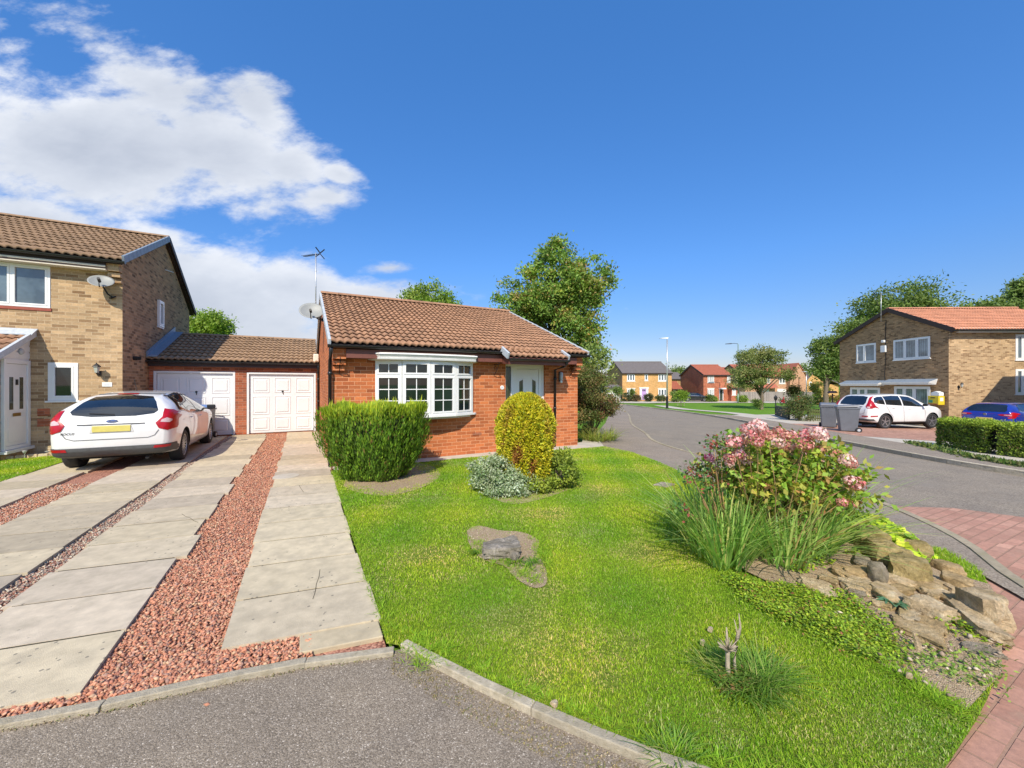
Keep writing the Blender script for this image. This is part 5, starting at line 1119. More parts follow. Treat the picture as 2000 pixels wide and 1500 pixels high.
    # mirrors, handles
    for sd in (1, -1):
        mb = MB(); mx, mz = sp['mirror']; 
        bmv = [(mx-.07, sd*(w+.02), mz-.06), (mx-.07, sd*(w+.20), mz-.05), (mx-.07, sd*(w+.20), mz+.07), (mx-.07, sd*(w+.02), mz+.07), (mx+.06, sd*(w+.03), mz-.04), (mx+.05, sd*(w+.18), mz-.03), (mx+.05, sd*(w+.18), mz+.05), (mx+.06, sd*(w+.03), mz+.05)]
        mb.add(bmv, [(0, 1, 2, 3), (7, 6, 5, 4), (0, 4, 5, 1), (1, 5, 6, 2), (2, 6, 7, 3), (3, 7, 4, 0)]); mb.box(mx-.03, mx+.03, min(sd*(w-.08), sd*(w+.04)), max(sd*(w-.08), sd*(w+.04)), mz-.05, mz-.01)
        mb.build('mirror', M[sp.get('mirmat', 'black_plastic')], t, local=True, bevel=.02)
        for hx, hz in sp['handles']:
            l_, n_, i_, _d = bvh.ray_cast(Vector((hx, sd*W*2, hz)), Vector((0, -sd, 0)))
            if l_: mb = MB(); mb.box(hx-.09, hx+.09, min(l_.y, l_.y+sd*.03), max(l_.y, l_.y+sd*.03), hz-.014, hz+.014); mb.build('door_handle', M[sp['paint']] if sp.get('hpaint', True) else M['chrome'], t, local=True, bevel=.008)
    l_, *_x = bvh.ray_cast(Vector((-L, 0, sp['plz'])), Vector((1, 0, 0)))
    mb = MB(); mb.box(l_.x-.022, l_.x-.004, -.26, .26, sp['plz']-.056, sp['plz']+.056); mb.build('number_plate', M['plate'], t, local=True, bevel=.004)
    l2, *_x = bvh.ray_cast(Vector((-L, 0, sp['bz'])), Vector((1, 0, 0)))
    if sp.get('badge') == 'oval':
        mb = MB(); vs = [(l2.x-.014, .085*math.cos(a), sp['bz']+.036*math.sin(a)) for a in np.linspace(0, 2*math.pi, 28, endpoint=False)]; mb.prism(vs, (.03, 0, 0)); bd = mb.build('badge', M['chrome'], t, local=True)
        mb = MB(); vs = [(l2.x-.0165, .073*math.cos(a), sp['bz']+.027*math.sin(a)) for a in np.linspace(0, 2*math.pi, 28, endpoint=False)]; mb.prism(vs, (.003, 0, 0)); b2 = mb.build('badge_field', M['blue_mark'], None, local=True); b2.parent = bd
        def lettering(body, size, y, z, mat, parent, nm, shear=.3):
            cu = bpy.data.curves.new('txt', 'FONT'); cu.body = body; cu.size = size; cu.extrude = .0012; cu.align_x = 'CENTER'; cu.align_y = 'CENTER'; cu.shear = shear
            h_, *_y = bvh.ray_cast(Vector((-L, y, z)), Vector((1, 0, 0)))
            Mx = Matrix(((0, 0, -1), (-1, 0, 0), (0, 1, 0)))
            textmesh(cu, nm, M[mat], parent, (h_.x-(.019 if nm == 'badge_script' else .008), y, z), Mx, local=True)
        lettering('Ford', .055, 0, sp['bz']-.002, 'chrome', bd, 'badge_script'); lettering('FOCUS', .055, .58, sp['plz']-.07, 'iron', t, 'model_lettering')
    elif sp.get('badge') == 'round':
        mb = MB(); mb.lathe([(.001, l2.x-.016), (.055, l2.x-.016), (.062, l2.x-.006), (.062, l2.x+.02)], (0, 0, sp['bz']), 'x', 24); mb.build('badge', M['chrome'], t, local=True)
    if sp.get('under', True):
        mb = MB(); mb.box(-L/2+.5, L/2-.5, -w+.3, w-.3, .19, .32); mb.tube([(-L/2+.15, -.45, .2), (-L/2+.9, -.45, .22)], .03, 8); mb.build('underbody', M['well'], t, local=True)
    if sp.get('ant'):
        ax, az = sp['ant']; mb = MB(); mb.tube([(ax, 0, az-.02), (ax-.14, 0, az+.22)], .006, 6); mb.build('roof_antenna', M['iron'], t, local=True)
    return t
def mir(poly): return [(-a, b) for a, b in poly][::-1]
# hatchback
L = 4.36; hb = dict(L=L, W=1.80, H=1.47, paint='paint_white', wr=.325, xr=-L/2+.86, xf=-L/2+.86+2.65, roofw=.585, spokes=15,
    top=[(-2.18, .86), (-2.13, .98), (-2.02, 1.09), (-1.84, 1.23), (-1.62, 1.345), (-1.42, 1.405), (-1.0, 1.45), (-.45, 1.468), (.1, 1.445), (.5, 1.36), (.95, 1.13), (1.2, 1.02), (1.6, .93), (2.0, .80), (2.13, .66), (2.18, .52)],
    bot=[(-2.18, .40), (-2.1, .30), (-1.8, .24), (-1.0, .20), (1.2, .20), (2.0, .22), (2.18, .30)],
    plan=[(-2.18, .80), (-2.13, .885), (-2.0, .95), (-1.6, .99), (-.9, 1.0), (.8, 1.0), (1.5, .97), (1.95, .86), (2.12, .68), (2.18, .5)],
    belt=[(-2.18, 1.02), (-1.6, 1.06), (-.8, 1.01), (.2, .96), (1.0, .92), (2.2, .9)],
    rear=[('rear_window', [(-.56, 1.045), (-.30, 1.01), (.30, 1.01), (.56, 1.045), (.61, 1.10), (.52, 1.26), (.42, 1.36), (0, 1.40), (-.42, 1.36), (-.52, 1.26), (-.61, 1.10)], 'car_glass'),
          ('tail_light', [(-.90, 1.0), (-.80, 1.10), (-.69, 1.13), (-.70, .98), (-.61, .87), (-.66, .77), (-.78, .72), (-.90, .76)], 'lamp_red', .010, [(-.85, .915), (-.76, .96), (-.70, .93), (-.68, .885), (-.80, .87)]),
          ('tail_light', mir([(-.90, 1.0), (-.80, 1.10), (-.69, 1.13), (-.70, .98), (-.61, .87), (-.66, .77), (-.78, .72), (-.90, .76)]), 'lamp_red', .010, mir([(-.85, .915), (-.76, .96), (-.70, .93), (-.68, .885), (-.80, .87)])),
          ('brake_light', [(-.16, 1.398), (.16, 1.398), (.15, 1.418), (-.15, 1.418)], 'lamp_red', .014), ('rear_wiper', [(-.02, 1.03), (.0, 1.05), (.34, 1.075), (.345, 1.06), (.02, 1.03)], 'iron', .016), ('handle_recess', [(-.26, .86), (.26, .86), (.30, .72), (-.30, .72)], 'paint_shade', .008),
          ('lower_bumper', [(-.90, .33), (-.6, .27), (.6, .27), (.90, .33), (.90, .47), (.6, .46), (-.6, .46), (-.90, .47)], 'trim', .010),
          ('reflector', [(-.80, .40), (-.58, .40), (-.60, .445), (-.82, .45)], 'lamp_red', .016), ('reflector', mir([(-.80, .40), (-.58, .40), (-.60, .445), (-.82, .45)]), 'lamp_red', .016)],
    lines_rear=[('tailgate_seam', [(-.66, .74), (-.60, .64), (-.50, .60), (.50, .60), (.60, .64), (.66, .74)], .010, 'seam'), ('tailgate_crease', [(-.46, .872), (0, .868), (.46, .872)], .022, 'seam'), ('spoiler_gap', [(-.5, 1.40), (0, 1.425), (.5, 1.40)], .012, 'seam')],
    side=[('side_window', [(-1.62, 1.10), (-1.30, 1.045), (-1.12, 1.035), (-1.05, 1.30), (-1.05, 1.385), (-1.3, 1.33), (-1.5, 1.22)], 'car_glass'),
          ('side_window', [(-1.08, 1.03), (-.27, .985), (-.30, 1.41), (-.6, 1.415), (-1.0, 1.385)], 'car_glass'),
          ('side_window', [(-.20, .98), (.72, .945), (.80, .99), (.45, 1.24), (.15, 1.37), (-.24, 1.41)], 'car_glass'),
          ('tail_light', [(-2.14, .97), (-1.98, 1.05), (-1.62, .985), (-1.66, .96), (-1.86, .91), (-1.90, .80), (-2.12, .77)], 'lamp_red', .009),
          ('sill_trim', [(-.95, .20), (.95, .20), (.95, .235), (-.95, .235)], 'trim'), ('bumper_corner', [(-2.17, .33), (-1.80, .30), (-1.76, .40), (-2.15, .47)], 'trim', .009)],
    lines_side=[('door_seam', [(-1.10, 1.03), (-1.02, .80), (-.94, .62), (-.90, .42), (-.82, .28), (.80, .27), (.84, .60), (.80, .93)], .009, 'seam'), ('door_seam', [(-.24, .98), (-.22, .6), (-.16, .28)], .009, 'seam'), ('window_trim', [(-1.62, 1.09), (-1.1, 1.022), (-.24, .972), (.74, .932)], .018, 'chrome'), ('fuel_flap', [(-1.60, .88), (-1.44, .87)], .006, 'seam')],
    front=[('windscreen', [(-.62, 1.0), (.62, 1.0), (.54, 1.36), (.3, 1.41), (-.3, 1.41), (-.54, 1.36)], 'car_glass')],
    topp=[('roof_rail', [(-1.4, .53), (.2, .56), (.2, .575), (-1.4, .55)], 'iron', .008), ('roof_rail', [(-1.4, -.53), (.2, -.56), (.2, -.575), (-1.4, -.55)], 'iron', .008)],
    mirror=(.62, 1.02), handles=[(-.85, .88), (.02, .86)], plz=.79, bz=.925, badge='oval', ant=(-.95, 1.48))
make_car(hb, 'white five door hatchback parked on the drive, seen from behind', (-3.10, 9.80+L/2, -.01), R(90))
# larger estate / crossover
L2 = 4.62; P = lambda s: (lambda poly: poly)
sv = dict(L=L2, W=1.89, H=1.71, paint='paint_white', wr=.37, xr=-L2/2+.93, xf=-L2/2+.93+2.77, roofw=.72, spokes=5,
    top=[(-2.31, .92), (-2.27, 1.10), (-2.16, 1.28), (-2.02, 1.48), (-1.90, 1.60), (-1.7, 1.66), (-1.0, 1.70), (-.3, 1.71), (.25, 1.66), (.6, 1.55), (1.05, 1.28), (1.25, 1.17), (1.7, 1.08), (2.05, .95), (2.24, .78), (2.31, .6)],
    bot=[(-2.31, .45), (-2.2, .36), (-1.8, .30), (1.2, .28), (2.0, .30), (2.31, .40)],
    plan=[(-2.31, .83), (-2.25, .91), (-2.1, .96), (-1.6, 1.0), (1.0, 1.0), (1.7, .97), (2.1, .86), (2.25, .70), (2.31, .5)],
    belt=[(-2.31, 1.22), (-1.7, 1.22), (-.8, 1.16), (.2, 1.10), (1.0, 1.06), (2.3, 1.0)],
    rear=[('rear_window', [(-.58, 1.17), (.58, 1.17), (.62, 1.28), (.54, 1.56), (.3, 1.60), (-.3, 1.60), (-.54, 1.56), (-.62, 1.28)], 'car_glass'),
          ('tail_light', [(-.90, 1.00), (-.78, 1.02), (-.70, 1.10), (-.70, 1.30), (-.62, 1.56), (-.66, 1.60), (-.76, 1.40), (-.90, 1.15)], 'lamp_red', .010, [(-.86, 1.02), (-.78, 1.04), (-.75, 1.10), (-.86, 1.10)]),
          ('tail_light', mir([(-.90, 1.00), (-.78, 1.02), (-.70, 1.10), (-.70, 1.30), (-.62, 1.56), (-.66, 1.60), (-.76, 1.40), (-.90, 1.15)]), 'lamp_red', .010, mir([(-.86, 1.02), (-.78, 1.04), (-.75, 1.10), (-.86, 1.10)])),
          ('lower_bumper', [(-.9, .40), (.9, .40), (.9, .50), (-.9, .50)], 'trim', .008), ('reflector', [(-.82, .60), (-.55, .60), (-.55, .65), (-.82, .66)], 'lamp_red', .012), ('reflector', mir([(-.82, .60), (-.55, .60), (-.55, .65), (-.82, .66)]), 'lamp_red', .012)],
    lines_rear=[('tailgate_seam', [(-.70, 1.0), (-.66, .78), (-.5, .72), (.5, .72), (.66, .78), (.70, 1.0)], .010, 'seam')],
    side=[('side_window', [(-1.98, 1.30), (-1.80, 1.24), (-1.42, 1.20), (-1.38, 1.58), (-1.65, 1.57), (-1.86, 1.50)], 'car_glass'),
          ('side_window', [(-1.36, 1.195), (-.42, 1.14), (-.40, 1.61), (-.8, 1.62), (-1.33, 1.59)], 'car_glass'),
          ('side_window', [(-.34, 1.135), (.72, 1.08), (.84, 1.12), (.48, 1.42), (.2, 1.56), (-.32, 1.61)], 'car_glass'),
          ('tail_light', [(-2.26, 1.0), (-1.98, 1.06), (-1.80, 1.02), (-1.96, 1.14), (-2.06, 1.22), (-2.02, 1.44), (-2.10, 1.40), (-2.24, 1.18)], 'lamp_red', .009),
          ('sill_trim', [(-1.0, .28), (1.0, .28), (1.0, .36), (-1.0, .36)], 'trim'), ('reflector', [(-2.2, .60), (-1.85, .62), (-1.85, .67), (-2.2, .66)], 'lamp_red', .009)],
    lines_side=[('door_seam', [(-1.40, 1.18), (-1.2, .85), (-.98, .62), (-.9, .36), (.9, .36), (.92, .8), (.85, 1.06)], .009, 'seam'), ('door_seam', [(-.38, 1.13), (-.34, .6), (-.30, .36)], .009, 'seam')],
    front=[('windscreen', [(-.64, 1.16), (.64, 1.16), (.56, 1.58), (-.56, 1.58)], 'car_glass')],
    mirror=(.78, 1.16), handles=[(-.95, 1.02), (-.02, .99)], plz=.92, bz=1.06, badge=None, hpaint=True)
rdir = TH+R(80)       # heading measured clockwise from +Y
def yaw_of(h): return math.pi/2-h
ax_, ay_ = CW((1730-1000)/FPX*19.0, 19.0); hx, hy = math.sin(TH+R(81)), math.cos(TH+R(81)); nx_, ny_ = -hy, hx   # left normal
ctr = Vector((ax_, ay_, 0))+Vector((hx, hy, 0))*(-sv['xr'])+Vector((nx_, ny_, 0))*(1.89/2-.03)
make_car(sv, 'white estate car parked in front of the brown brick house behind the wheelie bins', (ctr.x, ctr.y, -.60), yaw_of(TH+R(81)))
mb = MB(); tb = thing('tow_ball_cover', 'small red cover on the tow bar behind the white estate car', 'tow ball', (0, 0, 0)); p = ctr-Vector((hx, hy, 0))*2.42; bpy.data.objects.remove(tb)
mb.lathe([(.001, -.28), (.05, -.26), (.06, -.20), (.04, -.15), (.001, -.14)], (p.x, p.y, 0), n=14); o = mb.build('tow_ball_cover', M['lamp_red'], None, smooth=True); tag(o, 'small red cover on the tow bar behind the white estate car', 'tow ball')
L3 = 4.26; bl = dict(hb); bl.update(L=L3, W=1.79, paint='paint_blue', badge='round', wr=.32, xr=-L3/2+.83, xf=-L3/2+.83+2.62, bz=.93, plz=.72)
f3 = lambda pts, s=L3/L: [(a*s, b) for a, b in pts]
for k in ('top', 'bot', 'plan', 'belt'): bl[k] = f3(hb[k])
bl['top'] = f3([(-2.18, .86), (-2.15, 1.00), (-2.05, 1.12), (-1.95, 1.25), (-1.82, 1.37), (-1.65, 1.43), (-1.1, 1.455), (-.5, 1.46), (.1, 1.43), (.5, 1.34), (.95, 1.12), (1.2, 1.02), (1.6, .93), (2.0, .80), (2.13, .66), (2.18, .52)])
bl['rear'] = [('rear_window', [(-.60, 1.05), (.60, 1.05), (.64, 1.12), (.55, 1.36), (0, 1.39), (-.55, 1.36), (-.64, 1.12)], 'car_glass'),
    ('tail_light', [(-.88, .86), (-.84, .97), (-.50, .96), (-.40, .93), (-.50, .88)], 'lamp_red', .010, [(-.80, .92), (-.6, .935), (-.6, .91), (-.80, .895)]), ('tail_light', mir([(-.88, .86), (-.84, .97), (-.50, .96), (-.40, .93), (-.50, .88)]), 'lamp_red', .010, mir([(-.80, .92), (-.6, .935), (-.6, .91), (-.80, .895)]))]
bl['lines_rear'] = [('tailgate_seam', [(-.62, .84), (-.58, .62), (.58, .62), (.62, .84)], .010, 'seam')]
d0 = 18.7; ctrb = Vector((*CW(1.142*d0, d0), 0)); hb2 = TH+R(75); hv = Vector((math.sin(hb2), math.cos(hb2), 0)); lv = Vector((-hv.y, hv.x, 0))
ctrb = ctrb+hv*(L3/2+.05)-lv*(1.79/2-.05)
make_car(bl, 'bright blue hatchback parked behind the clipped hedge on the far right', (ctrb.x, ctrb.y, -.70), yaw_of(hb2))
# dark cars in front of the far houses
bk = dict(hb); bk.update(paint='paint_black', badge=None, under=False)
x, y = CW((1357-1000)/FPX*66, 66); make_car(bk, 'small black hatchback parked beside the red brick house far away', (x, y, -1.3), yaw_of(TH+R(100)))
x, y = CW((1338-1000)/FPX*70, 70); make_car(bk, 'dark car half hidden behind the small black hatchback', (x, y, -1.3), yaw_of(TH+R(95)))
# ================================================================ STREET FURNITURE
def wheelie(x, y, z, yaw, label, lid='bin_lid', s=1.0, group='grey wheelie bins on the pavement'):
    t = thing('wheelie_bin', label, 'bin', (x, y, z), yaw, group); mb = MB()      # local: front -y, wheels +y
    b = [(-.235, -.24), (.235, -.24), (.235, .26), (-.235, .26)]; tp = [(-.285, -.34), (.285, -.34), (.285, .33), (-.285, .33)]
    vs = [(a*s, c*s, .04*s) for a, c in b]+[(a*s, c*s, .96*s) for a, c in tp]; mb.add(vs, [(0, 3, 2, 1), (4, 5, 6, 7), (0, 1, 5, 4), (1, 2, 6, 5), (2, 3, 7, 6), (3, 0, 4, 7)])
    mb.build('body', M['bin_grey'], t, local=True, bevel=.03)
    mb = MB(); mb.box(-.30*s, .30*s, -.36*s, .345*s, .90*s, .955*s)
    for k in range(6): mb.box((-.25+k*.1)*s-.008, (-.25+k*.1)*s+.008, -.366*s, -.36*s, .87*s, .9*s)
    mb.build('rim', M['bin_grey'], t, local=True, bevel=.01)
    mb = MB(); vs = [(-.30, -.39, .965), (.30, -.39, .965), (.30, .34, .985), (-.30, .34, .985), (-.26, -.33, 1.02), (.26, -.33, 1.02), (.26, .30, 1.065), (-.26, .30, 1.065)]; mb.add([tuple(q*s for q in v) for v in vs], [(0, 3, 2, 1), (4, 5, 6, 7), (0, 1, 5, 4), (1, 2, 6, 5), (2, 3, 7, 6), (3, 0, 4, 7)])
    li = mb.build('lid', M[lid], t, local=True, bevel=.02); mb = MB(); mb.tube([(-.2*s, .40*s, 1.0*s), (.2*s, .40*s, 1.0*s)], .016, 8); mb.beam((-.2*s, .33*s, .97*s), (-.2*s, .41*s, 1.0*s), .03, .03); mb.beam((.2*s, .33*s, .97*s), (.2*s, .41*s, 1.0*s), .03, .03); h = mb.build('handle', M[lid], None, local=True); h.parent = li
    for sx in (-1, 1):
        mb = MB(); a, c = sx*.235*s, sx*.30*s; mb.lathe([(.06*s, a), (.095*s, a+sx*.003), (.10*s, (a+c)/2), (.095*s, c), (.06*s, c)], (0, .29*s, .10*s), 'x', 24); w_ = mb.build('wheel', M['tyre'], t, local=True)
        mb = MB(); mb.lathe([(.001, c+sx*.001), (.05*s, c+sx*.002)], (0, .29*s, .10*s), 'x', 16); q = mb.build('hub', M['grey_mark'], None, local=True); q.parent = w_
    return t
bx, by = G(1655, 843); wheelie(bx, by, gz(bx), -TH-R(120), 'grey wheelie bin nearer the kerb with a wheel showing', s=1.10)
b2x, b2y = G(1621, 836); wheelie(b2x+.2, b2y+.15, gz(b2x), -TH-R(35), 'grey wheelie bin standing behind and left of the other one', s=1.12)
wheelie(-2.62, 14.35, 0, R(-8), 'dark wheelie bin with a blue lid beside the left garage door', 'blue_lid', .93, None)
def lamp_post(px, pyb, pyt, d, label, style, z=None):
    x, y = CW((px-1000)/FPX*d, d); z0 = gz(x) if z is None else z; zt = CH+(750-pyt)/FPX*d; t = thing('street_lamp', label, 'street lamp', (x, y, z0), -TH, 'street lamps')
    H = zt-z0; mb = MB()
    if style == 'white':
        mb.tube([(0, 0, 1.15), (0, 0, H-.1)], [.085, .055], 12); mb.build('column', M['galv'], t, smooth=True, local=True)
        mb = MB(); mb.lathe([(.12, -.1), (.12, 1.15), (.09, 1.16)], n=14); mb.build('base', M['iron'], t, local=True)
        mb = MB(); mb.add([(-.82, -.10, H+.03), (.05, -.14, H-.02), (.05, .14, H-.02), (-.82, .10, H+.03), (-.80, -.07, H+.06), (.12, -.08, H+.14), (.12, .08, H+.14), (-.80, .07, H+.06)], [(0, 3, 2, 1), (4, 5, 6, 7), (0, 1, 5, 4), (1, 2, 6, 5), (2, 3, 7, 6), (3, 0, 4, 7)]); mb.build('lantern_head', M['galv'], t, local=True, bevel=.02)
    else:
        mb.tube([(0, 0, -.1), (0, 0, 1.4)], .11, 12); mb.tube([(0, 0, 1.4), (0, 0, H-.2), (-.05, 0, H-.02)], [.075, .055, .05], 12); mb.build('column', M['lamp_green'], t, smooth=True, local=True)
        mb = MB(); mb.tube([(-.05, 0, H-.03), (-.6, 0, H+.02), (-1.1, 0, H)], .035, 8); mb.add([(-2.0, -.12, H-.10), (-1.05, -.12, H-.08), (-1.05, .12, H-.08), (-2.0, .12, H-.10), (-1.95, -.07, H-.02), (-1.05, -.07, H+.06), (-1.05, .07, H+.06), (-1.95, .07, H-.02)], [(0, 3, 2, 1), (4, 5, 6, 7), (0, 1, 5, 4), (1, 2, 6, 5), (2, 3, 7, 6), (3, 0, 4, 7)]); mb.build('lantern_head', M['iron'], t, local=True)
    return t
lamp_post(1303, 796, 661.5, 40.7, 'tall pale street lamp with a black base standing on the grass by the road', 'white')
lamp_post(1441.5, 785, 671, 61.5, 'green street lamp with a long arm beside the spreading street tree', 'green')
lamp_post(1575, 780, 726.5, 66, 'small distant street lamp in front of the far yellow gabled house', 'white')
# close boarded fence in front of the salmon house
fe = thing('board_fence', 'weathered grey close boarded fence in front of the salmon brick house', 'fence', (*CW((1445-1000)/FPX*66, 66), -1.3), -TH)
mb = MB(); q = 66/FPX; W = (1593-1445)*q; h = 18.5*q; x = 0
while x < W:
    if not (1478 < 1445+x/q < 1479): mb.box(x, x+.145, 0, .03, 0, h+random.uniform(-.03, .03), (random.uniform(.75, 1.15),)*3)
    x += .15
mb.build('boards', M['fence_grey'], fe, local=True, col=True)
for k in range(9):
    mb = MB(); mb.box(W*k/8-.05, W*k/8+.05, .03, .13, 0, h+.05, (.8, .8, .8)); mb.build('post', M['fence_grey'], fe, local=True, col=True)
# picket fence and dark gate on the far verge
def run_pickets(p, q, h, label, name, mat, cat, gap=.11):
    t = thing(name, label, cat, (p[0], p[1], gz(p[0]))); d = Vector((q[0]-p[0], q[1]-p[1], 0)); L_ = d.length; d.normalize(); n = int(L_/gap); mb = MB()
    for k in range(n):
        c = Vector((p[0], p[1], 0))+d*(k+.5)*L_/n; z = gz(c.x); v = random.uniform(.8, 1.15); mb.prism([c-d*.035+Vector((0, 0, z+.02)), c+d*.035+Vector((0, 0, z+.02)), c+d*.035+Vector((0, 0, z+h-.05)), c+Vector((0, 0, z+h)), c-d*.035+Vector((0, 0, z+h-.05))], Vector((-d.y, d.x, 0))*.02)
    mb.build('pickets', M[mat], t, col=True)
    for f in (.25, .75):
        mb = MB(); a = Vector((p[0], p[1], gz(p[0])+h*f)); b = Vector((q[0], q[1], gz(q[0])+h*f)); mb.beam(a+Vector((d.y, -d.x, 0))*.02, b+Vector((d.y, -d.x, 0))*.02, .04, .07); mb.build('rail', M[mat], t)
    for c in (p, q): mb = MB(); z = gz(c[0]); mb.box(c[0]-.04, c[0]+.04, c[1]-.04, c[1]+.04, z-.05, z+h+.06); mb.build('post', M[mat], t)
pa, pb_ = G(1541, 820), G(1609, 824); run_pickets(pb_, (pa[0]+1.0, pa[1]-.6), .72, 'low green-brown picket fence between the rose bush and the wheelie bins', 'picket_fence', 'picket', 'fence')
pc = G(1515, 811.5); run_pickets(pa, pc, .78, 'short dark painted fence panel end-on to the pavement left of the rose bush', 'garden_fence', 'dark_green_wood', 'fence', .09)
gx_, gy_ = pc; gl_ = thing('garden_lantern', 'black lantern on a short post at the end of the dark fence panel', 'lantern', (gx_, gy_, gz(gx_)))
mb = MB(); z = gz(gx_); mb.tube([(gx_, gy_, z), (gx_, gy_, z+1.15)], .035, 8); mb.build('post', M['iron'], gl_)
mb = MB(); mb.lathe([(.05, z+1.15), (.10, z+1.2), (.13, z+1.38), (.07, z+1.48), (.02, z+1.55)], (gx_, gy_, 0), n=8); mb.build('lantern_head', M['iron'], gl_)
bt = thing('bird_table', 'tall brown bird table between the far yellow house and the brown brick house', 'bird table', (*CW((1626-1000)/FPX*31, 31), gz(33)))
mb = MB(); x, y = CW((1626-1000)/FPX*31, 31); z = gz(x); zt = CH+(750-766.5)/FPX*31; mb.tube([(x, y, z), (x, y, zt-.1)], .05, 8); mb.build('post', M['brown_wood'], bt)
mb = MB(); mb.box(x-.22, x+.22, y-.22, y+.22, zt-.28, zt-.25); mb.prism([(x-.3, y-.25, zt-.05), (x+.3, y-.25, zt-.05), (x, y-.25, zt+.12)], (0, .5, 0)); mb.build('tray_and_roof', M['brown_wood'], bt)
# covers in the ground
mc = MB(); cx, cy = -.26, 7.83; mc.lathe([(.001, .006), (.20, .006), (.205, -.02)], (cx, cy, 0), n=30); tag(mc.build('manhole_cover', M['concrete'], None), 'round pale cover set in the slab path half way to the garage', 'manhole cover')
mc = MB(); x, y = G(1297, 948); mc.obox((x, y, .008), (.13, .03, 0), (-.04, .10, 0), (0, 0, .012)); tag(mc.build('inspection_cover', M['rock_grey'], None, bevel=.006), 'small grey cover set flush in the lawn', 'cover')
# ================================================================ PLANTS
def unit(a): return a/(np.linalg.norm(a, axis=-1, keepdims=True)+1e-9)
def kites(P, D, N, l, w, fold=.0, curl=0):
    n = len(P); l = np.broadcast_to(l, n)[:, None]; w = np.broadcast_to(w, n)[:, None]
    S = unit(np.cross(D, N)); N = unit(np.cross(S, D))
    V = np.stack([P, P+D*l*.45+S*w*.5+N*fold*w, P+D*l-N*curl*l, P+D*l*.45-S*w*.5+N*fold*w], 1).reshape(-1, 3)
    F = (np.arange(n)*4)[:, None]+np.array([0, 1, 2, 3]); return V, F
def pick(pal, n, var=.2):
    p = np.array([c[:3] for c in pal]); w = np.array([c[3] if len(c) > 3 else 1 for c in pal], float); k = rng.choice(len(p), n, p=w/w.sum())
    return np.clip(p[k]*rng.uniform(1-var, 1+var, (n, 1))*rng.uniform(.93, 1.07, (n, 3)), 0, 1)
def rdir(n): return unit(rng.normal(size=(n, 3)))
def crown(ells, nclump, nleaf, leaf, pal, spread=.35, shell=.55, up=.3, droop=0, tint=.25, wl=.5, holes=0):
    """leaf clumps through the volume of some ellipsoids (x,y,z,rx,ry,rz)"""
    e = np.array(ells, float); vol = e[:, 3]*e[:, 4]*e[:, 5]; k = rng.choice(len(e), nclump, p=vol/vol.sum()); d = rdir(nclump); r = rng.uniform(0, 1, nclump)**(1/3)
    r = shell+(1-shell)*r; r = r*rng.uniform(.75, 1.06, nclump); c = e[k, :3]+d*r[:, None]*e[k, 3:]
    per = nleaf//nclump; cs = spread*rng.uniform(.6, 1.3, nclump)
    P = np.repeat(c, per, 0)+rng.normal(size=(nclump*per, 3))*np.repeat(cs, per)[:, None]*.5*np.array([1, 1, .7])
    out = np.repeat(d, per, 0); n = len(P); N = unit(rdir(n)+np.array([0, 0, up])+out*.4); D = unit(rdir(n)+out*.5+np.array([0, 0, -droop]))
    V, F = kites(P, D, N, leaf*rng.uniform(.6, 1.3, n), leaf*wl*rng.uniform(.7, 1.2, n), .08)
    ct = pick(pal, nclump, tint); col = pick(pal, n, .18)*.5+np.repeat(ct, per, 0)*.5
    return V, F, np.repeat(np.clip(col, 0, 1), 4, 0), c
def trunkmesh(root, base, h, r, tips, ntips=14, mat='bark', lean=(0, 0)):
    mb = MB(); b = Vector(base); top = b+Vector((lean[0], lean[1], h)); pts = [b+(top-b)*f+Vector((random.uniform(-.3, .3)*r, random.uniform(-.3, .3)*r, 0)) for f in np.linspace(0, 1, 6)]
    mb.tube([b-Vector((0, 0, .1))]+pts, [r*1.35]+[r*(1-.55*f) for f in np.linspace(0, 1, 6)], 10)
    o = mb.build('trunk', M[mat], root, smooth=True)
    idx = rng.choice(len(tips), min(ntips, len(tips)), replace=False); mb = MB()
    for i in idx:
        tp = Vector(tips[i]); f = random.uniform(.45, 1); st = b+(top-b)*f; mid = st.lerp(tp, .5)+Vector((random.uniform(-.1, .1), random.uniform(-.1, .1), .12))*(tp-st).length
        mb.tube([st, mid, tp], [r*.42*(1.2-f*.5), r*.22, r*.06], 6)
    mb.build('branches', M[mat], root, smooth=True)
def tree(name, label, base, h_trunk, r, ells, nclump, nleaf, leaf, pal, group=None, cat='tree', lean=(0, 0), ntips=16, **k):
    t = thing(name, label, cat, base, 0, group); V, F, Cc, c = crown(ells, nclump, nleaf, leaf, pal, **k)
    npmesh('crown', V, F, M['leaf'], Cc, t); trunkmesh(t, base, h_trunk, r, c, ntips, lean=lean); return t
def ell(px, py, d, rx, rz, ry=None, dd=0):      # photo place and distance -> ellipsoid of metres
    x, y, z = PD(px, py, d+dd); return (x, y, z, rx, ry or rx, rz)
PAL_ASH = [(.15, .27, .05, 5), (.22, .35, .055, 4), (.32, .43, .07, 3), (.55, .34, .10, 1.0), (.58, .36, .18, .5), (.11, .19, .04, 1.5)]
PAL_OAK = [(.12, .19, .04, 4), (.17, .25, .05, 4), (.25, .31, .08, 3), (.08, .13, .04, 2)]
PAL_LIME = [(.18, .30, .03, 4), (.26, .38, .045, 4), (.34, .42, .07, 2), (.11, .19, .03, 1.5)]
d = 17.5; x, y = CW((1085-1000)/FPX*d, d)
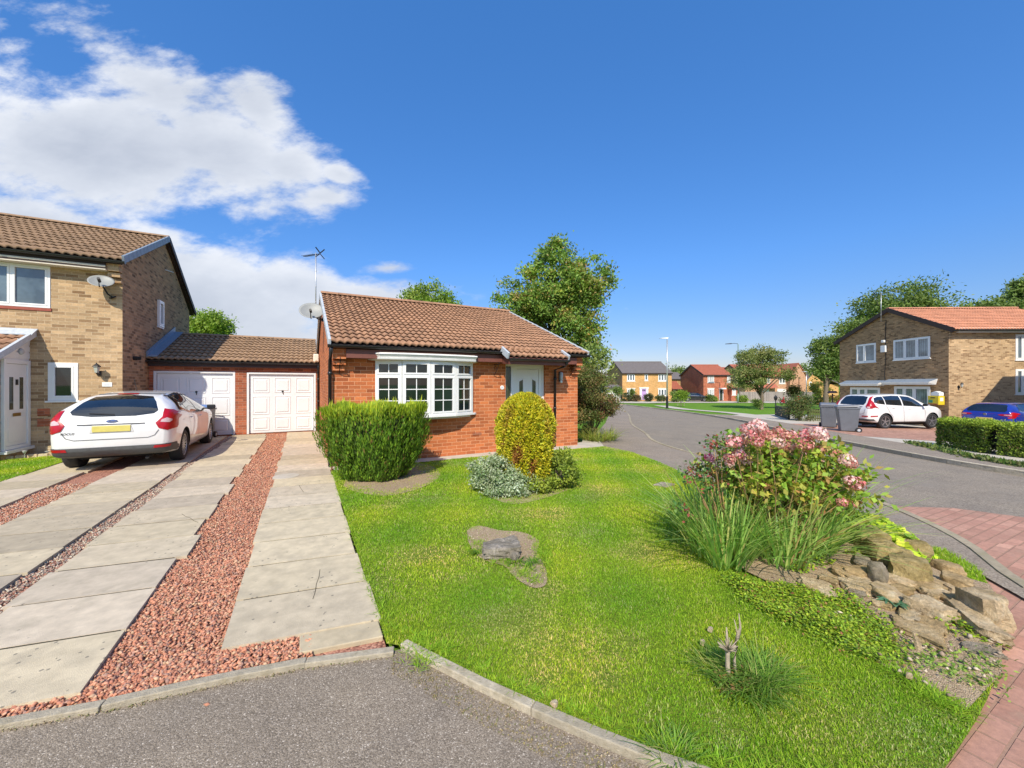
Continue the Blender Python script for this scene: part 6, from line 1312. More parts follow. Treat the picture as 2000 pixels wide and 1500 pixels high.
tree('ash_tree', 'tall green tree with rusty seed bunches rising behind the bungalow', (x, y, 0), 4.6, .2,
     [ell(1092, 512, d, .95, .85), ell(1120, 560, d, 1.25, 1.1), ell(1070, 590, d, 1.35, 1.0), ell(1035, 600, d, .95, .9), ell(1110, 640, d, 1.0, 1.0), ell(1128, 690, d, .7, .9), ell(1170, 545, d, .6, .65), ell(1150, 620, d, .55, .8), ell(1060, 530, d, .75, .6), ell(1000, 575, d, .5, .7), ell(975, 592, d, .35, .45), ell(1140, 600, d, .9, .9), ell(1150, 655, d, .4, .6), ell(1130, 740, d, .7, .6), ell(1085, 482, d, .35, .3), ell(1150, 505, d, .5, .4), ell(968, 588, d, .18, .35), ell(1186, 530, d, .22, .25), ell(1118, 488, d, .25, .3)],
     260, 38000, .155, PAL_ASH, spread=.42, shell=.3, tint=.3)
d = 24; x, y = CW((840-1000)/FPX*d, d)
tree('sycamore_tree', 'round green tree top showing above the middle of the bungalow ridge', (x, y, 0), 4.5, .2, [ell(812, 590, d, .85, .8), ell(848, 582, d, 1.0, .85), ell(880, 592, d, .6, .6), ell(840, 610, d, 1.7, .9)], 90, 12000, .17, PAL_LIME, spread=.5, shell=.4)
d = 30; x, y = CW((405-1000)/FPX*d, d)
tree('sycamore_tree', 'small bright green tree above the garage roof beside the left house', (x, y, 0), 4.5, .2, [ell(392, 632, d, .9, .8), ell(415, 628, d, 1.0, .8), ell(405, 645, d, 1.5, .8)], 70, 9000, .2, PAL_LIME, spread=.6, shell=.4)
d = 48; x, y = CW((1745-1000)/FPX*d, d)
tree('oak_tree', 'broad spreading tree behind the ridge of the orange roof with an aerial in front', (x, y, -1.3), 7, .35, [ell(1765, 585, d, 3.0, 1.7), ell(1720, 600, d, 2.6, 1.5), ell(1800, 600, d, 2.7, 1.5), ell(1670, 640, d, 1.8, .9), ell(1755, 630, d, 4.5, 2)], 130, 15000, .36, PAL_OAK, spread=1.3, shell=.4)
d = 42; x, y = CW((1612-1000)/FPX*d, d)
tree('oak_tree', 'dark leafy tree at the left edge of the brown brick house', (x, y, -1.3), 4, .3, [ell(1615, 690, d, 1.25, 1.5), ell(1628, 715, d, 1.2, 1.4), ell(1603, 718, d, .9, .9), ell(1640, 672, d, 1.1, .9), ell(1668, 645, d, 1.3, .7), ell(1690, 640, d, 1.0, .6)], 110, 12000, .28, PAL_OAK, spread=.8, shell=.35)
d = 40; x, y = CW((1990-1000)/FPX*d, d)
tree('oak_tree', 'tree above the right end of the orange roof at the photo edge', (x, y, -1.3), 6, .35, [ell(1995, 590, d, 1.6, 2.0), ell(1960, 605, d, 1.9, .8), ell(1915, 606, d, 1.6, .6), ell(2030, 570, d, 2, 2)], 100, 12000, .32, PAL_OAK, spread=.9, shell=.4)
d = 46; x, y = CW((1487-1000)/FPX*d, d)
tree('street_tree', 'spreading street tree standing on the green in front of the salmon house', (x, y, gz(x)-.1), 3.0, .24,
     [ell(1490, 692, d, 1.6, .8), ell(1515, 697, d, 1.3, .7), ell(1462, 700, d, 1.5, .8), ell(1485, 722, d, 2.3, .85), ell(1447, 728, d, 1.3, .8), ell(1530, 728, d, 1.3, .65), ell(1465, 745, d, 1.9, .6), ell(1440, 752, d, 1.1, .4), ell(1545, 740, d, .7, .3)], 180, 16000, .22, [(.20, .26, .07, 4), (.28, .32, .10, 4), (.36, .32, .13, 2), (.12, .16, .05, 2)], spread=.62, shell=.3, ntips=26)
def bush(name, label, base, ells, nclump, nleaf, leaf, pal, cat='shrub', group=None, mat='leaf', **k):
    t = thing(name, label, cat, base, 0, group); V, F, Cc, c = crown(ells, nclump, nleaf, leaf, pal, **k); npmesh('foliage', V, F, M[mat], Cc, t)
    mb = MB(); b = Vector(base)
    for i in rng.choice(len(c), min(14, len(c)), replace=False): tp = Vector(c[i]); mb.tube([b, b.lerp(tp, .5)+Vector((0, 0, .1*(tp-b).length)), tp], [.02, .013, .004], 5)
    mb.build('stems', M['bark'], t, smooth=True); return t
# street tree base growth, saplings, far shrubs
x, y, z = PD(1478, 789, 45.5); bush('shrub', 'small green shrub at the foot of the spreading street tree', (x, y, z-.4), [(x, y, z, .45, .4, .5)], 20, 1500, .14, PAL_OAK)
SAPT = [('sapling', 'staked sapling in front of the white garage beside the yellow house', 1207, 783, 756, 62, .9, .7, PAL_OAK), ('sapling', 'thin young tree with two posts on the green near the black hatchback', 1330, 792, 765, 48, .7, .5, PAL_LIME),
        ('sapling', 'young tree with yellowish leaves near the right end of the grey board fence', 1600, 786, 745, 50, 1.2, .9, [(.25, .28, .05, 2), (.32, .26, .06, 2), (.14, .18, .03, 2)]), ('sapling', 'little golden leaved tree in front of the grey board fence', 1551, 787, 757, 48, .8, .6, [(.30, .24, .05, 2), (.15, .17, .03, 2), (.22, .12, .04, 1)])]
for nm, lb, px, pb, pt, d, w_, h_, pl in SAPT:
    x, y = CW((px-1000)/FPX*d, d); zb = gz(x); zt = CH+(750-pt)/FPX*d
    t = thing(nm, lb, 'tree', (x, y, zb)); V, F, Cc, c = crown([(x, y, zt-h_*.9, w_*.7, w_*.7, h_)], 24, 2000, .2, pl, spread=.45, shell=.3); npmesh('crown', V, F, M['leaf'], Cc, t); trunkmesh(t, (x, y, zb), zt-zb-h_, .05, c, 8)
    mb = MB(); [mb.tube([(x+o, y-o*.5, zb), (x+o, y-o*.5, zb+1.1)], .035, 6) for o in (-.35, .35)]; mb.build('stake', M['twig'], t)
FS = [('shrub', 'dark shrub left of the yellow house front', 1221, 776, 66, 1.2, .8, [(.08, .08, .04, 2), (.06, .10, .03, 2)]), ('conifer', 'small upright green conifer against the yellow house', 1235.5, 770, 66.5, .3, .9, PAL_OAK), ('shrub', 'low brownish shrub left of the lilac door', 1241, 778, 66, .9, .45, [(.16, .11, .06, 2), (.1, .12, .03, 1)]),
      ('shrub', 'dark shrub right of the lilac door', 1267, 777, 66, .8, .6, [(.09, .08, .04, 2), (.05, .09, .03, 2)]), ('shrub', 'low grey green shrub under the right window of the yellow house', 1290, 778, 66, .9, .45, [(.14, .17, .06, 2), (.10, .12, .04, 1)]),
      ('shrub', 'wide green shrub between the yellow house and the parked black cars', 1322, 774, 64, 1.6, .9, PAL_OAK), ('shrub', 'round shrub under the window of the red brick house', 1386, 778, 65, .7, .6, PAL_OAK), ('shrub', 'low light green shrub by the red brick house front', 1393, 780, 65.3, .6, .4, PAL_LIME),
      ('hedge', 'narrow green hedge column at the right end of the grey board fence', 1596, 772, 64, .5, 1.0, PAL_LIME), ('shrub', 'orange brown shrubbery in front of the far yellow gabled house', 1622, 782, 44, 1.6, .5, [(.30, .2, .05, 2), (.16, .2, .04, 3), (.25, .12, .05, 1)]),
      ('shrub', 'clipped golden shrub before the far yellow gabled house', 1600, 783, 46, .9, .3, PAL_LIME), ('shrub', 'green shrub below the left end of the grey board fence', 1450, 780, 63, 1.0, .5, PAL_LIME)]
for nm, lb, px, py, d, rx, rz, pl in FS: x, y, z = PD(px, py, d); bush(nm, lb, (x, y, z-rz), [(x, y, z, rx, rx*.7, rz)], 26, 1700, .2, pl, spread=.35, shell=.4)
for px0, px1, pt, d, lb in ((1312, 1337, 722, 120, 'distant treetops between the yellow and the red brick houses'), (1560, 1640, 717, 110, 'distant dark treetops behind the far yellow gabled house')):
    es = [ell(px, pt+12+random.uniform(-2, 3), d, 2.4, 2.0) for px in np.arange(px0, px1, 7)]; es += [ell(px, pt+30, d, 3, 3) for px in np.arange(px0, px1, 10)]
    V, F, Cc, c = crown(es, 90, 9000, .7, PAL_OAK, spread=1.6, shell=.4); tag(npmesh('far_wood', V, F, M['leaf'], Cc), lb, kind='stuff')
# rose bush by the picket fence
x, y = G(1562, 822); z = gz(x); rb = bush('rose_bush', 'tall straggly rose bush with red blooms beside the low picket fence', (x, y, z), [(x, y, z+.5, .9, .7, .5), (x-.1, y+.2, z+1.15, 1.0, .6, .35), (x+.35, y-.2, z+1.2, .5, .4, .3)], 60, 5200, .10, [(.09, .14, .04, 3), (.15, .2, .05, 3), (.26, .16, .10, 1.5), (.05, .08, .03, 2)], spread=.35, shell=.2)
for k in range(7):
    px, py = [(1560, 779), (1556, 783), (1569, 780), (1562, 789), (1566, 787), (1529, 782), (1561, 786)][k]; xx, yy, zz = PD(px, py, math.hypot(*(0, 0)) or (x*S_+y*C_)); n = 50
    V, F = kites(np.array([xx, yy, zz])+rng.normal(size=(n, 3))*.05, rdir(n), rdir(n), .10, .08); npmesh('rose_bloom', V, F, M['petal'], np.repeat(pick([(.45, .02, .03)], n), 4, 0), rb)
# far hedge on the right
def hedgebox(name, label, path, h, w_, n, leaf, pal, cat='hedge', zf=gz, top_pal=None, round_=.35):
    """clipped hedge along a path: sprays over its whole surface"""
    P = [np.array(p, float) for p in path]; t = thing(name, label, cat, (P[0][0], P[0][1], zf(P[0][0]))); seg = [np.linalg.norm(b-a) for a, b in zip(P, P[1:])]; T = sum(seg)
    s = rng.uniform(0, T, n); cum = np.concatenate([[0], np.cumsum(seg)]); k = np.clip(np.searchsorted(cum, s)-1, 0, len(seg)-1); f = (s-cum[k])/np.array(seg)[k]
    A = np.array(P)[k]; B = np.array(P)[k+1]; c = A+(B-A)*f[:, None]; dr = unit(B-A); nr = np.stack([-dr[:, 1], dr[:, 0]], 1)
    a = rng.uniform(-.25, math.pi+.25, n); sx = np.sign(np.cos(a))*np.abs(np.cos(a))**.45; sz = np.sign(np.sin(a))*np.abs(np.sin(a))**.45
    depth = 1-rng.uniform(0, 1, n)**2.2*.35; endf = np.clip(np.minimum(s, T-s)/.25, .3, 1)**.4
    side = rng.uniform(0, 1, n) < .62; zu = rng.uniform(.02, 1, n); sx = np.where(side, np.sign(rng.uniform(-1, 1, n))*(1-.12*np.clip((zu-.8)/.2, 0, 1)**2), rng.uniform(-.95, .95, n)); sz = np.where(side, .15, 1.0)
    wob = 1+.05*np.sin(s*5.1+zu*4)+.04*np.sin(s*11+zu*9)+.02*rng.normal(size=n); x = c[:, 0]+nr[:, 0]*sx*w_/2*depth*wob*endf; y = c[:, 1]+nr[:, 1]*sx*w_/2*depth*wob*endf
    zc = np.where(side, zu*h, h*(1-.08*sx*sx)*wob*depth**.5); z = zc+np.array([zf(v) for v in x])
    N = unit(np.stack([nr[:, 0]*sx, nr[:, 1]*sx, np.maximum(sz, 0)], 1)+rdir(n)*.7); D = unit(rdir(n)+np.array([0, 0, .6])); V, F = kites(np.stack([x, y, z], 1), D, N, leaf*rng.uniform(.6, 1.3, n), leaf*.55, .1)
    col = pick(pal, n, .25)
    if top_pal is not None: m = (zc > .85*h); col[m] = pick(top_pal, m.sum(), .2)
    npmesh('foliage', V, F, M['leaf'], np.repeat(col, 4, 0), t)
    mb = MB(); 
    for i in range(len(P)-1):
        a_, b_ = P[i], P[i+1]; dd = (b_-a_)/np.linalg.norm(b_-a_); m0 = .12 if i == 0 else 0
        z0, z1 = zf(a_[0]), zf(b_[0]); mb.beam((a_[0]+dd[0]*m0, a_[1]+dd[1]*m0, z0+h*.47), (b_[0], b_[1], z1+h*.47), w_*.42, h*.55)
    mb.build('branches', M['well'], t); return t  # solid near-black core standing in for the shaded inside of the hedge
h0, h1, h2 = G(1822, 870), G(1930, 888), G(2010, 897)
hd = Vector((h2[0]-h0[0], h2[1]-h0[1])).normalized(); hn = Vector((hd.y, -hd.x))*-1
off_ = .42; hp_ = [(h0[0]+hn.x*-off_, h0[1]+hn.y*-off_)]
sgn = 1 if (h0[0]+hn.x)**2+(h0[1]+hn.y)**2 > h0[0]**2+h0[1]**2 else -1
hpath = [(p[0]+hn.x*sgn*off_, p[1]+hn.y*sgn*off_) for p in (h0, h1, h2, (h2[0]+hd.x*3, h2[1]+hd.y*3))]
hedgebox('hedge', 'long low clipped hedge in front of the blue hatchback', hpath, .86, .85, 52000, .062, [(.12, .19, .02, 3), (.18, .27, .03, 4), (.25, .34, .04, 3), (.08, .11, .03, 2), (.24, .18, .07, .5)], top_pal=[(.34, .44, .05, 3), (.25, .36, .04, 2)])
V, F = [], []
n = 900; pth = [G(1780, 868), G(1830, 880), G(1900, 897), G(2000, 915)]; ss = rng.uniform(0, 3, n); k = ss.astype(int); k[k > 2] = 2; A = np.array(pth)[k]; B = np.array(pth)[k+1]; c = A+(B-A)*(ss-k)[:, None]+rng.normal(size=(n, 2))*.09
Pz = np.stack([c[:, 0], c[:, 1], np.array([gz(v) for v in c[:, 0]])+.05], 1); V, F = kites(Pz, unit(rdir(n)+np.array([0, 0, .5])), rdir(n), .13, .05); tag(npmesh('verge_weeds', V, F, M['leaf'], np.repeat(pick([(.08, .15, .03), (.14, .2, .04), (.2, .22, .08)], n), 4, 0)), 'straggling ivy and weeds along the foot of the clipped hedge', kind='stuff')
# ---- shrubs beside the bungalow
d = 11.6; x, y = CW((1160-1000)/FPX*d, d); z = gz(x)
bush('shrub', 'big rounded shrub with dark green and reddish leaves at the corner of the bungalow', (x+.15, y+.3, z), [ell(1155, 765, d, .62, .55, .6), ell(1168, 795, d, .55, .5, .6), ell(1145, 815, d, .5, .4, .5), ell(1150, 740, d, .45, .3, .45)], 110, 17000, .065, [(.10, .15, .03, 3), (.16, .20, .05, 3), (.32, .14, .08, 2.2), (.25, .22, .08, 2), (.07, .09, .03, 2)], spread=.2, shell=.45)
d = 12.6; x, y = CW((1160-1000)/FPX*d, d)
bush('shrub', 'tall loose pale green shrub between the ash tree and the reddish shrub', (x+.1, y+.3, gz(x)), [ell(1150, 700, d, .5, .45), ell(1168, 725, d, .5, .45), ell(1180, 700, d, .2, .25), ell(1138, 735, d, .4, .5), ell(1150, 760, d, .5, .6)], 60, 5000, .11, [(.32, .38, .10, 3), (.22, .30, .07, 3), (.13, .2, .05, 2)], spread=.3, shell=.3)
def straps(base, n, L_, wd, spread, pal, lean=(0, 0), droop=.9, h=.9, r0=.18, seg=6, minv=.2):
    """arching strap leaves from a clump"""
    b = np.array(base); a = rng.uniform(0, 2*np.pi, n); rr = rng.uniform(0, 1, n)**.5*r0; p = np.stack([b[0]+rr*np.cos(a), b[1]+rr*np.sin(a), np.full(n, b[2])], 1)
    az = a+rng.normal(size=n)*.5; out = np.stack([np.cos(az), np.sin(az), np.zeros(n)], 1); out[:, 0] += lean[0]; out[:, 1] += lean[1]; l = L_*rng.uniform(.5, 1.15, n); sp = rng.uniform(.1, 1, n)*spread; dr = droop*rng.uniform(.4, 1.3, n)
    S = unit(np.cross(out, np.array([0, 0, 1.]))); V = []
    for i in range(seg+1):
        t = i/seg; c = p+out*(sp*l*t*(1+.5*t))[:, None]+np.array([0, 0, 1.])*(h*l*(t-dr*.55*t*t*(sp+.35)))[:, None]; w = wd*(1-t)**.6*(.6+.8*min(1, t*4)*.5)+.0008
        tw = S*w*.5; V += [c-tw, c+tw]
    V = np.stack(V, 1); V[..., 2] = np.maximum(V[..., 2], b[2]+.005); nv = 2*(seg+1); F = np.stack([np.stack([2*i+np.arange(n)*nv, 2*i+1+np.arange(n)*nv, 2*i+3+np.arange(n)*nv, 2*i+2+np.arange(n)*nv], 1) for i in range(seg)], 1).reshape(-1, 4)
    return V.reshape(-1, 3), F, np.repeat(pick(pal, n, .25), nv, 0)
def merge(parts):
    V, F, C = [], [], []; b = 0
    for v, f, c in parts: V.append(v); F.append(f+b); C.append(c); b += len(v)
    return np.concatenate(V), np.concatenate(F), np.concatenate(C)
PST = [(.30, .50, .11, 3), (.42, .60, .16, 3), (.54, .58, .20, 1.5), (.19, .34, .08, 1.5), (.50, .38, .16, .5)]
parts = []
for px, py in ((1150, 860), (1168, 862), (1188, 860), (1140, 855)): x, y = G(px, py); parts.append(straps((x, y, gz(x)), 150, .55, .018, 1.0, [(.36, .44, .08, 3), (.44, .46, .12, 2), (.22, .30, .05, 2), (.45, .36, .16, .6)], r0=.2))
x, y = G(1165, 858); t = thing('strap_leaf_plant', 'yellow green clump of arching strap leaves below the reddish shrub', 'plant', (x, y, gz(x))); V, F, Cc = merge(parts); npmesh('leaves', V, F, M['leaf_thin'], Cc, t)
# ---- golden yew left of the bow window
hx0, hy0 = 1.10, 7.02
def yew():
    t = thing('yew_bush', 'wide flat topped golden green yew bush on the lawn in front of the bow window', 'bush', (hx0, hy0, 0))
    n = 42000; Rr = CR; Ff = CF
    u = rng.uniform(-1, 1, n); a = rng.uniform(-math.pi, math.pi, n); hz = rng.uniform(0, 1, n); H = 1.22
    # half-width across the view and in depth as functions of height: narrow foot, broad flat top
    prof = lambda h: .50+.53*np.clip(h/.55, 0, 1)**.7-.04*np.clip((h-.8)/.2, 0, 1)**2
    top = rng.uniform(0, 1, n) < .24
    hgt = np.where(top, 1-rng.uniform(0, .06, n), rng.uniform(.02, 1, n)); rr = np.where(top, np.sqrt(rng.uniform(0, 1, n)), 1-rng.uniform(0, 1, n)**2*.28)
    lump = 1+.08*np.sin(a*5+hgt*4)+.07*np.sin(a*11+hgt*9+1)+.05*np.sin(a*19-hgt*14)+.04*rng.normal(size=n); w = prof(hgt)*rr*lump
    ex = .80*w*np.cos(a); ey = .66*w*np.sin(a); z = hgt*H*(1+.03*np.sin(ex*9+ey*5))+.0
    P = np.stack([hx0+ex*Rr.x+ey*Ff.x, hy0+ex*Rr.y+ey*Ff.y, z], 1); outd = unit(np.stack([ex*Rr.x+ey*Ff.x, ex*Rr.y+ey*Ff.y, np.zeros(n)], 1))
    D = unit(np.array([0, 0, 1.])*(1.0+.8*hgt[:, None])+outd*.55+rdir(n)*.55); N = unit(outd+rdir(n)*.7)
    l = np.where(top, .11, .075)*rng.uniform(.5, 1.35, n); V, F = kites(P-D*l[:, None]*.4, D, N, l, .017*rng.uniform(.7, 1.5, n), .1)
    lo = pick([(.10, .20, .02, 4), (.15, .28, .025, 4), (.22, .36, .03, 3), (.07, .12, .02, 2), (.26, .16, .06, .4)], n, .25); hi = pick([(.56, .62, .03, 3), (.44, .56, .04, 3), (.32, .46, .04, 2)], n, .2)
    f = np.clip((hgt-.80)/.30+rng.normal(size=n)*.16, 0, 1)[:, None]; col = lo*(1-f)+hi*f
    Vy, Fy, Cy = V, F, np.repeat(np.clip(col, 0, 1), 4, 0)
    k = rng.integers(0, n, 300); k = k[hgt[k] > .9]; V2, F2 = kites(P[k], unit(np.array([0, 0, 1.])+rdir(len(k))*.25), rdir(len(k)), .16*rng.uniform(.6, 1.4, len(k)), .02)
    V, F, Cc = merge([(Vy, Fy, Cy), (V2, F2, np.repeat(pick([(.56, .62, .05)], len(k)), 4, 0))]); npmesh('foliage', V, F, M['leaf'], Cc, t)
    mb = MB()
    for i in range(26): a_ = i*.7; tpx, tpy = .7*math.cos(a_)*random.uniform(.3, 1), .45*math.sin(a_)*random.uniform(.3, 1); mb.tube([(hx0+tpx*.15, hy0+tpy*.15, 0), (hx0+(tpx*Rr.x+tpy*Ff.x)*.7, hy0+(tpx*Rr.y+tpy*Ff.y)*.7, .5), (hx0+tpx*Rr.x+tpy*Ff.x, hy0+tpx*Rr.y+tpy*Ff.y, 1.05)], [.025, .016, .006], 5)
    mb.build('stems', M['bark'], t, smooth=True)
    mb = MB(); mb.lathe([(.22, .10), (.42, .35), (.58, .7), (.60, 1.0), (.45, 1.06)], (hx0, hy0, 0), n=16); o = mb.build('dark_core', M['well'], t)  # solid near-black core, painted shade seen between the yew sprays
yew()
# ---- dome conifer
dx_, dy_ = 3.08, 5.32
def dome():
    t = thing('conifer_bush', 'golden dome shaped conifer with rusty patches on the lawn before the front door', 'bush', (dx_, dy_, 0))
    n = 36000; H = 1.46; hgt = rng.uniform(0.02, 1, n)**.8; a = rng.uniform(0, 2*np.pi, n); prof = np.where(hgt < .62, .335+.09*np.sin(hgt/.62*1.45), .425*np.sqrt(np.clip(1-((hgt-.62)/.385)**2, 0, 1))); 
    rr = 1-rng.uniform(0, 1, n)**2.5*.25; lump = 1+.06*np.sin(a*6+hgt*7)+.05*np.sin(a*13+hgt*15)+.04*np.sin(a*23-hgt*31)+.03*rng.normal(size=n); w = prof*rr*lump
    P = np.stack([dx_+w*np.cos(a), dy_+w*np.sin(a), hgt*H], 1); outd = np.stack([np.cos(a), np.sin(a), np.clip((hgt-.5)*1.6, 0, 1.4)], 1); outd = unit(outd)
    D = unit(outd*.8+rdir(n)*.8+np.array([0, 0, .35])); N = unit(rdir(n)+outd*.3); l = .05*rng.uniform(.5, 1.4, n); V, F = kites(P-D*l[:, None]*.5, D, N, l, .020*rng.uniform(.6, 1.4, n), .1)
    pn = np.sin(a*3.1+hgt*5)+np.sin(a*7.3-hgt*9+2)+np.sin(hgt*17+a*2)*.6+rng.normal(size=n)*.55; rust = np.clip((pn-.85)*1.2, 0, 1)[:, None]*np.clip(1.3-hgt, .25, 1)[:, None]
    col = pick([(.60, .56, .03, 4), (.46, .48, .03, 3), (.72, .60, .04, 3), (.24, .28, .03, 1.2)], n, .25)*(1-rust)+pick([(.42, .17, .05, 2), (.30, .12, .04, 1)], n)*rust
    npmesh('foliage', V, F, M['leaf'], np.repeat(np.clip(col, 0, 1), 4, 0), t)
    mb = MB(); mb.lathe([(.1, .02), (.26, .2), (.31, .7), (.27, 1.1), (.12, 1.3)], (dx_, dy_, 0), n=16); mb.build('dark_core', M['well'], t); mb = MB(); mb.tube([(dx_, dy_, -.05), (dx_, dy_, .9)], [.06, .03], 8); mb.build('stem', M['bark'], t)  # near-black solid stands in for shade inside the dome, around a real stem
dome()
x, y = 2.56, 5.27
bush('euonymus_shrub', 'low silvery variegated shrub left of the golden dome conifer', (x, y, 0), [(x, y, .25, .38, .3, .25), (x+.05, y-.15, .15, .42, .3, .17), (x+.2, y-.28, .10, .3, .2, .12), (x-.15, y+.1, .3, .25, .25, .22)], 130, 13000, .038, [(.48, .54, .36, 3), (.58, .64, .48, 2), (.24, .34, .14, 3), (.15, .24, .09, 2)], spread=.10, shell=.6, wl=.6)
x, y = 3.50, 5.02
bush('privet_shrub', 'low rounded green shrub right of the golden dome conifer', (x, y, 0), [(x, y, .25, .30, .3, .27), (x+.1, y+.1, .38, .2, .2, .2), (x-.35, y-.1, .12, .25, .2, .12)], 80, 7500, .045, [(.24, .32, .04, 3), (.34, .40, .05, 3), (.12, .18, .03, 2)], spread=.10, shell=.55, wl=.6)
# ---- stump
def lump(name, c, ax, hw, hh, L_, mat, seed, label, cat='rock', group=None, blocky=.5, tilt=0, res=3, mound=0):
    """weathered block: subdivided box pushed about by noise"""
    from mathutils import noise as mn
    bm = bmesh.new(); bmesh.ops.create_cube(bm, size=2); bmesh.ops.subdivide_edges(bm, edges=bm.edges, cuts=2**res-1, use_grid_fill=True); a = Vector((ax[0], ax[1], 0)).normalized(); b = Vector((-a.y, a.x, 0)); rr = random.Random(seed)
    o = Vector((rr.uniform(-50, 50), rr.uniform(-50, 50), rr.uniform(-50, 50))); tap = rr.uniform(-.3, .3); sk = rr.uniform(-.25, .25); tl = Matrix.Rotation(tilt, 3, b) if tilt else Matrix.Identity(3)
    for v in bm.verts:
        p = v.co.copy(); s = p.normalized()*1.25; q = p*blocky+s*(1-blocky); q.y *= 1+tap*q.x; q.x += sk*q.y
        nz = mn.noise(q*1.3+o)*.34+mn.noise(q*3.1+o)*.16+mn.noise(q*8+o)*.05; q = q*(1+nz*.62)
        w = a*q.x*L_/2+b*q.y*hw+Vector((0, 0, q.z*hh)); v.co = Vector(c)+tl@w
    me = bpy.data.meshes.new(name); bm.to_mesh(me); bm.free(); boxuv(me); o_ = finish(me, name, M[mat], None, True)
    md = o_.modifiers.new('es', 'EDGE_SPLIT'); md.split_angle = R(38); return tag(o_, label, cat, group)
sx, sy = G(980, 1085); st = thing('tree_stump', 'weathered grey tree stump in a patch of bare soil on the lawn', 'stump', (sx, sy, 0))
bm_ = lump('wood', (sx, sy+.03, .055), (1, -.15), .12, .05, .34, 'stump', 5, None, None, blocky=.75, res=4); bm_.data.transform(Matrix.Translation((-sx, -sy, 0))); bm_.parent = st
for k_ in ('label', 'category'):
    if k_ in bm_: del bm_[k_]
for i, (px, py, l_) in enumerate(((952, 1085, .10), (1002, 1092, .12))):
    rx_, ry_ = G(px, py); q = lump('root', (rx_, ry_, .03), (random.uniform(-.4, .4), -1), .035, .04, l_, 'stump', 30+i, None, None, blocky=.4, res=2); q.data.transform(Matrix.Translation((-sx, -sy, 0))); q.parent = st
parts = [straps((*G(px, py), .0), 26, .07, .012, 1.2, [(.12, .24, .03)], r0=.03, seg=3) for px, py in ((1010, 1098), (1030, 1106), (1040, 1100), (935, 1082), (1000, 1100))]
V, F, Cc = merge(parts); tag(npmesh('weeds', V, F, M['grass'], Cc), 'small green weeds growing around the stump', kind='stuff')
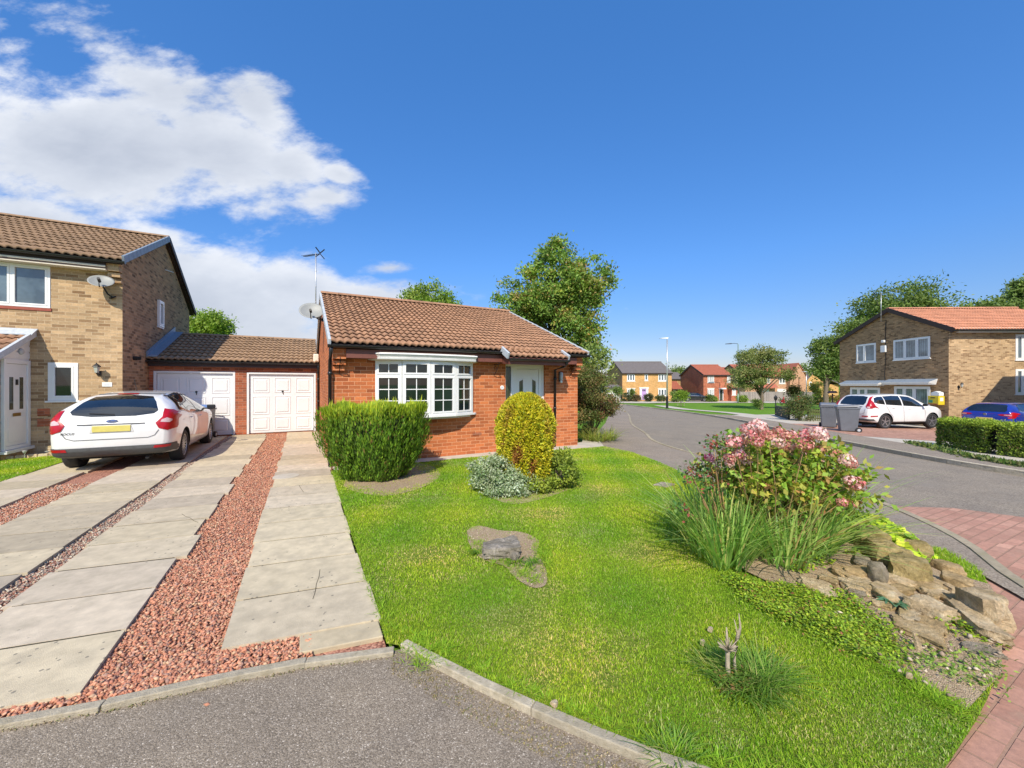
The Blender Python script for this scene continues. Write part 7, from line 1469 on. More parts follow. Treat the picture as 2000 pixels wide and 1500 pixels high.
# ---- rocks of the rockery
RK = [  # px,py,qx,qy (long axis), half width, half height, material, z, blocky, label
 (1668, 1052, 1735, 1062, .13, .12, 'rock_olive', .13, .35, 'rounded olive boulder at the top left of the rockery'),
 (1690, 1078, 1775, 1092, .12, .11, 'rock_olive', .12, .5, 'long olive boulder lying in front of the rounded top boulder'),
 (1735, 1105, 1822, 1125, .11, .11, 'rock_olive', .10, .6, 'largest mossy square ended boulder in the middle of the rockery'),
 (1772, 1072, 1806, 1086, .09, .09, 'rock_olive', .12, .4, 'rounded brown boulder behind the largest mossy boulder'),
 (1695, 1118, 1733, 1130, .055, .085, 'rock_grey', .07, .3, 'round topped grey boulder left of the largest mossy boulder'),
 (1612, 1058, 1640, 1066, .07, .07, 'rock_grey', .08, .3, 'grey rock half under the strap leaves'),
 (1640, 1034, 1668, 1036, .06, .05, 'rock_buff', .16, .4, 'pale rock behind the top left boulder by the lime green plant'),
 (1628, 1110, 1668, 1124, .045, .025, 'rock_buff', .05, .7, 'thin buff slab nearest the strap leaves'),
 (1660, 1112, 1702, 1128, .05, .035, 'rock_buff', .05, .6, 'buff slab leaning on the round topped grey boulder'),
 (1640, 1137, 1712, 1152, .045, .028, 'rock_pale', .04, .7, 'long pale slab in the middle left of the rockery'),
 (1562, 1140, 1632, 1156, .055, .025, 'rock_pale', .02, .7, 'leftmost pinkish flat slab at the edge of the ground cover'),
 (1726, 1130, 1794, 1140, .035, .028, 'rock_pale', .06, .75, 'pale slab directly under the largest mossy boulder'),
 (1702, 1156, 1758, 1160, .05, .038, 'rock_pale', .03, .5, 'oval pale rock above the blue green leafed plant'),
 (1658, 1152, 1690, 1160, .035, .02, 'rock_grey', .02, .6, 'small flat grey rock between the pale slab and the ground cover'),
 (1785, 1137, 1838, 1158, .05, .03, 'rock_buff', .06, .65, 'buff slab right of the pale slab under the largest boulder'),
 (1744, 1147, 1772, 1160, .04, .03, 'rock_buff', .05, .6, 'small buff slab wedged above the long cream block'),
 (1808, 1152, 1842, 1166, .04, .03, 'rock_pale', .05, .6, 'little pale wedge between the cream block and the buff slab'),
 (1772, 1175, 1862, 1208, .065, .055, 'rock_pale', .04, .75, 'long cream block with a streaked sunlit top'),
 (1862, 1185, 1952, 1248, .055, .045, 'rock_pale', .03, .75, 'long cream block pointing to the brick paving, lowest on the right'),
 (1742, 1212, 1848, 1252, .055, .022, 'rock_buff', .01, .8, 'flat tapering slab at the front of the rockery'),
 (1890, 1168, 1955, 1212, .085, .105, 'rock_pale', .08, .5, 'big upright yellow lichened boulder by the brick paving'),
 (1836, 1132, 1905, 1152, .08, .06, 'rock_buff', .08, .55, 'broad buff rock behind the upright lichened boulder'),
 (1830, 1102, 1872, 1120, .06, .05, 'rock_buff', .08, .5, 'pale rock at the edge of the grass strip'),
 (1838, 1160, 1880, 1182, .03, .03, 'rock_buff', .05, .6, 'narrow tan rock between the two cream blocks'),
 (1655, 1128, 1700, 1140, .04, .022, 'rock_pale', .04, .85, 'flat pale slab below the thin buff slab'),
 (1668, 1092, 1700, 1100, .05, .03, 'rock_grey', .05, .6, 'grey buff rock between the two olive boulders and the strap leaves'),
 (1716, 1172, 1752, 1186, .04, .022, 'rock_pale', .03, .85, 'flat pinkish slab half under the blue green leafed plant'),
 (1600, 1128, 1640, 1138, .035, .02, 'rock_buff', .03, .8, 'buff slab behind the leftmost pinkish flat slab'),
 (1790, 1212, 1850, 1232, .035, .025, 'rock_buff', .03, .8, 'buff slab between the cream block and the flat tapering slab'),
 (1846, 1140, 1884, 1160, .035, .03, 'rock_pale', .05, .7, 'pale slab wedged under the broad buff rock'),
 (1805, 1132, 1842, 1146, .04, .025, 'rock_pale', .05, .8, 'thin pale slab touching the foot of the largest mossy boulder'),
 (1756, 1196, 1800, 1212, .04, .022, 'rock_pale', .03, .85, 'pale slab just in front of the long cream block'),
 (1900, 1258, 1930, 1280, .04, .012, 'rock_grey', .0, .7, 'small flat grey slab in the soil near the paving edge'),
]
for i, (a, b, c, e, hw, hh, mt, z, bl_, lb) in enumerate(RK):
    hw *= 2.0 if hh < .045 else 1.05; zs = bedz(*G((a+c)/2, (b+e)/2)); z = zs+hh*.6; p = G(a, b, z); q = G(c, e, z); L_ = math.hypot(q[0]-p[0], q[1]-p[1]); m = ((p[0]+q[0])/2, (p[1]+q[1])/2, z)
    lump('rock', m, (q[0]-p[0], q[1]-p[1]), hw, hh, max(L_, .1)*.92, mt, i*3+1, lb, 'rock', 'rocks of the corner rockery', blocky=bl_, tilt=random.uniform(-.12, .12), res=3)
# small pebbles and debris on the bed
stones('bed_debris', [(bed_poly, 170, .028, [(.45, .36, .26), (.3, .22, .15), (.55, .45, .33), (.2, .14, .1)], .03), (soil1, 260, .016, [(.5, .42, .32), (.35, .27, .2), (.6, .52, .42)], .004)], M['stone_chip'], 'crumbs of stone and bark on the bare soil')
mb = MB(); p = G(1795, 1275); mb.tube([(p[0], p[1], 0), (p[0]+.01, p[1]+.01, .05), (p[0]+.02, p[1]+.03, .10)], [.02, .016, .008], 7); tag(mb.build('broken_stick', M['rock_pale'], None), 'short pale upright stick in front of the flat tapering slab', 'stick')
# ---- ground cover and leafy plants of the bed
def patchleaves(poly, n, leaf, pal, z, zr, wl=.6, up=1.0, zfun=bedz, jit=.0):
    p = np.array(poly); x = rng.uniform(p[:, 0].min(), p[:, 0].max(), n*3); y = rng.uniform(p[:, 1].min(), p[:, 1].max(), n*3); k = inpoly(x, y, poly); x, y = x[k][:n], y[k][:n]; n = len(x)
    x = x+rng.normal(size=n)*jit; y = y+rng.normal(size=n)*jit
    zz = np.array([zfun(a, b) for a, b in zip(x, y)])+z+rng.uniform(0, 1, n)**1.3*zr*(.6+.4*np.sin(x*13)*np.sin(y*11)); N = unit(rdir(n)*.6+np.array([0, 0, up])); D = unit(rdir(n)*np.array([1, 1, .35]))
    V, F = kites(np.stack([x, y, zz], 1), D, N, leaf*rng.uniform(.5, 1.3, n), leaf*wl*rng.uniform(.7, 1.2, n), .12); return V, F, np.repeat(pick(pal, n, .3), 4, 0)
PG = [(.28, .42, .03, 4), (.20, .33, .03, 3), (.38, .48, .04, 3), (.11, .18, .03, 1.5), (.38, .20, .08, .35), (.3, .12, .06, .25)]
gc = blob([G(1430, 1135), G(1465, 1172), G(1540, 1215), G(1600, 1238), G(1680, 1275), G(1730, 1290), G(1745, 1275), G(1700, 1215), G(1640, 1180), G(1560, 1165), G(1500, 1150)])
V, F, Cc = patchleaves(gc, 24000, .022, PG, .0, .075, jit=.055); tag(npmesh('ground_cover', V, F, M['leaf'], Cc), 'creeping bright green ground cover along the lawn edge of the rockery', kind='stuff')
gc2 = blob([G(1760, 1290), G(1850, 1320), G(1925, 1345), G(1945, 1290), G(1900, 1290), G(1830, 1280)])
V, F, Cc = patchleaves(gc2, 650, .026, [(.2, .34, .05), (.3, .42, .07)], .0, .035, jit=.05); tag(npmesh('seedlings', V, F, M['leaf'], Cc), 'scattered weeds and seedlings in the bare soil below the cream blocks', kind='stuff')
for k_, (px, py, n_) in enumerate(((1870, 1220, 160), (1905, 1235, 120), (1932, 1250, 120), (1855, 1235, 90), (1612, 1090, 200), (1680, 1100, 120), (1600, 1110, 150), (1560, 1120, 220), (1590, 1160, 90), (1640, 1175, 120))):
    p = G(px, py); V, F, Cc = patchleaves([(p[0]-.1, p[1]-.08), (p[0]+.1, p[1]-.08), (p[0]+.1, p[1]+.08), (p[0]-.1, p[1]+.08)], n_, .03, PG, .01, .06); o = npmesh('weed_tuft', V, F, M['leaf'], Cc); tag(o, 'tuft of green weeds growing between the rockery stones', kind='stuff')
# blue-green leafy plant
p = G(1745, 1192); t = thing('leafy_plant', 'flat blue green leafed plant at the left end of the front rockery slab', 'plant', (p[0], p[1], .05)); n = 12; a = np.linspace(0, 5.6, n); D = unit(np.stack([np.cos(a), np.sin(a), np.full(n, .25)], 1)); V, F = kites(np.tile(np.array([p[0], p[1], .06]), (n, 1)), D, np.tile([0, 0, 1.], (n, 1)), .12*rng.uniform(.7, 1.2, n), .06, .15, .15); npmesh('leaves', V, F, M['leaf'], np.repeat(pick([(.08, .20, .10), (.12, .26, .14)], n), 4, 0), t)
# lime green geranium mound
def mound(label, name, es, n, leaf, pal, base, lobes=True):
    t = thing(name, label, 'plant', base); e = np.array(es); k = rng.integers(0, len(e), n); d = rdir(n); d[:, 2] = np.abs(d[:, 2]); P = e[k, :3]+d*e[k, 3:]*rng.uniform(.85, 1.05, (n, 1))
    N = unit(d+rdir(n)*.35+np.array([0, 0, .4])); S = unit(np.cross(N, rdir(n))); T = np.cross(N, S); K = 9; V = [P-N*leaf*.12]
    for j in range(K): an = 2*np.pi*j/K; r = leaf*(.5+.10*((j % 2)*2-1))*rng.uniform(.8, 1.15, n); V.append(P+(S*np.cos(an)+T*np.sin(an))*r[:, None]+N*(leaf*.05*((j % 2)*2-1)))
    V = np.stack(V, 1); nv = K+1; tr = np.array([(0, 1+j, 1+(j+1) % K) for j in range(K)]); F = (np.arange(n)*nv)[:, None, None]+tr; npmesh('leaves', V.reshape(-1, 3), F.reshape(-1, 3), M['leaf'], np.repeat(pick(pal, n, .25), nv, 0), t); return t
PL = [(.46, .60, .03, 4), (.34, .50, .03, 4), (.58, .62, .06, 2), (.18, .32, .03, 2)]
ps = [G(px, py, .18) for px, py in ((1668, 1000), (1700, 1008), (1725, 1022), (1748, 1040), (1690, 1018), (1650, 1005))]
mound('mound of lime green lobed leaves spilling towards the footpath behind the rockery', 'ladys_mantle', [(p[0]*.985, p[1]*.985, .04, .25, .25, .17) for p in ps], 1300, .075, PL, (ps[2][0], ps[2][1], 0))
gs = blob([G(1805, 1068), G(1850, 1078), G(1905, 1110), G(1925, 1140), G(1880, 1130), G(1830, 1105)])
# ---- strap leaf clumps under the hydrangea
def clump(label, pts, n, L_, wd, spread, name='strap_leaf_plant', lean=(0, 0)):
    parts = [straps((*G(px, py), bedz(*G(px, py))), n, L_, wd, spread, PST, r0=.16, lean=lean, seg=7) for px, py in pts]; V, F, Cc = merge(parts); t = thing(name, label, 'plant', (*G(*pts[0]), 0), group='strap leaf clumps round the hydrangea'); npmesh('leaves', V, F, M['leaf_thin'], Cc, t); return t
clump('arching strap leaf clump on the lawn side left of the hydrangea', [(1385, 1085), (1420, 1108), (1370, 1060), (1440, 1090)], 125, .88, .018, .60, lean=(-.15, 0))
clump('strap leaf clump in front of the hydrangea beside the rockery slabs', [(1560, 1100), (1590, 1090), (1530, 1110)], 105, .84, .018, .68, lean=(.1, -.1))
clump('strap leaf clump behind the hydrangea towards the footpath', [(1500, 1045), (1560, 1040), (1610, 1045), (1440, 1045)], 130, 1.12, .018, .5, lean=(.15, 0))
# ---- hydrangea
hyx, hyy = G(1500, 1092); hyx, hyy = hyx+.12, hyy+.12; hd_ = hyx*S_+hyy*C_
hy = thing('hydrangea_bush', 'large hydrangea bush with fading pink flower heads beside the rockery', 'bush', (hyx, hyy, 0))
heads = [(1460, 838, 1), (1480, 832, 1.2), (1455, 858, 1), (1432, 862, 1.1), (1447, 872, .9), (1500, 850, 1), (1490, 842, 1), (1520, 863, 1.1), (1540, 872, 1), (1575, 848, 1.1), (1598, 845, 1.2), (1572, 868, 1.1), (1570, 880, 1), (1605, 852, 1), (1600, 878, 1), (1443, 888, 1.1), (1455, 898, 1), (1425, 895, .9), (1480, 862, .9), (1655, 898, 1.1), (1664, 907, .8), (1672, 945, 1.2), (1660, 938, .9), (1645, 980, .8), (1668, 984, .7), (1600, 900, .8), (1520, 842, .9), (1548, 850, .9), (1425, 905, .7), (1630, 885, .8), (1470, 850, 1.0), (1515, 880, .8), (1535, 850, .9)]
tipsH = []
for i, (px, py, s) in enumerate(heads):
    dd = hd_+rng.uniform(-.42, .0); c = np.array(PD(px, py, dd)); tipsH.append(c); n = 95; dr = rdir(n); dr[:, 2] *= .8; r = .060*s; Pp = c+dr*r*rng.uniform(.75, 1.05, (n, 1)); N = unit(dr+rdir(n)*.4); D = unit(np.cross(N, rdir(n)))
    V, F = kites(Pp-D*.012, D, N, .026*s, .024*s, .1); pal = [[(.74, .32, .34, 3), (.62, .18, .20, 2), (.80, .52, .50, 2), (.5, .26, .16, 1)], [(.80, .50, .50, 3), (.86, .68, .64, 2), (.6, .26, .26, 1)], [(.62, .30, .24, 2), (.54, .17, .17, 2), (.7, .44, .34, 1)]][i % 3]
    npmesh('flower_head', V, F, M['petal'], np.repeat(pick(pal, n, .2), 4, 0), hy)
es = [ell(px, py, hd_, rx, rz, .34) for px, py, rx, rz in ((1470, 885, .24, .16), (1530, 885, .30, .17), (1580, 885, .24, .15), (1480, 925, .32, .18), (1550, 925, .36, .2), (1620, 935, .20, .18), (1500, 970, .28, .16), (1570, 975, .28, .15), (1430, 920, .2, .16), (1640, 960, .12, .1))]
V, F, Cc, c1 = crown(es, 230, 5600, .066, [(.25, .42, .05, 5), (.36, .50, .06, 4), (.50, .32, .10, 1.3), (.60, .24, .16, 1.3), (.62, .52, .10, 1.6), (.15, .27, .04, 2.5), (.42, .09, .09, .6)], spread=.12, shell=.3, wl=.62, up=.7); npmesh('leaves', V, F, M['leaf'], Cc, hy)
es = [ell(px, py, hd_+.2, .5, .25, .4) for px, py in ((1480, 1010), (1540, 1020), (1600, 1000))]
V, F, Cc, c2 = crown(es, 120, 2000, .05, [(.2, .32, .04, 4), (.28, .4, .06, 3), (.1, .17, .03, 2)], spread=.16, shell=.2, wl=.5); npmesh('leaves', V, F, M['leaf'], Cc, hy)
mb = MB()
for c in tipsH+[c1[i] for i in rng.choice(len(c1), 26, replace=False)]:
    c = Vector(c); b0 = Vector((hyx+random.uniform(-.18, .18), hyy+random.uniform(-.18, .18), 0)); m = b0.lerp(c, .5)+Vector((random.uniform(-.06, .06), random.uniform(-.06, .06), .08)); mb.tube([b0, m, c], [.007, .004, .002], 6)
mb.build('stems', M['stem_red'], hy, smooth=True)
# rose with one pale pink bloom at its left
rx0, ry0 = G(1430, 1085); ro = thing('rose_bush', 'leggy rose with one pale pink bloom left of the hydrangea', 'bush', (rx0, ry0, 0)); rd = rx0*S_+ry0*C_; mb = MB(); tips = [PD(px, py, rd+random.uniform(-.1, .2)) for px, py in ((1392, 862), (1408, 868), (1398, 855), (1385, 898), (1345, 912), (1352, 930), (1365, 915), (1412, 925), (1330, 985), (1385, 945), (1375, 925))]
for tp in tips: tp = Vector(tp); b0 = Vector((rx0+random.uniform(-.05, .05), ry0, 0)); mb.tube([b0, b0.lerp(tp, .5)+Vector((-.05, 0, .05)), tp], [.009, .006, .003], 6)
mb.build('stems', M['stem_red'], ro, smooth=True)
Ps = []
for tp in tips+tips: Ps.append(np.array(tp)+rng.normal(size=(26, 3))*np.array([.055, .055, .04])-np.array([0, 0, .03]))
Pp = np.concatenate(Ps); n = len(Pp); V, F = kites(Pp, rdir(n), unit(rdir(n)*.6+np.array([0, 0, 1])), .042, .026, .1); npmesh('leaves', V, F, M['leaf'], np.repeat(pick([(.09, .2, .05, 4), (.15, .26, .05, 2), (.34, .09, .07, 2), (.16, .07, .05, 1)], n), 4, 0), ro)
c = np.array(PD(1385, 897, rd)); n = 46; dr = rdir(n); V, F = kites(c+dr*.022, unit(dr+np.array([0, 0, .8])+rdir(n)*.3), dr, .042, .04, .1); npmesh('rose_bloom', V, F, M['petal'], np.repeat(pick([(.80, .45, .62), (.85, .62, .74), (.6, .12, .25)], n), 4, 0), ro)
# ---- cut back twiggy shrub with long grass in the lawn
tx, ty = G(1425, 1330); tw = thing('dead_shrub', 'cut back bare twiggy shrub standing in the lawn near the camera', 'shrub', (tx, ty, 0)); mb = MB()
def tp3(px, py, dd=0): return Vector(PD(px, py, tx*S_+ty*C_+dd))
mb.tube([Vector((tx, ty, -.02)), tp3(1421, 1300), tp3(1421, 1268, .02), tp3(1420, 1248), tp3(1419, 1225)], [.014, .012, .011, .007, .003], 7); mb.tube([tp3(1423, 1272, .02), tp3(1434, 1262, .03), tp3(1441, 1245, .04), tp3(1446, 1225, .04), tp3(1443, 1198, .03)], [.011, .011, .010, .006, .002], 7)
mb.tube([tp3(1436, 1258, .03), tp3(1440, 1235, .01), tp3(1434, 1210, 0)], [.007, .004, .002], 6); mb.tube([tp3(1421, 1272), tp3(1408, 1262, -.02), tp3(1402, 1254, -.04)], [.008, .006, .003], 6); mb.tube([tp3(1438, 1325), tp3(1434, 1290, .02), tp3(1440, 1262, .05)], [.009, .008, .006], 6)
for _ in range(22): a, b = random.uniform(1402, 1445), random.uniform(1240, 1275); mb.tube([tp3(1422, 1270), tp3(a, b, random.uniform(-.08, .08))], [.004, .0015], 4)
mb.build('twigs', M['twig'], tw, smooth=True)
V, F, Cc = merge([straps((*G(px, py), .0), n_, l_, .0045, 1.1, [(.22, .38, .05, 3), (.15, .28, .05, 3), (.4, .42, .13, 1)], r0=.09, seg=5) for px, py, n_, l_ in ((1470, 1320, 260, .17), (1500, 1335, 260, .17), (1445, 1345, 200, .13), (1395, 1305, 120, .12), (1480, 1350, 200, .13), (1425, 1310, 150, .1), (1315, 1475, 130, .09))]); npmesh('long_grass', V, F, M['grass'], Cc, tw)
V, F, Cc = patchleaves([G(1385, 1330), G(1430, 1370), G(1480, 1345), G(1440, 1300)], 420, .022, [(.12, .2, .03, 3), (.3, .15, .06, 1), (.2, .2, .05, 1)], .0, .07); npmesh('leaves', V, F, M['leaf'], Cc, tw)
for px, py, lb in ((1388, 1238, 'white pebble left of the bare twiggy shrub'), (1372, 1264, 'pinkish white pebble lower left of the bare twiggy shrub'), (1083, 1386, 'small white pebble on the lawn near the kerb'), (1776, 1331, 'white chip lying in the lawn below the rockery')):
    p = G(px, py); lump('pebble', (p[0], p[1], .03), (1, .3), .013, .012, .03, 'rock_pale', int(px), lb, 'pebble', res=1)
# ---- ivy on the porch pillar at the photo edge
es = [(-5.95, 11.80, 1.0, .18, .2, .5), (-5.98, 11.80, 1.6, .15, .18, .35), (-5.92, 11.80, .5, .12, .15, .3)]
x, y = -5.98, 11.78; bush('climbing_plant', 'leafy climbing plant on the porch corner at the left photo edge', (x, y, 0), [(x+.08, y, 1.1, .09, .12, .5), (x+.06, y, 1.7, .08, .1, .3), (x+.1, y, .6, .1, .12, .25)], 50, 1500, .05, [(.05, .08, .02), (.09, .12, .03), (.2, .07, .04)], spread=.1, shell=.3)
# ================================================================ LAWN GRASS
ex_polys = [soil1, blob([G(680, 945), G(760, 962), G(850, 930), G(740, 900)]), bed_poly, gc]
WORN = [(*G(px, py), s) for px, py, s in ((1130, 1040, .3), (845, 1078, .22), (1418, 1425, .13), (1240, 1078, .2), (1090, 1000, .25), (1000, 1200, .2), (1160, 970, .3), (1310, 985, .2), (1060, 1330, .12), (760, 985, .2), (1190, 1330, .1), (1270, 1400, .1), (1240, 1250, .12), (900, 1130, .15), (985, 1085, .38), (1060, 1150, .2), (1760, 1320, .12), (1850, 1390, .12))]
def blades(name, regions, label, zf=None):
    V, C = [], []
    for poly, dens, hgt, wd, excl in regions:
        p = np.array(poly); x0, y0 = p.min(0); x1, y1 = p.max(0); n = int((x1-x0)*(y1-y0)*dens); x = rng.uniform(x0, x1, n); y = rng.uniform(y0, y1, n); k = inpoly(x, y, poly)
        for e in excl:
            k &= ~(inpoly(x+rng.normal(size=n)*.06+.04*np.sin(y*31), y+rng.normal(size=n)*.06+.04*np.sin(x*27), e) & (rng.uniform(0, 1, n) > .04))
        x, y = x[k], y[k]; n = len(x)
        # clumpy growth: patch field from summed sines
        f = np.sin(x*3.1+y*1.7)+np.sin(x*1.3-y*3.7+1.2)+np.sin(x*6.7+y*5.3+.5)*.6+np.sin(x*11.3-y*9.1)*.35+np.sin(x*23+y*19)*.25; f2 = np.sin(x*17-y*13)+np.sin(x*9+y*21+2); f3 = np.sin(x*2.2+y*4.4+3)+np.sin(x*5.1-y*2.9)
        for wx, wy, ws in WORN: f = f+3.2*np.exp(-((x-wx)**2+((y-wy)*1.3)**2)/ws**2)
        keep = rng.uniform(0, 1, n) < np.clip(1.1-.24*np.clip(f-1.0, 0, 4), .12, 1); x, y, f, f2, f3 = x[keep], y[keep], f[keep], f2[keep], f3[keep]; n = len(x)
        h = hgt*rng.uniform(.5, 1.25, n)*(1+.12*f2)*(1-.10*np.clip(f, 0, 3)); w = wd*rng.uniform(.6, 1.3, n); a = rng.uniform(0, 6.28, n); b = rng.uniform(0, 6.28, n); ln = np.abs(rng.normal(size=n))*.55+.1
        z0 = np.array([zf(v) for v in x]) if zf else 0*x; base = np.stack([x, y, z0-.004], 1); s = np.stack([np.cos(a), np.sin(a), 0*a], 1)*w[:, None]*.5
        mid = base+np.stack([np.cos(b)*ln*h*.35, np.sin(b)*ln*h*.35, h*.62], 1); tip = base+np.stack([np.cos(b)*ln*h*1.05, np.sin(b)*ln*h*1.05, h*np.sqrt(np.clip(1-ln*ln*.35, .2, 1))], 1)
        V.append(np.stack([base-s, base+s, mid+s*.8, tip, mid-s*.8], 1))
        g = pick([(.27, .44, .026, 3), (.34, .52, .03, 4), (.43, .57, .055, 3), (.19, .33, .025, 2)], n, .2); dry = pick([(.66, .58, .24, 2), (.52, .54, .17, 1)], n, .2)
        fd = np.clip(.07+.17*np.clip(f-.6, 0, 3)+.04*f2, .02, .7); m = (rng.uniform(0, 1, n) < fd)[:, None]; col = np.where(m, dry, g); col = col*(1+.07*np.clip(f3, -2, 2))[:, None]*np.stack([1+.10*np.clip(f3, -2, 2), 1+0*f3, 1+0*f3], 1); C.append(np.repeat(np.clip(col, 0, 1)[:, None], 5, 1))
    V = np.concatenate(V); C = np.concatenate(C).reshape(-1, 3); n = len(V); base_i = np.arange(n)*5
    me = bpy.data.meshes.new(name); me.vertices.add(n*5); me.vertices.foreach_set('co', V.reshape(-1).astype('f'))
    q = (base_i[:, None]+np.array([0, 1, 2, 4, 4, 2, 3])).astype('i'); me.loops.add(n*7); me.loops.foreach_set('vertex_index', q.ravel()); ls = np.stack([np.arange(n)*7, np.arange(n)*7+4], 1).ravel().astype('i'); me.polygons.add(2*n); me.polygons.foreach_set('loop_start', ls); me.update(calc_edges=True)
    at = me.color_attributes.new('Col', 'FLOAT_COLOR', 'POINT'); cc = np.ones((n*5, 4), 'f'); cc[:, :3] = C; at.data.foreach_set('color', cc.ravel())
    o = finish(me, name, M['grass'], None, False); return tag(o, label, kind='stuff')
lp = [(x-.0, y) for x, y in lawn_poly]
def clip(poly, y0, y1):
    out = []
    for i in range(len(poly)):
        a, b = poly[i], poly[(i+1) % len(poly)]
        for (yy, s) in ((0, 0),): pass
        out.append(a)
    # Sutherland-Hodgman against two horizontal lines
    for lim, sg in ((y0, 1), (y1, -1)):
        res = []
        for i in range(len(out)):
            a, b = out[i], out[(i+1) % len(out)]; ia, ib = (a[1]-lim)*sg >= 0, (b[1]-lim)*sg >= 0
            if ia: res.append(a)
            if ia != ib: t = (lim-a[1])/(b[1]-a[1]); res.append((a[0]+(b[0]-a[0])*t, lim))
        out = res
    return out
blades('grass', [(clip(lp, .5, 3.0), 27000, .0175, .0036, ex_polys), (clip(lp, 3.0, 5.4), 12500, .020, .0055, ex_polys), (clip(lp, 5.4, 8.0), 6500, .024, .008, ex_polys)], 'short bright green mown grass of the front lawn')
blades('grass', [([(-6.6, 8.8), (-4.36, 9.0), (-4.36, 11.6), (-4.9, 12.45), (-5.6, 12.2), (-6.6, 12.1)], 4500, .035, .009, [])], 'mown grass of the small lawn by the left house porch')
blades('grass', [(gs, 12000, .045, .005, [])], 'strip of grass between the rockery and the footpath')
# edge tufts along the kerb and slabs
V, F, Cc = merge([straps((x+random.uniform(-.02, .05), y+random.uniform(0, .05), 0), 10, .05, .004, 1.1, [(.24, .42, .03), (.34, .5, .04)], r0=.03, seg=3) for x, y in [(.47, v) for v in np.arange(2.55, 7.8, .05)]+[(kerb_r[int(i)][0]+.05, kerb_r[int(i)][1]+.06) for i in rng.uniform(0, len(kerb_r)-1, 90)]+[(G(px+random.uniform(-14, 14), py+random.uniform(-14, 14))) for px, py in [(1700+i*2.1, 1283+i*1.35) for i in range(95)]+[(915+i*1.2, 1062+i*.7) for i in range(110)]+[(1060, 1060+i*.8) for i in range(60)]]+[(.56+random.uniform(-.03, .2), 2.38-random.uniform(-.03, .25)) for _ in range(50)]])
tag(npmesh('edge_grass', V, F, M['grass'], Cc), 'longer grass tufts leaning over the slab path and the kerb', kind='stuff')
SUNE = 4.55; SKYSTR = .21; SKYSAT = 1.18; SKYTINT = (.84, .97, 1.10); SKYDUST = .3; EXPO = .3
SKYGRAD = [(0, (.43, .33, .37)), (.10, (.45, .395, .43)), (.28, (.49, .56, .645)), (.7, (.62, .80, .88))]
CLOUD_HI = (.80, .82, .86); CLOUD_MID = (.60, .635, .70); CLOUD_LO = (.42, .46, .54)
# ================================================================ SKY, SUN, CAMERA
SUN_AZ = 33.0; SUN_EL = 43.0         # direction the light travels towards (clockwise from +Y), height of the sun
w = bpy.data.worlds.new('World'); scene.world = w; w.use_nodes = True; nt = w.node_tree; nt.nodes.clear()
out = nn(nt, 'ShaderNodeOutputWorld'); bg = nn(nt, 'ShaderNodeBackground'); nt.links.new(bg.outputs[0], out.inputs[0])
sky = nn(nt, 'ShaderNodeTexSky', sky_type='NISHITA'); sky.sun_disc = False; sky.sun_elevation = R(SUN_EL); sky.sun_rotation = R(SUN_AZ+180); sky.altitude = 50; sky.air_density = 1.0; sky.dust_density = SKYDUST; sky.ozone_density = 2.2
hs = nn(nt, 'ShaderNodeHueSaturation'); hs.inputs['Saturation'].default_value = SKYSAT; hs.inputs['Value'].default_value = 1.0; nt.links.new(sky.outputs[0], hs.inputs['Color'])
skc = mixc(nt, 1.0, hs.outputs[0], SKYTINT, 'MULTIPLY')
tc = nn(nt, 'ShaderNodeTexCoord'); vr = nn(nt, 'ShaderNodeVectorRotate', rotation_type='Z_AXIS'); vr.inputs['Angle'].default_value = TH; nt.links.new(tc.outputs['Generated'], vr.inputs['Vector'])
sp_ = nn(nt, 'ShaderNodeSeparateXYZ'); nt.links.new(vr.outputs[0], sp_.inputs[0]); X, Y, Z = sp_.outputs
Yc = mth(nt, 'MAXIMUM', Y, .05); U = mth(nt, 'DIVIDE', X, Yc); Vv = mth(nt, 'DIVIDE', Z, Yc)
def cloud_field(ells):
    acc = None
    for (cx, cy, rx, ry, tilt, wt) in ells:
        u0, v0 = (cx-1000)/FPX, (750-cy)/FPX; a = R(tilt); du = mth(nt, 'SUBTRACT', U, u0); dv = mth(nt, 'SUBTRACT', Vv, v0)
        p = mth(nt, 'ADD', mth(nt, 'MULTIPLY', du, math.cos(a)/(rx/FPX)), mth(nt, 'MULTIPLY', dv, math.sin(a)/(rx/FPX))); q = mth(nt, 'SUBTRACT', mth(nt, 'MULTIPLY', dv, math.cos(a)/(ry/FPX)), mth(nt, 'MULTIPLY', du, math.sin(a)/(ry/FPX)))
        r2 = mth(nt, 'SQRT', mth(nt, 'ADD', mth(nt, 'MULTIPLY', p, p), mth(nt, 'MULTIPLY', q, q))); f = mth(nt, 'MULTIPLY', mth(nt, 'SUBTRACT', 1.0, r2), wt)
        acc = f if acc is None else mth(nt, 'MAXIMUM', acc, f)
    return acc
cv = nn(nt, 'ShaderNodeCombineXYZ'); nt.links.new(U, cv.inputs[0]); nt.links.new(mth(nt, 'MULTIPLY', Vv, 1.5), cv.inputs[1])
mp = nn(nt, 'ShaderNodeMapping'); mp.inputs['Rotation'].default_value = (0, 0, R(30)); mp.inputs['Scale'].default_value = (.85, 1.2, 1); mp.inputs['Location'].default_value = (3.1, 1.7, .4); nt.links.new(cv.outputs[0], mp.inputs[0])
n1 = noise(nt, mp.outputs[0], 4.2, 9, .6, .15); n2 = noise(nt, mp.outputs[0], 13, 8, .62, .1)
nz = mth(nt, 'ADD', mth(nt, 'MULTIPLY', mth(nt, 'SUBTRACT', n1.outputs['Fac'], .5), 1.2), mth(nt, 'MULTIPLY', mth(nt, 'SUBTRACT', n2.outputs['Fac'], .5), .8))
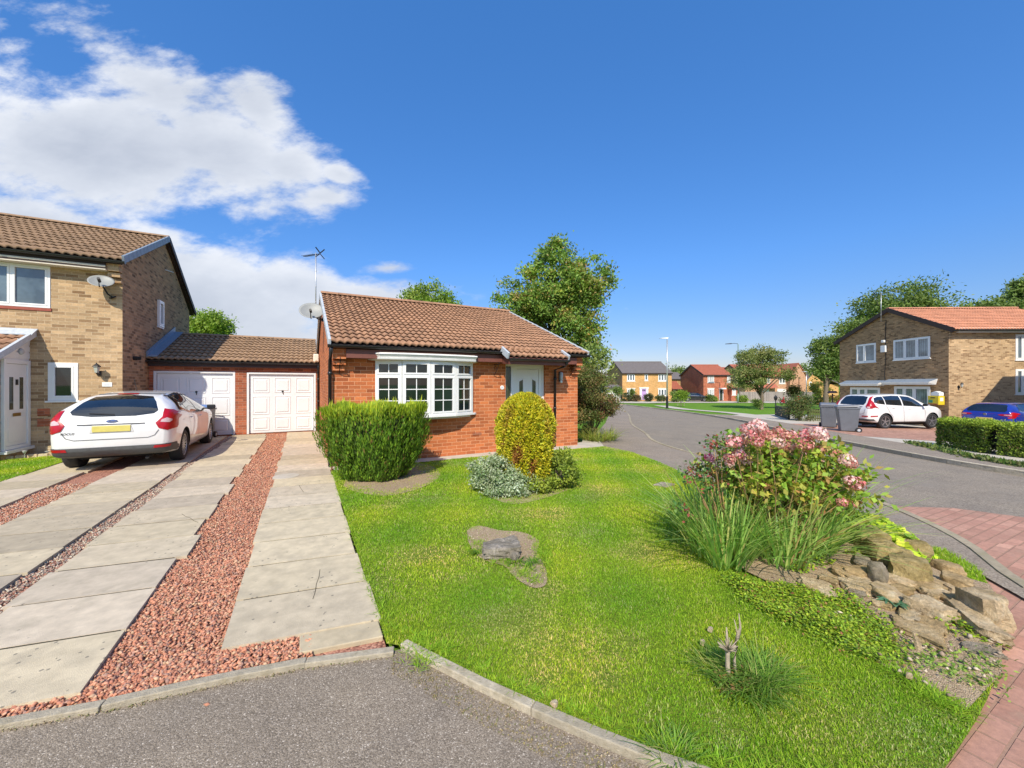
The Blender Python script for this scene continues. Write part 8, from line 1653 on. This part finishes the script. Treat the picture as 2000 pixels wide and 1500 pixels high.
big = cloud_field([(150, 285, 430, 150, -6, .95), (440, 300, 225, 125, -25, .9), (300, 170, 170, 80, -20, .7), (510, 220, 110, 60, -45, .7), (560, 330, 110, 75, -10, .8), (665, 340, 55, 26, -14, .8), (620, 385, 95, 38, 6, .7), (-60, 110, 160, 110, -35, .6), (40, 425, 165, 52, -6, 1.2), (170, 60, 210, 60, -30, .32), (390, 600, 330, 150, -10, 1.3), (300, 470, 110, 42, -6, .9), (570, 560, 150, 75, -6, 1.1), (755, 524, 80, 20, 3, .7), (720, 600, 240, 78, -3, 1.0), (880, 650, 240, 60, 0, .35)])
fld = mth(nt, 'ADD', big, mth(nt, 'MULTIPLY', nz, 1.12)); mask = nn(nt, 'ShaderNodeMapRange', interpolation_type='SMOOTHSTEP'); mask.inputs['From Min'].default_value = -.04; mask.inputs['From Max'].default_value = .52; nt.links.new(fld, mask.inputs['Value'])
front = mth(nt, 'GREATER_THAN', Y, .06); m1 = mth(nt, 'MULTIPLY', mask.outputs[0], front)
# scattered cloud for the rest of the sky (seen only in reflections)
n3 = noise(nt, vr.outputs[0], 2.2, 7, .6); rest = nn(nt, 'ShaderNodeMapRange', interpolation_type='SMOOTHSTEP'); rest.inputs['From Min'].default_value = .5; rest.inputs['From Max'].default_value = .62; nt.links.new(n3.outputs['Fac'], rest.inputs['Value'])
m2 = mth(nt, 'MULTIPLY', mth(nt, 'MULTIPLY', rest.outputs[0], mth(nt, 'LESS_THAN', Y, .06)), .8)
cm = mth(nt, 'MULTIPLY', mth(nt, 'ADD', m1, m2), .94)
n5 = noise(nt, mp.outputs[0], 2.2, 5, .55); shade = mth(nt, 'ADD', mth(nt, 'MULTIPLY', fld, .42), mth(nt, 'ADD', mth(nt, 'MULTIPLY', mth(nt, 'SUBTRACT', n5.outputs['Fac'], .5), 1.5), mth(nt, 'ADD', .20, mth(nt, 'MULTIPLY', mth(nt, 'SUBTRACT', .5, n2.outputs['Fac']), .55))))
cc = ramp(nt, shade, [(.05, CLOUD_HI), (.45, CLOUD_MID), (.95, CLOUD_LO)])
grad = ramp(nt, Z, SKYGRAD); skb = mixc(nt, 1.0, mixc(nt, 1.0, skc, grad, 'MULTIPLY'), (SKYSTR,)*3, 'MULTIPLY'); fin = mixc(nt, cm, skb, cc); nt.links.new(fin, bg.inputs[0]); bg.inputs[1].default_value = 1.0
sl_ = bpy.data.lights.new('sun', 'SUN'); sl_.energy = SUNE; sl_.angle = R(.53); sl_.color = (1, .905, .745); so = bpy.data.objects.new('sun', sl_); COL.objects.link(so)
Ld = Vector((math.sin(R(SUN_AZ))*math.cos(R(SUN_EL)), math.cos(R(SUN_AZ))*math.cos(R(SUN_EL)), -math.sin(R(SUN_EL)))); so.rotation_euler = Ld.to_track_quat('-Z', 'Y').to_euler(); so.location = (0, 0, 40)
cam = bpy.data.cameras.new('camera'); cam.sensor_width = 36; cam.lens = FPX/2000*36; cam.clip_end = 3000; cam.clip_start = .05
co = bpy.data.objects.new('camera', cam); COL.objects.link(co); co.location = (0, 0, CH); co.rotation_euler = (R(90), 0, -TH); scene.camera = co
scene.render.engine = 'CYCLES'; scene.view_settings.view_transform = 'Standard'; scene.view_settings.look = 'None'; scene.view_settings.gamma = 1; scene.view_settings.exposure = EXPO
scene.cycles.max_bounces = 8; scene.cycles.transparent_max_bounces = 8
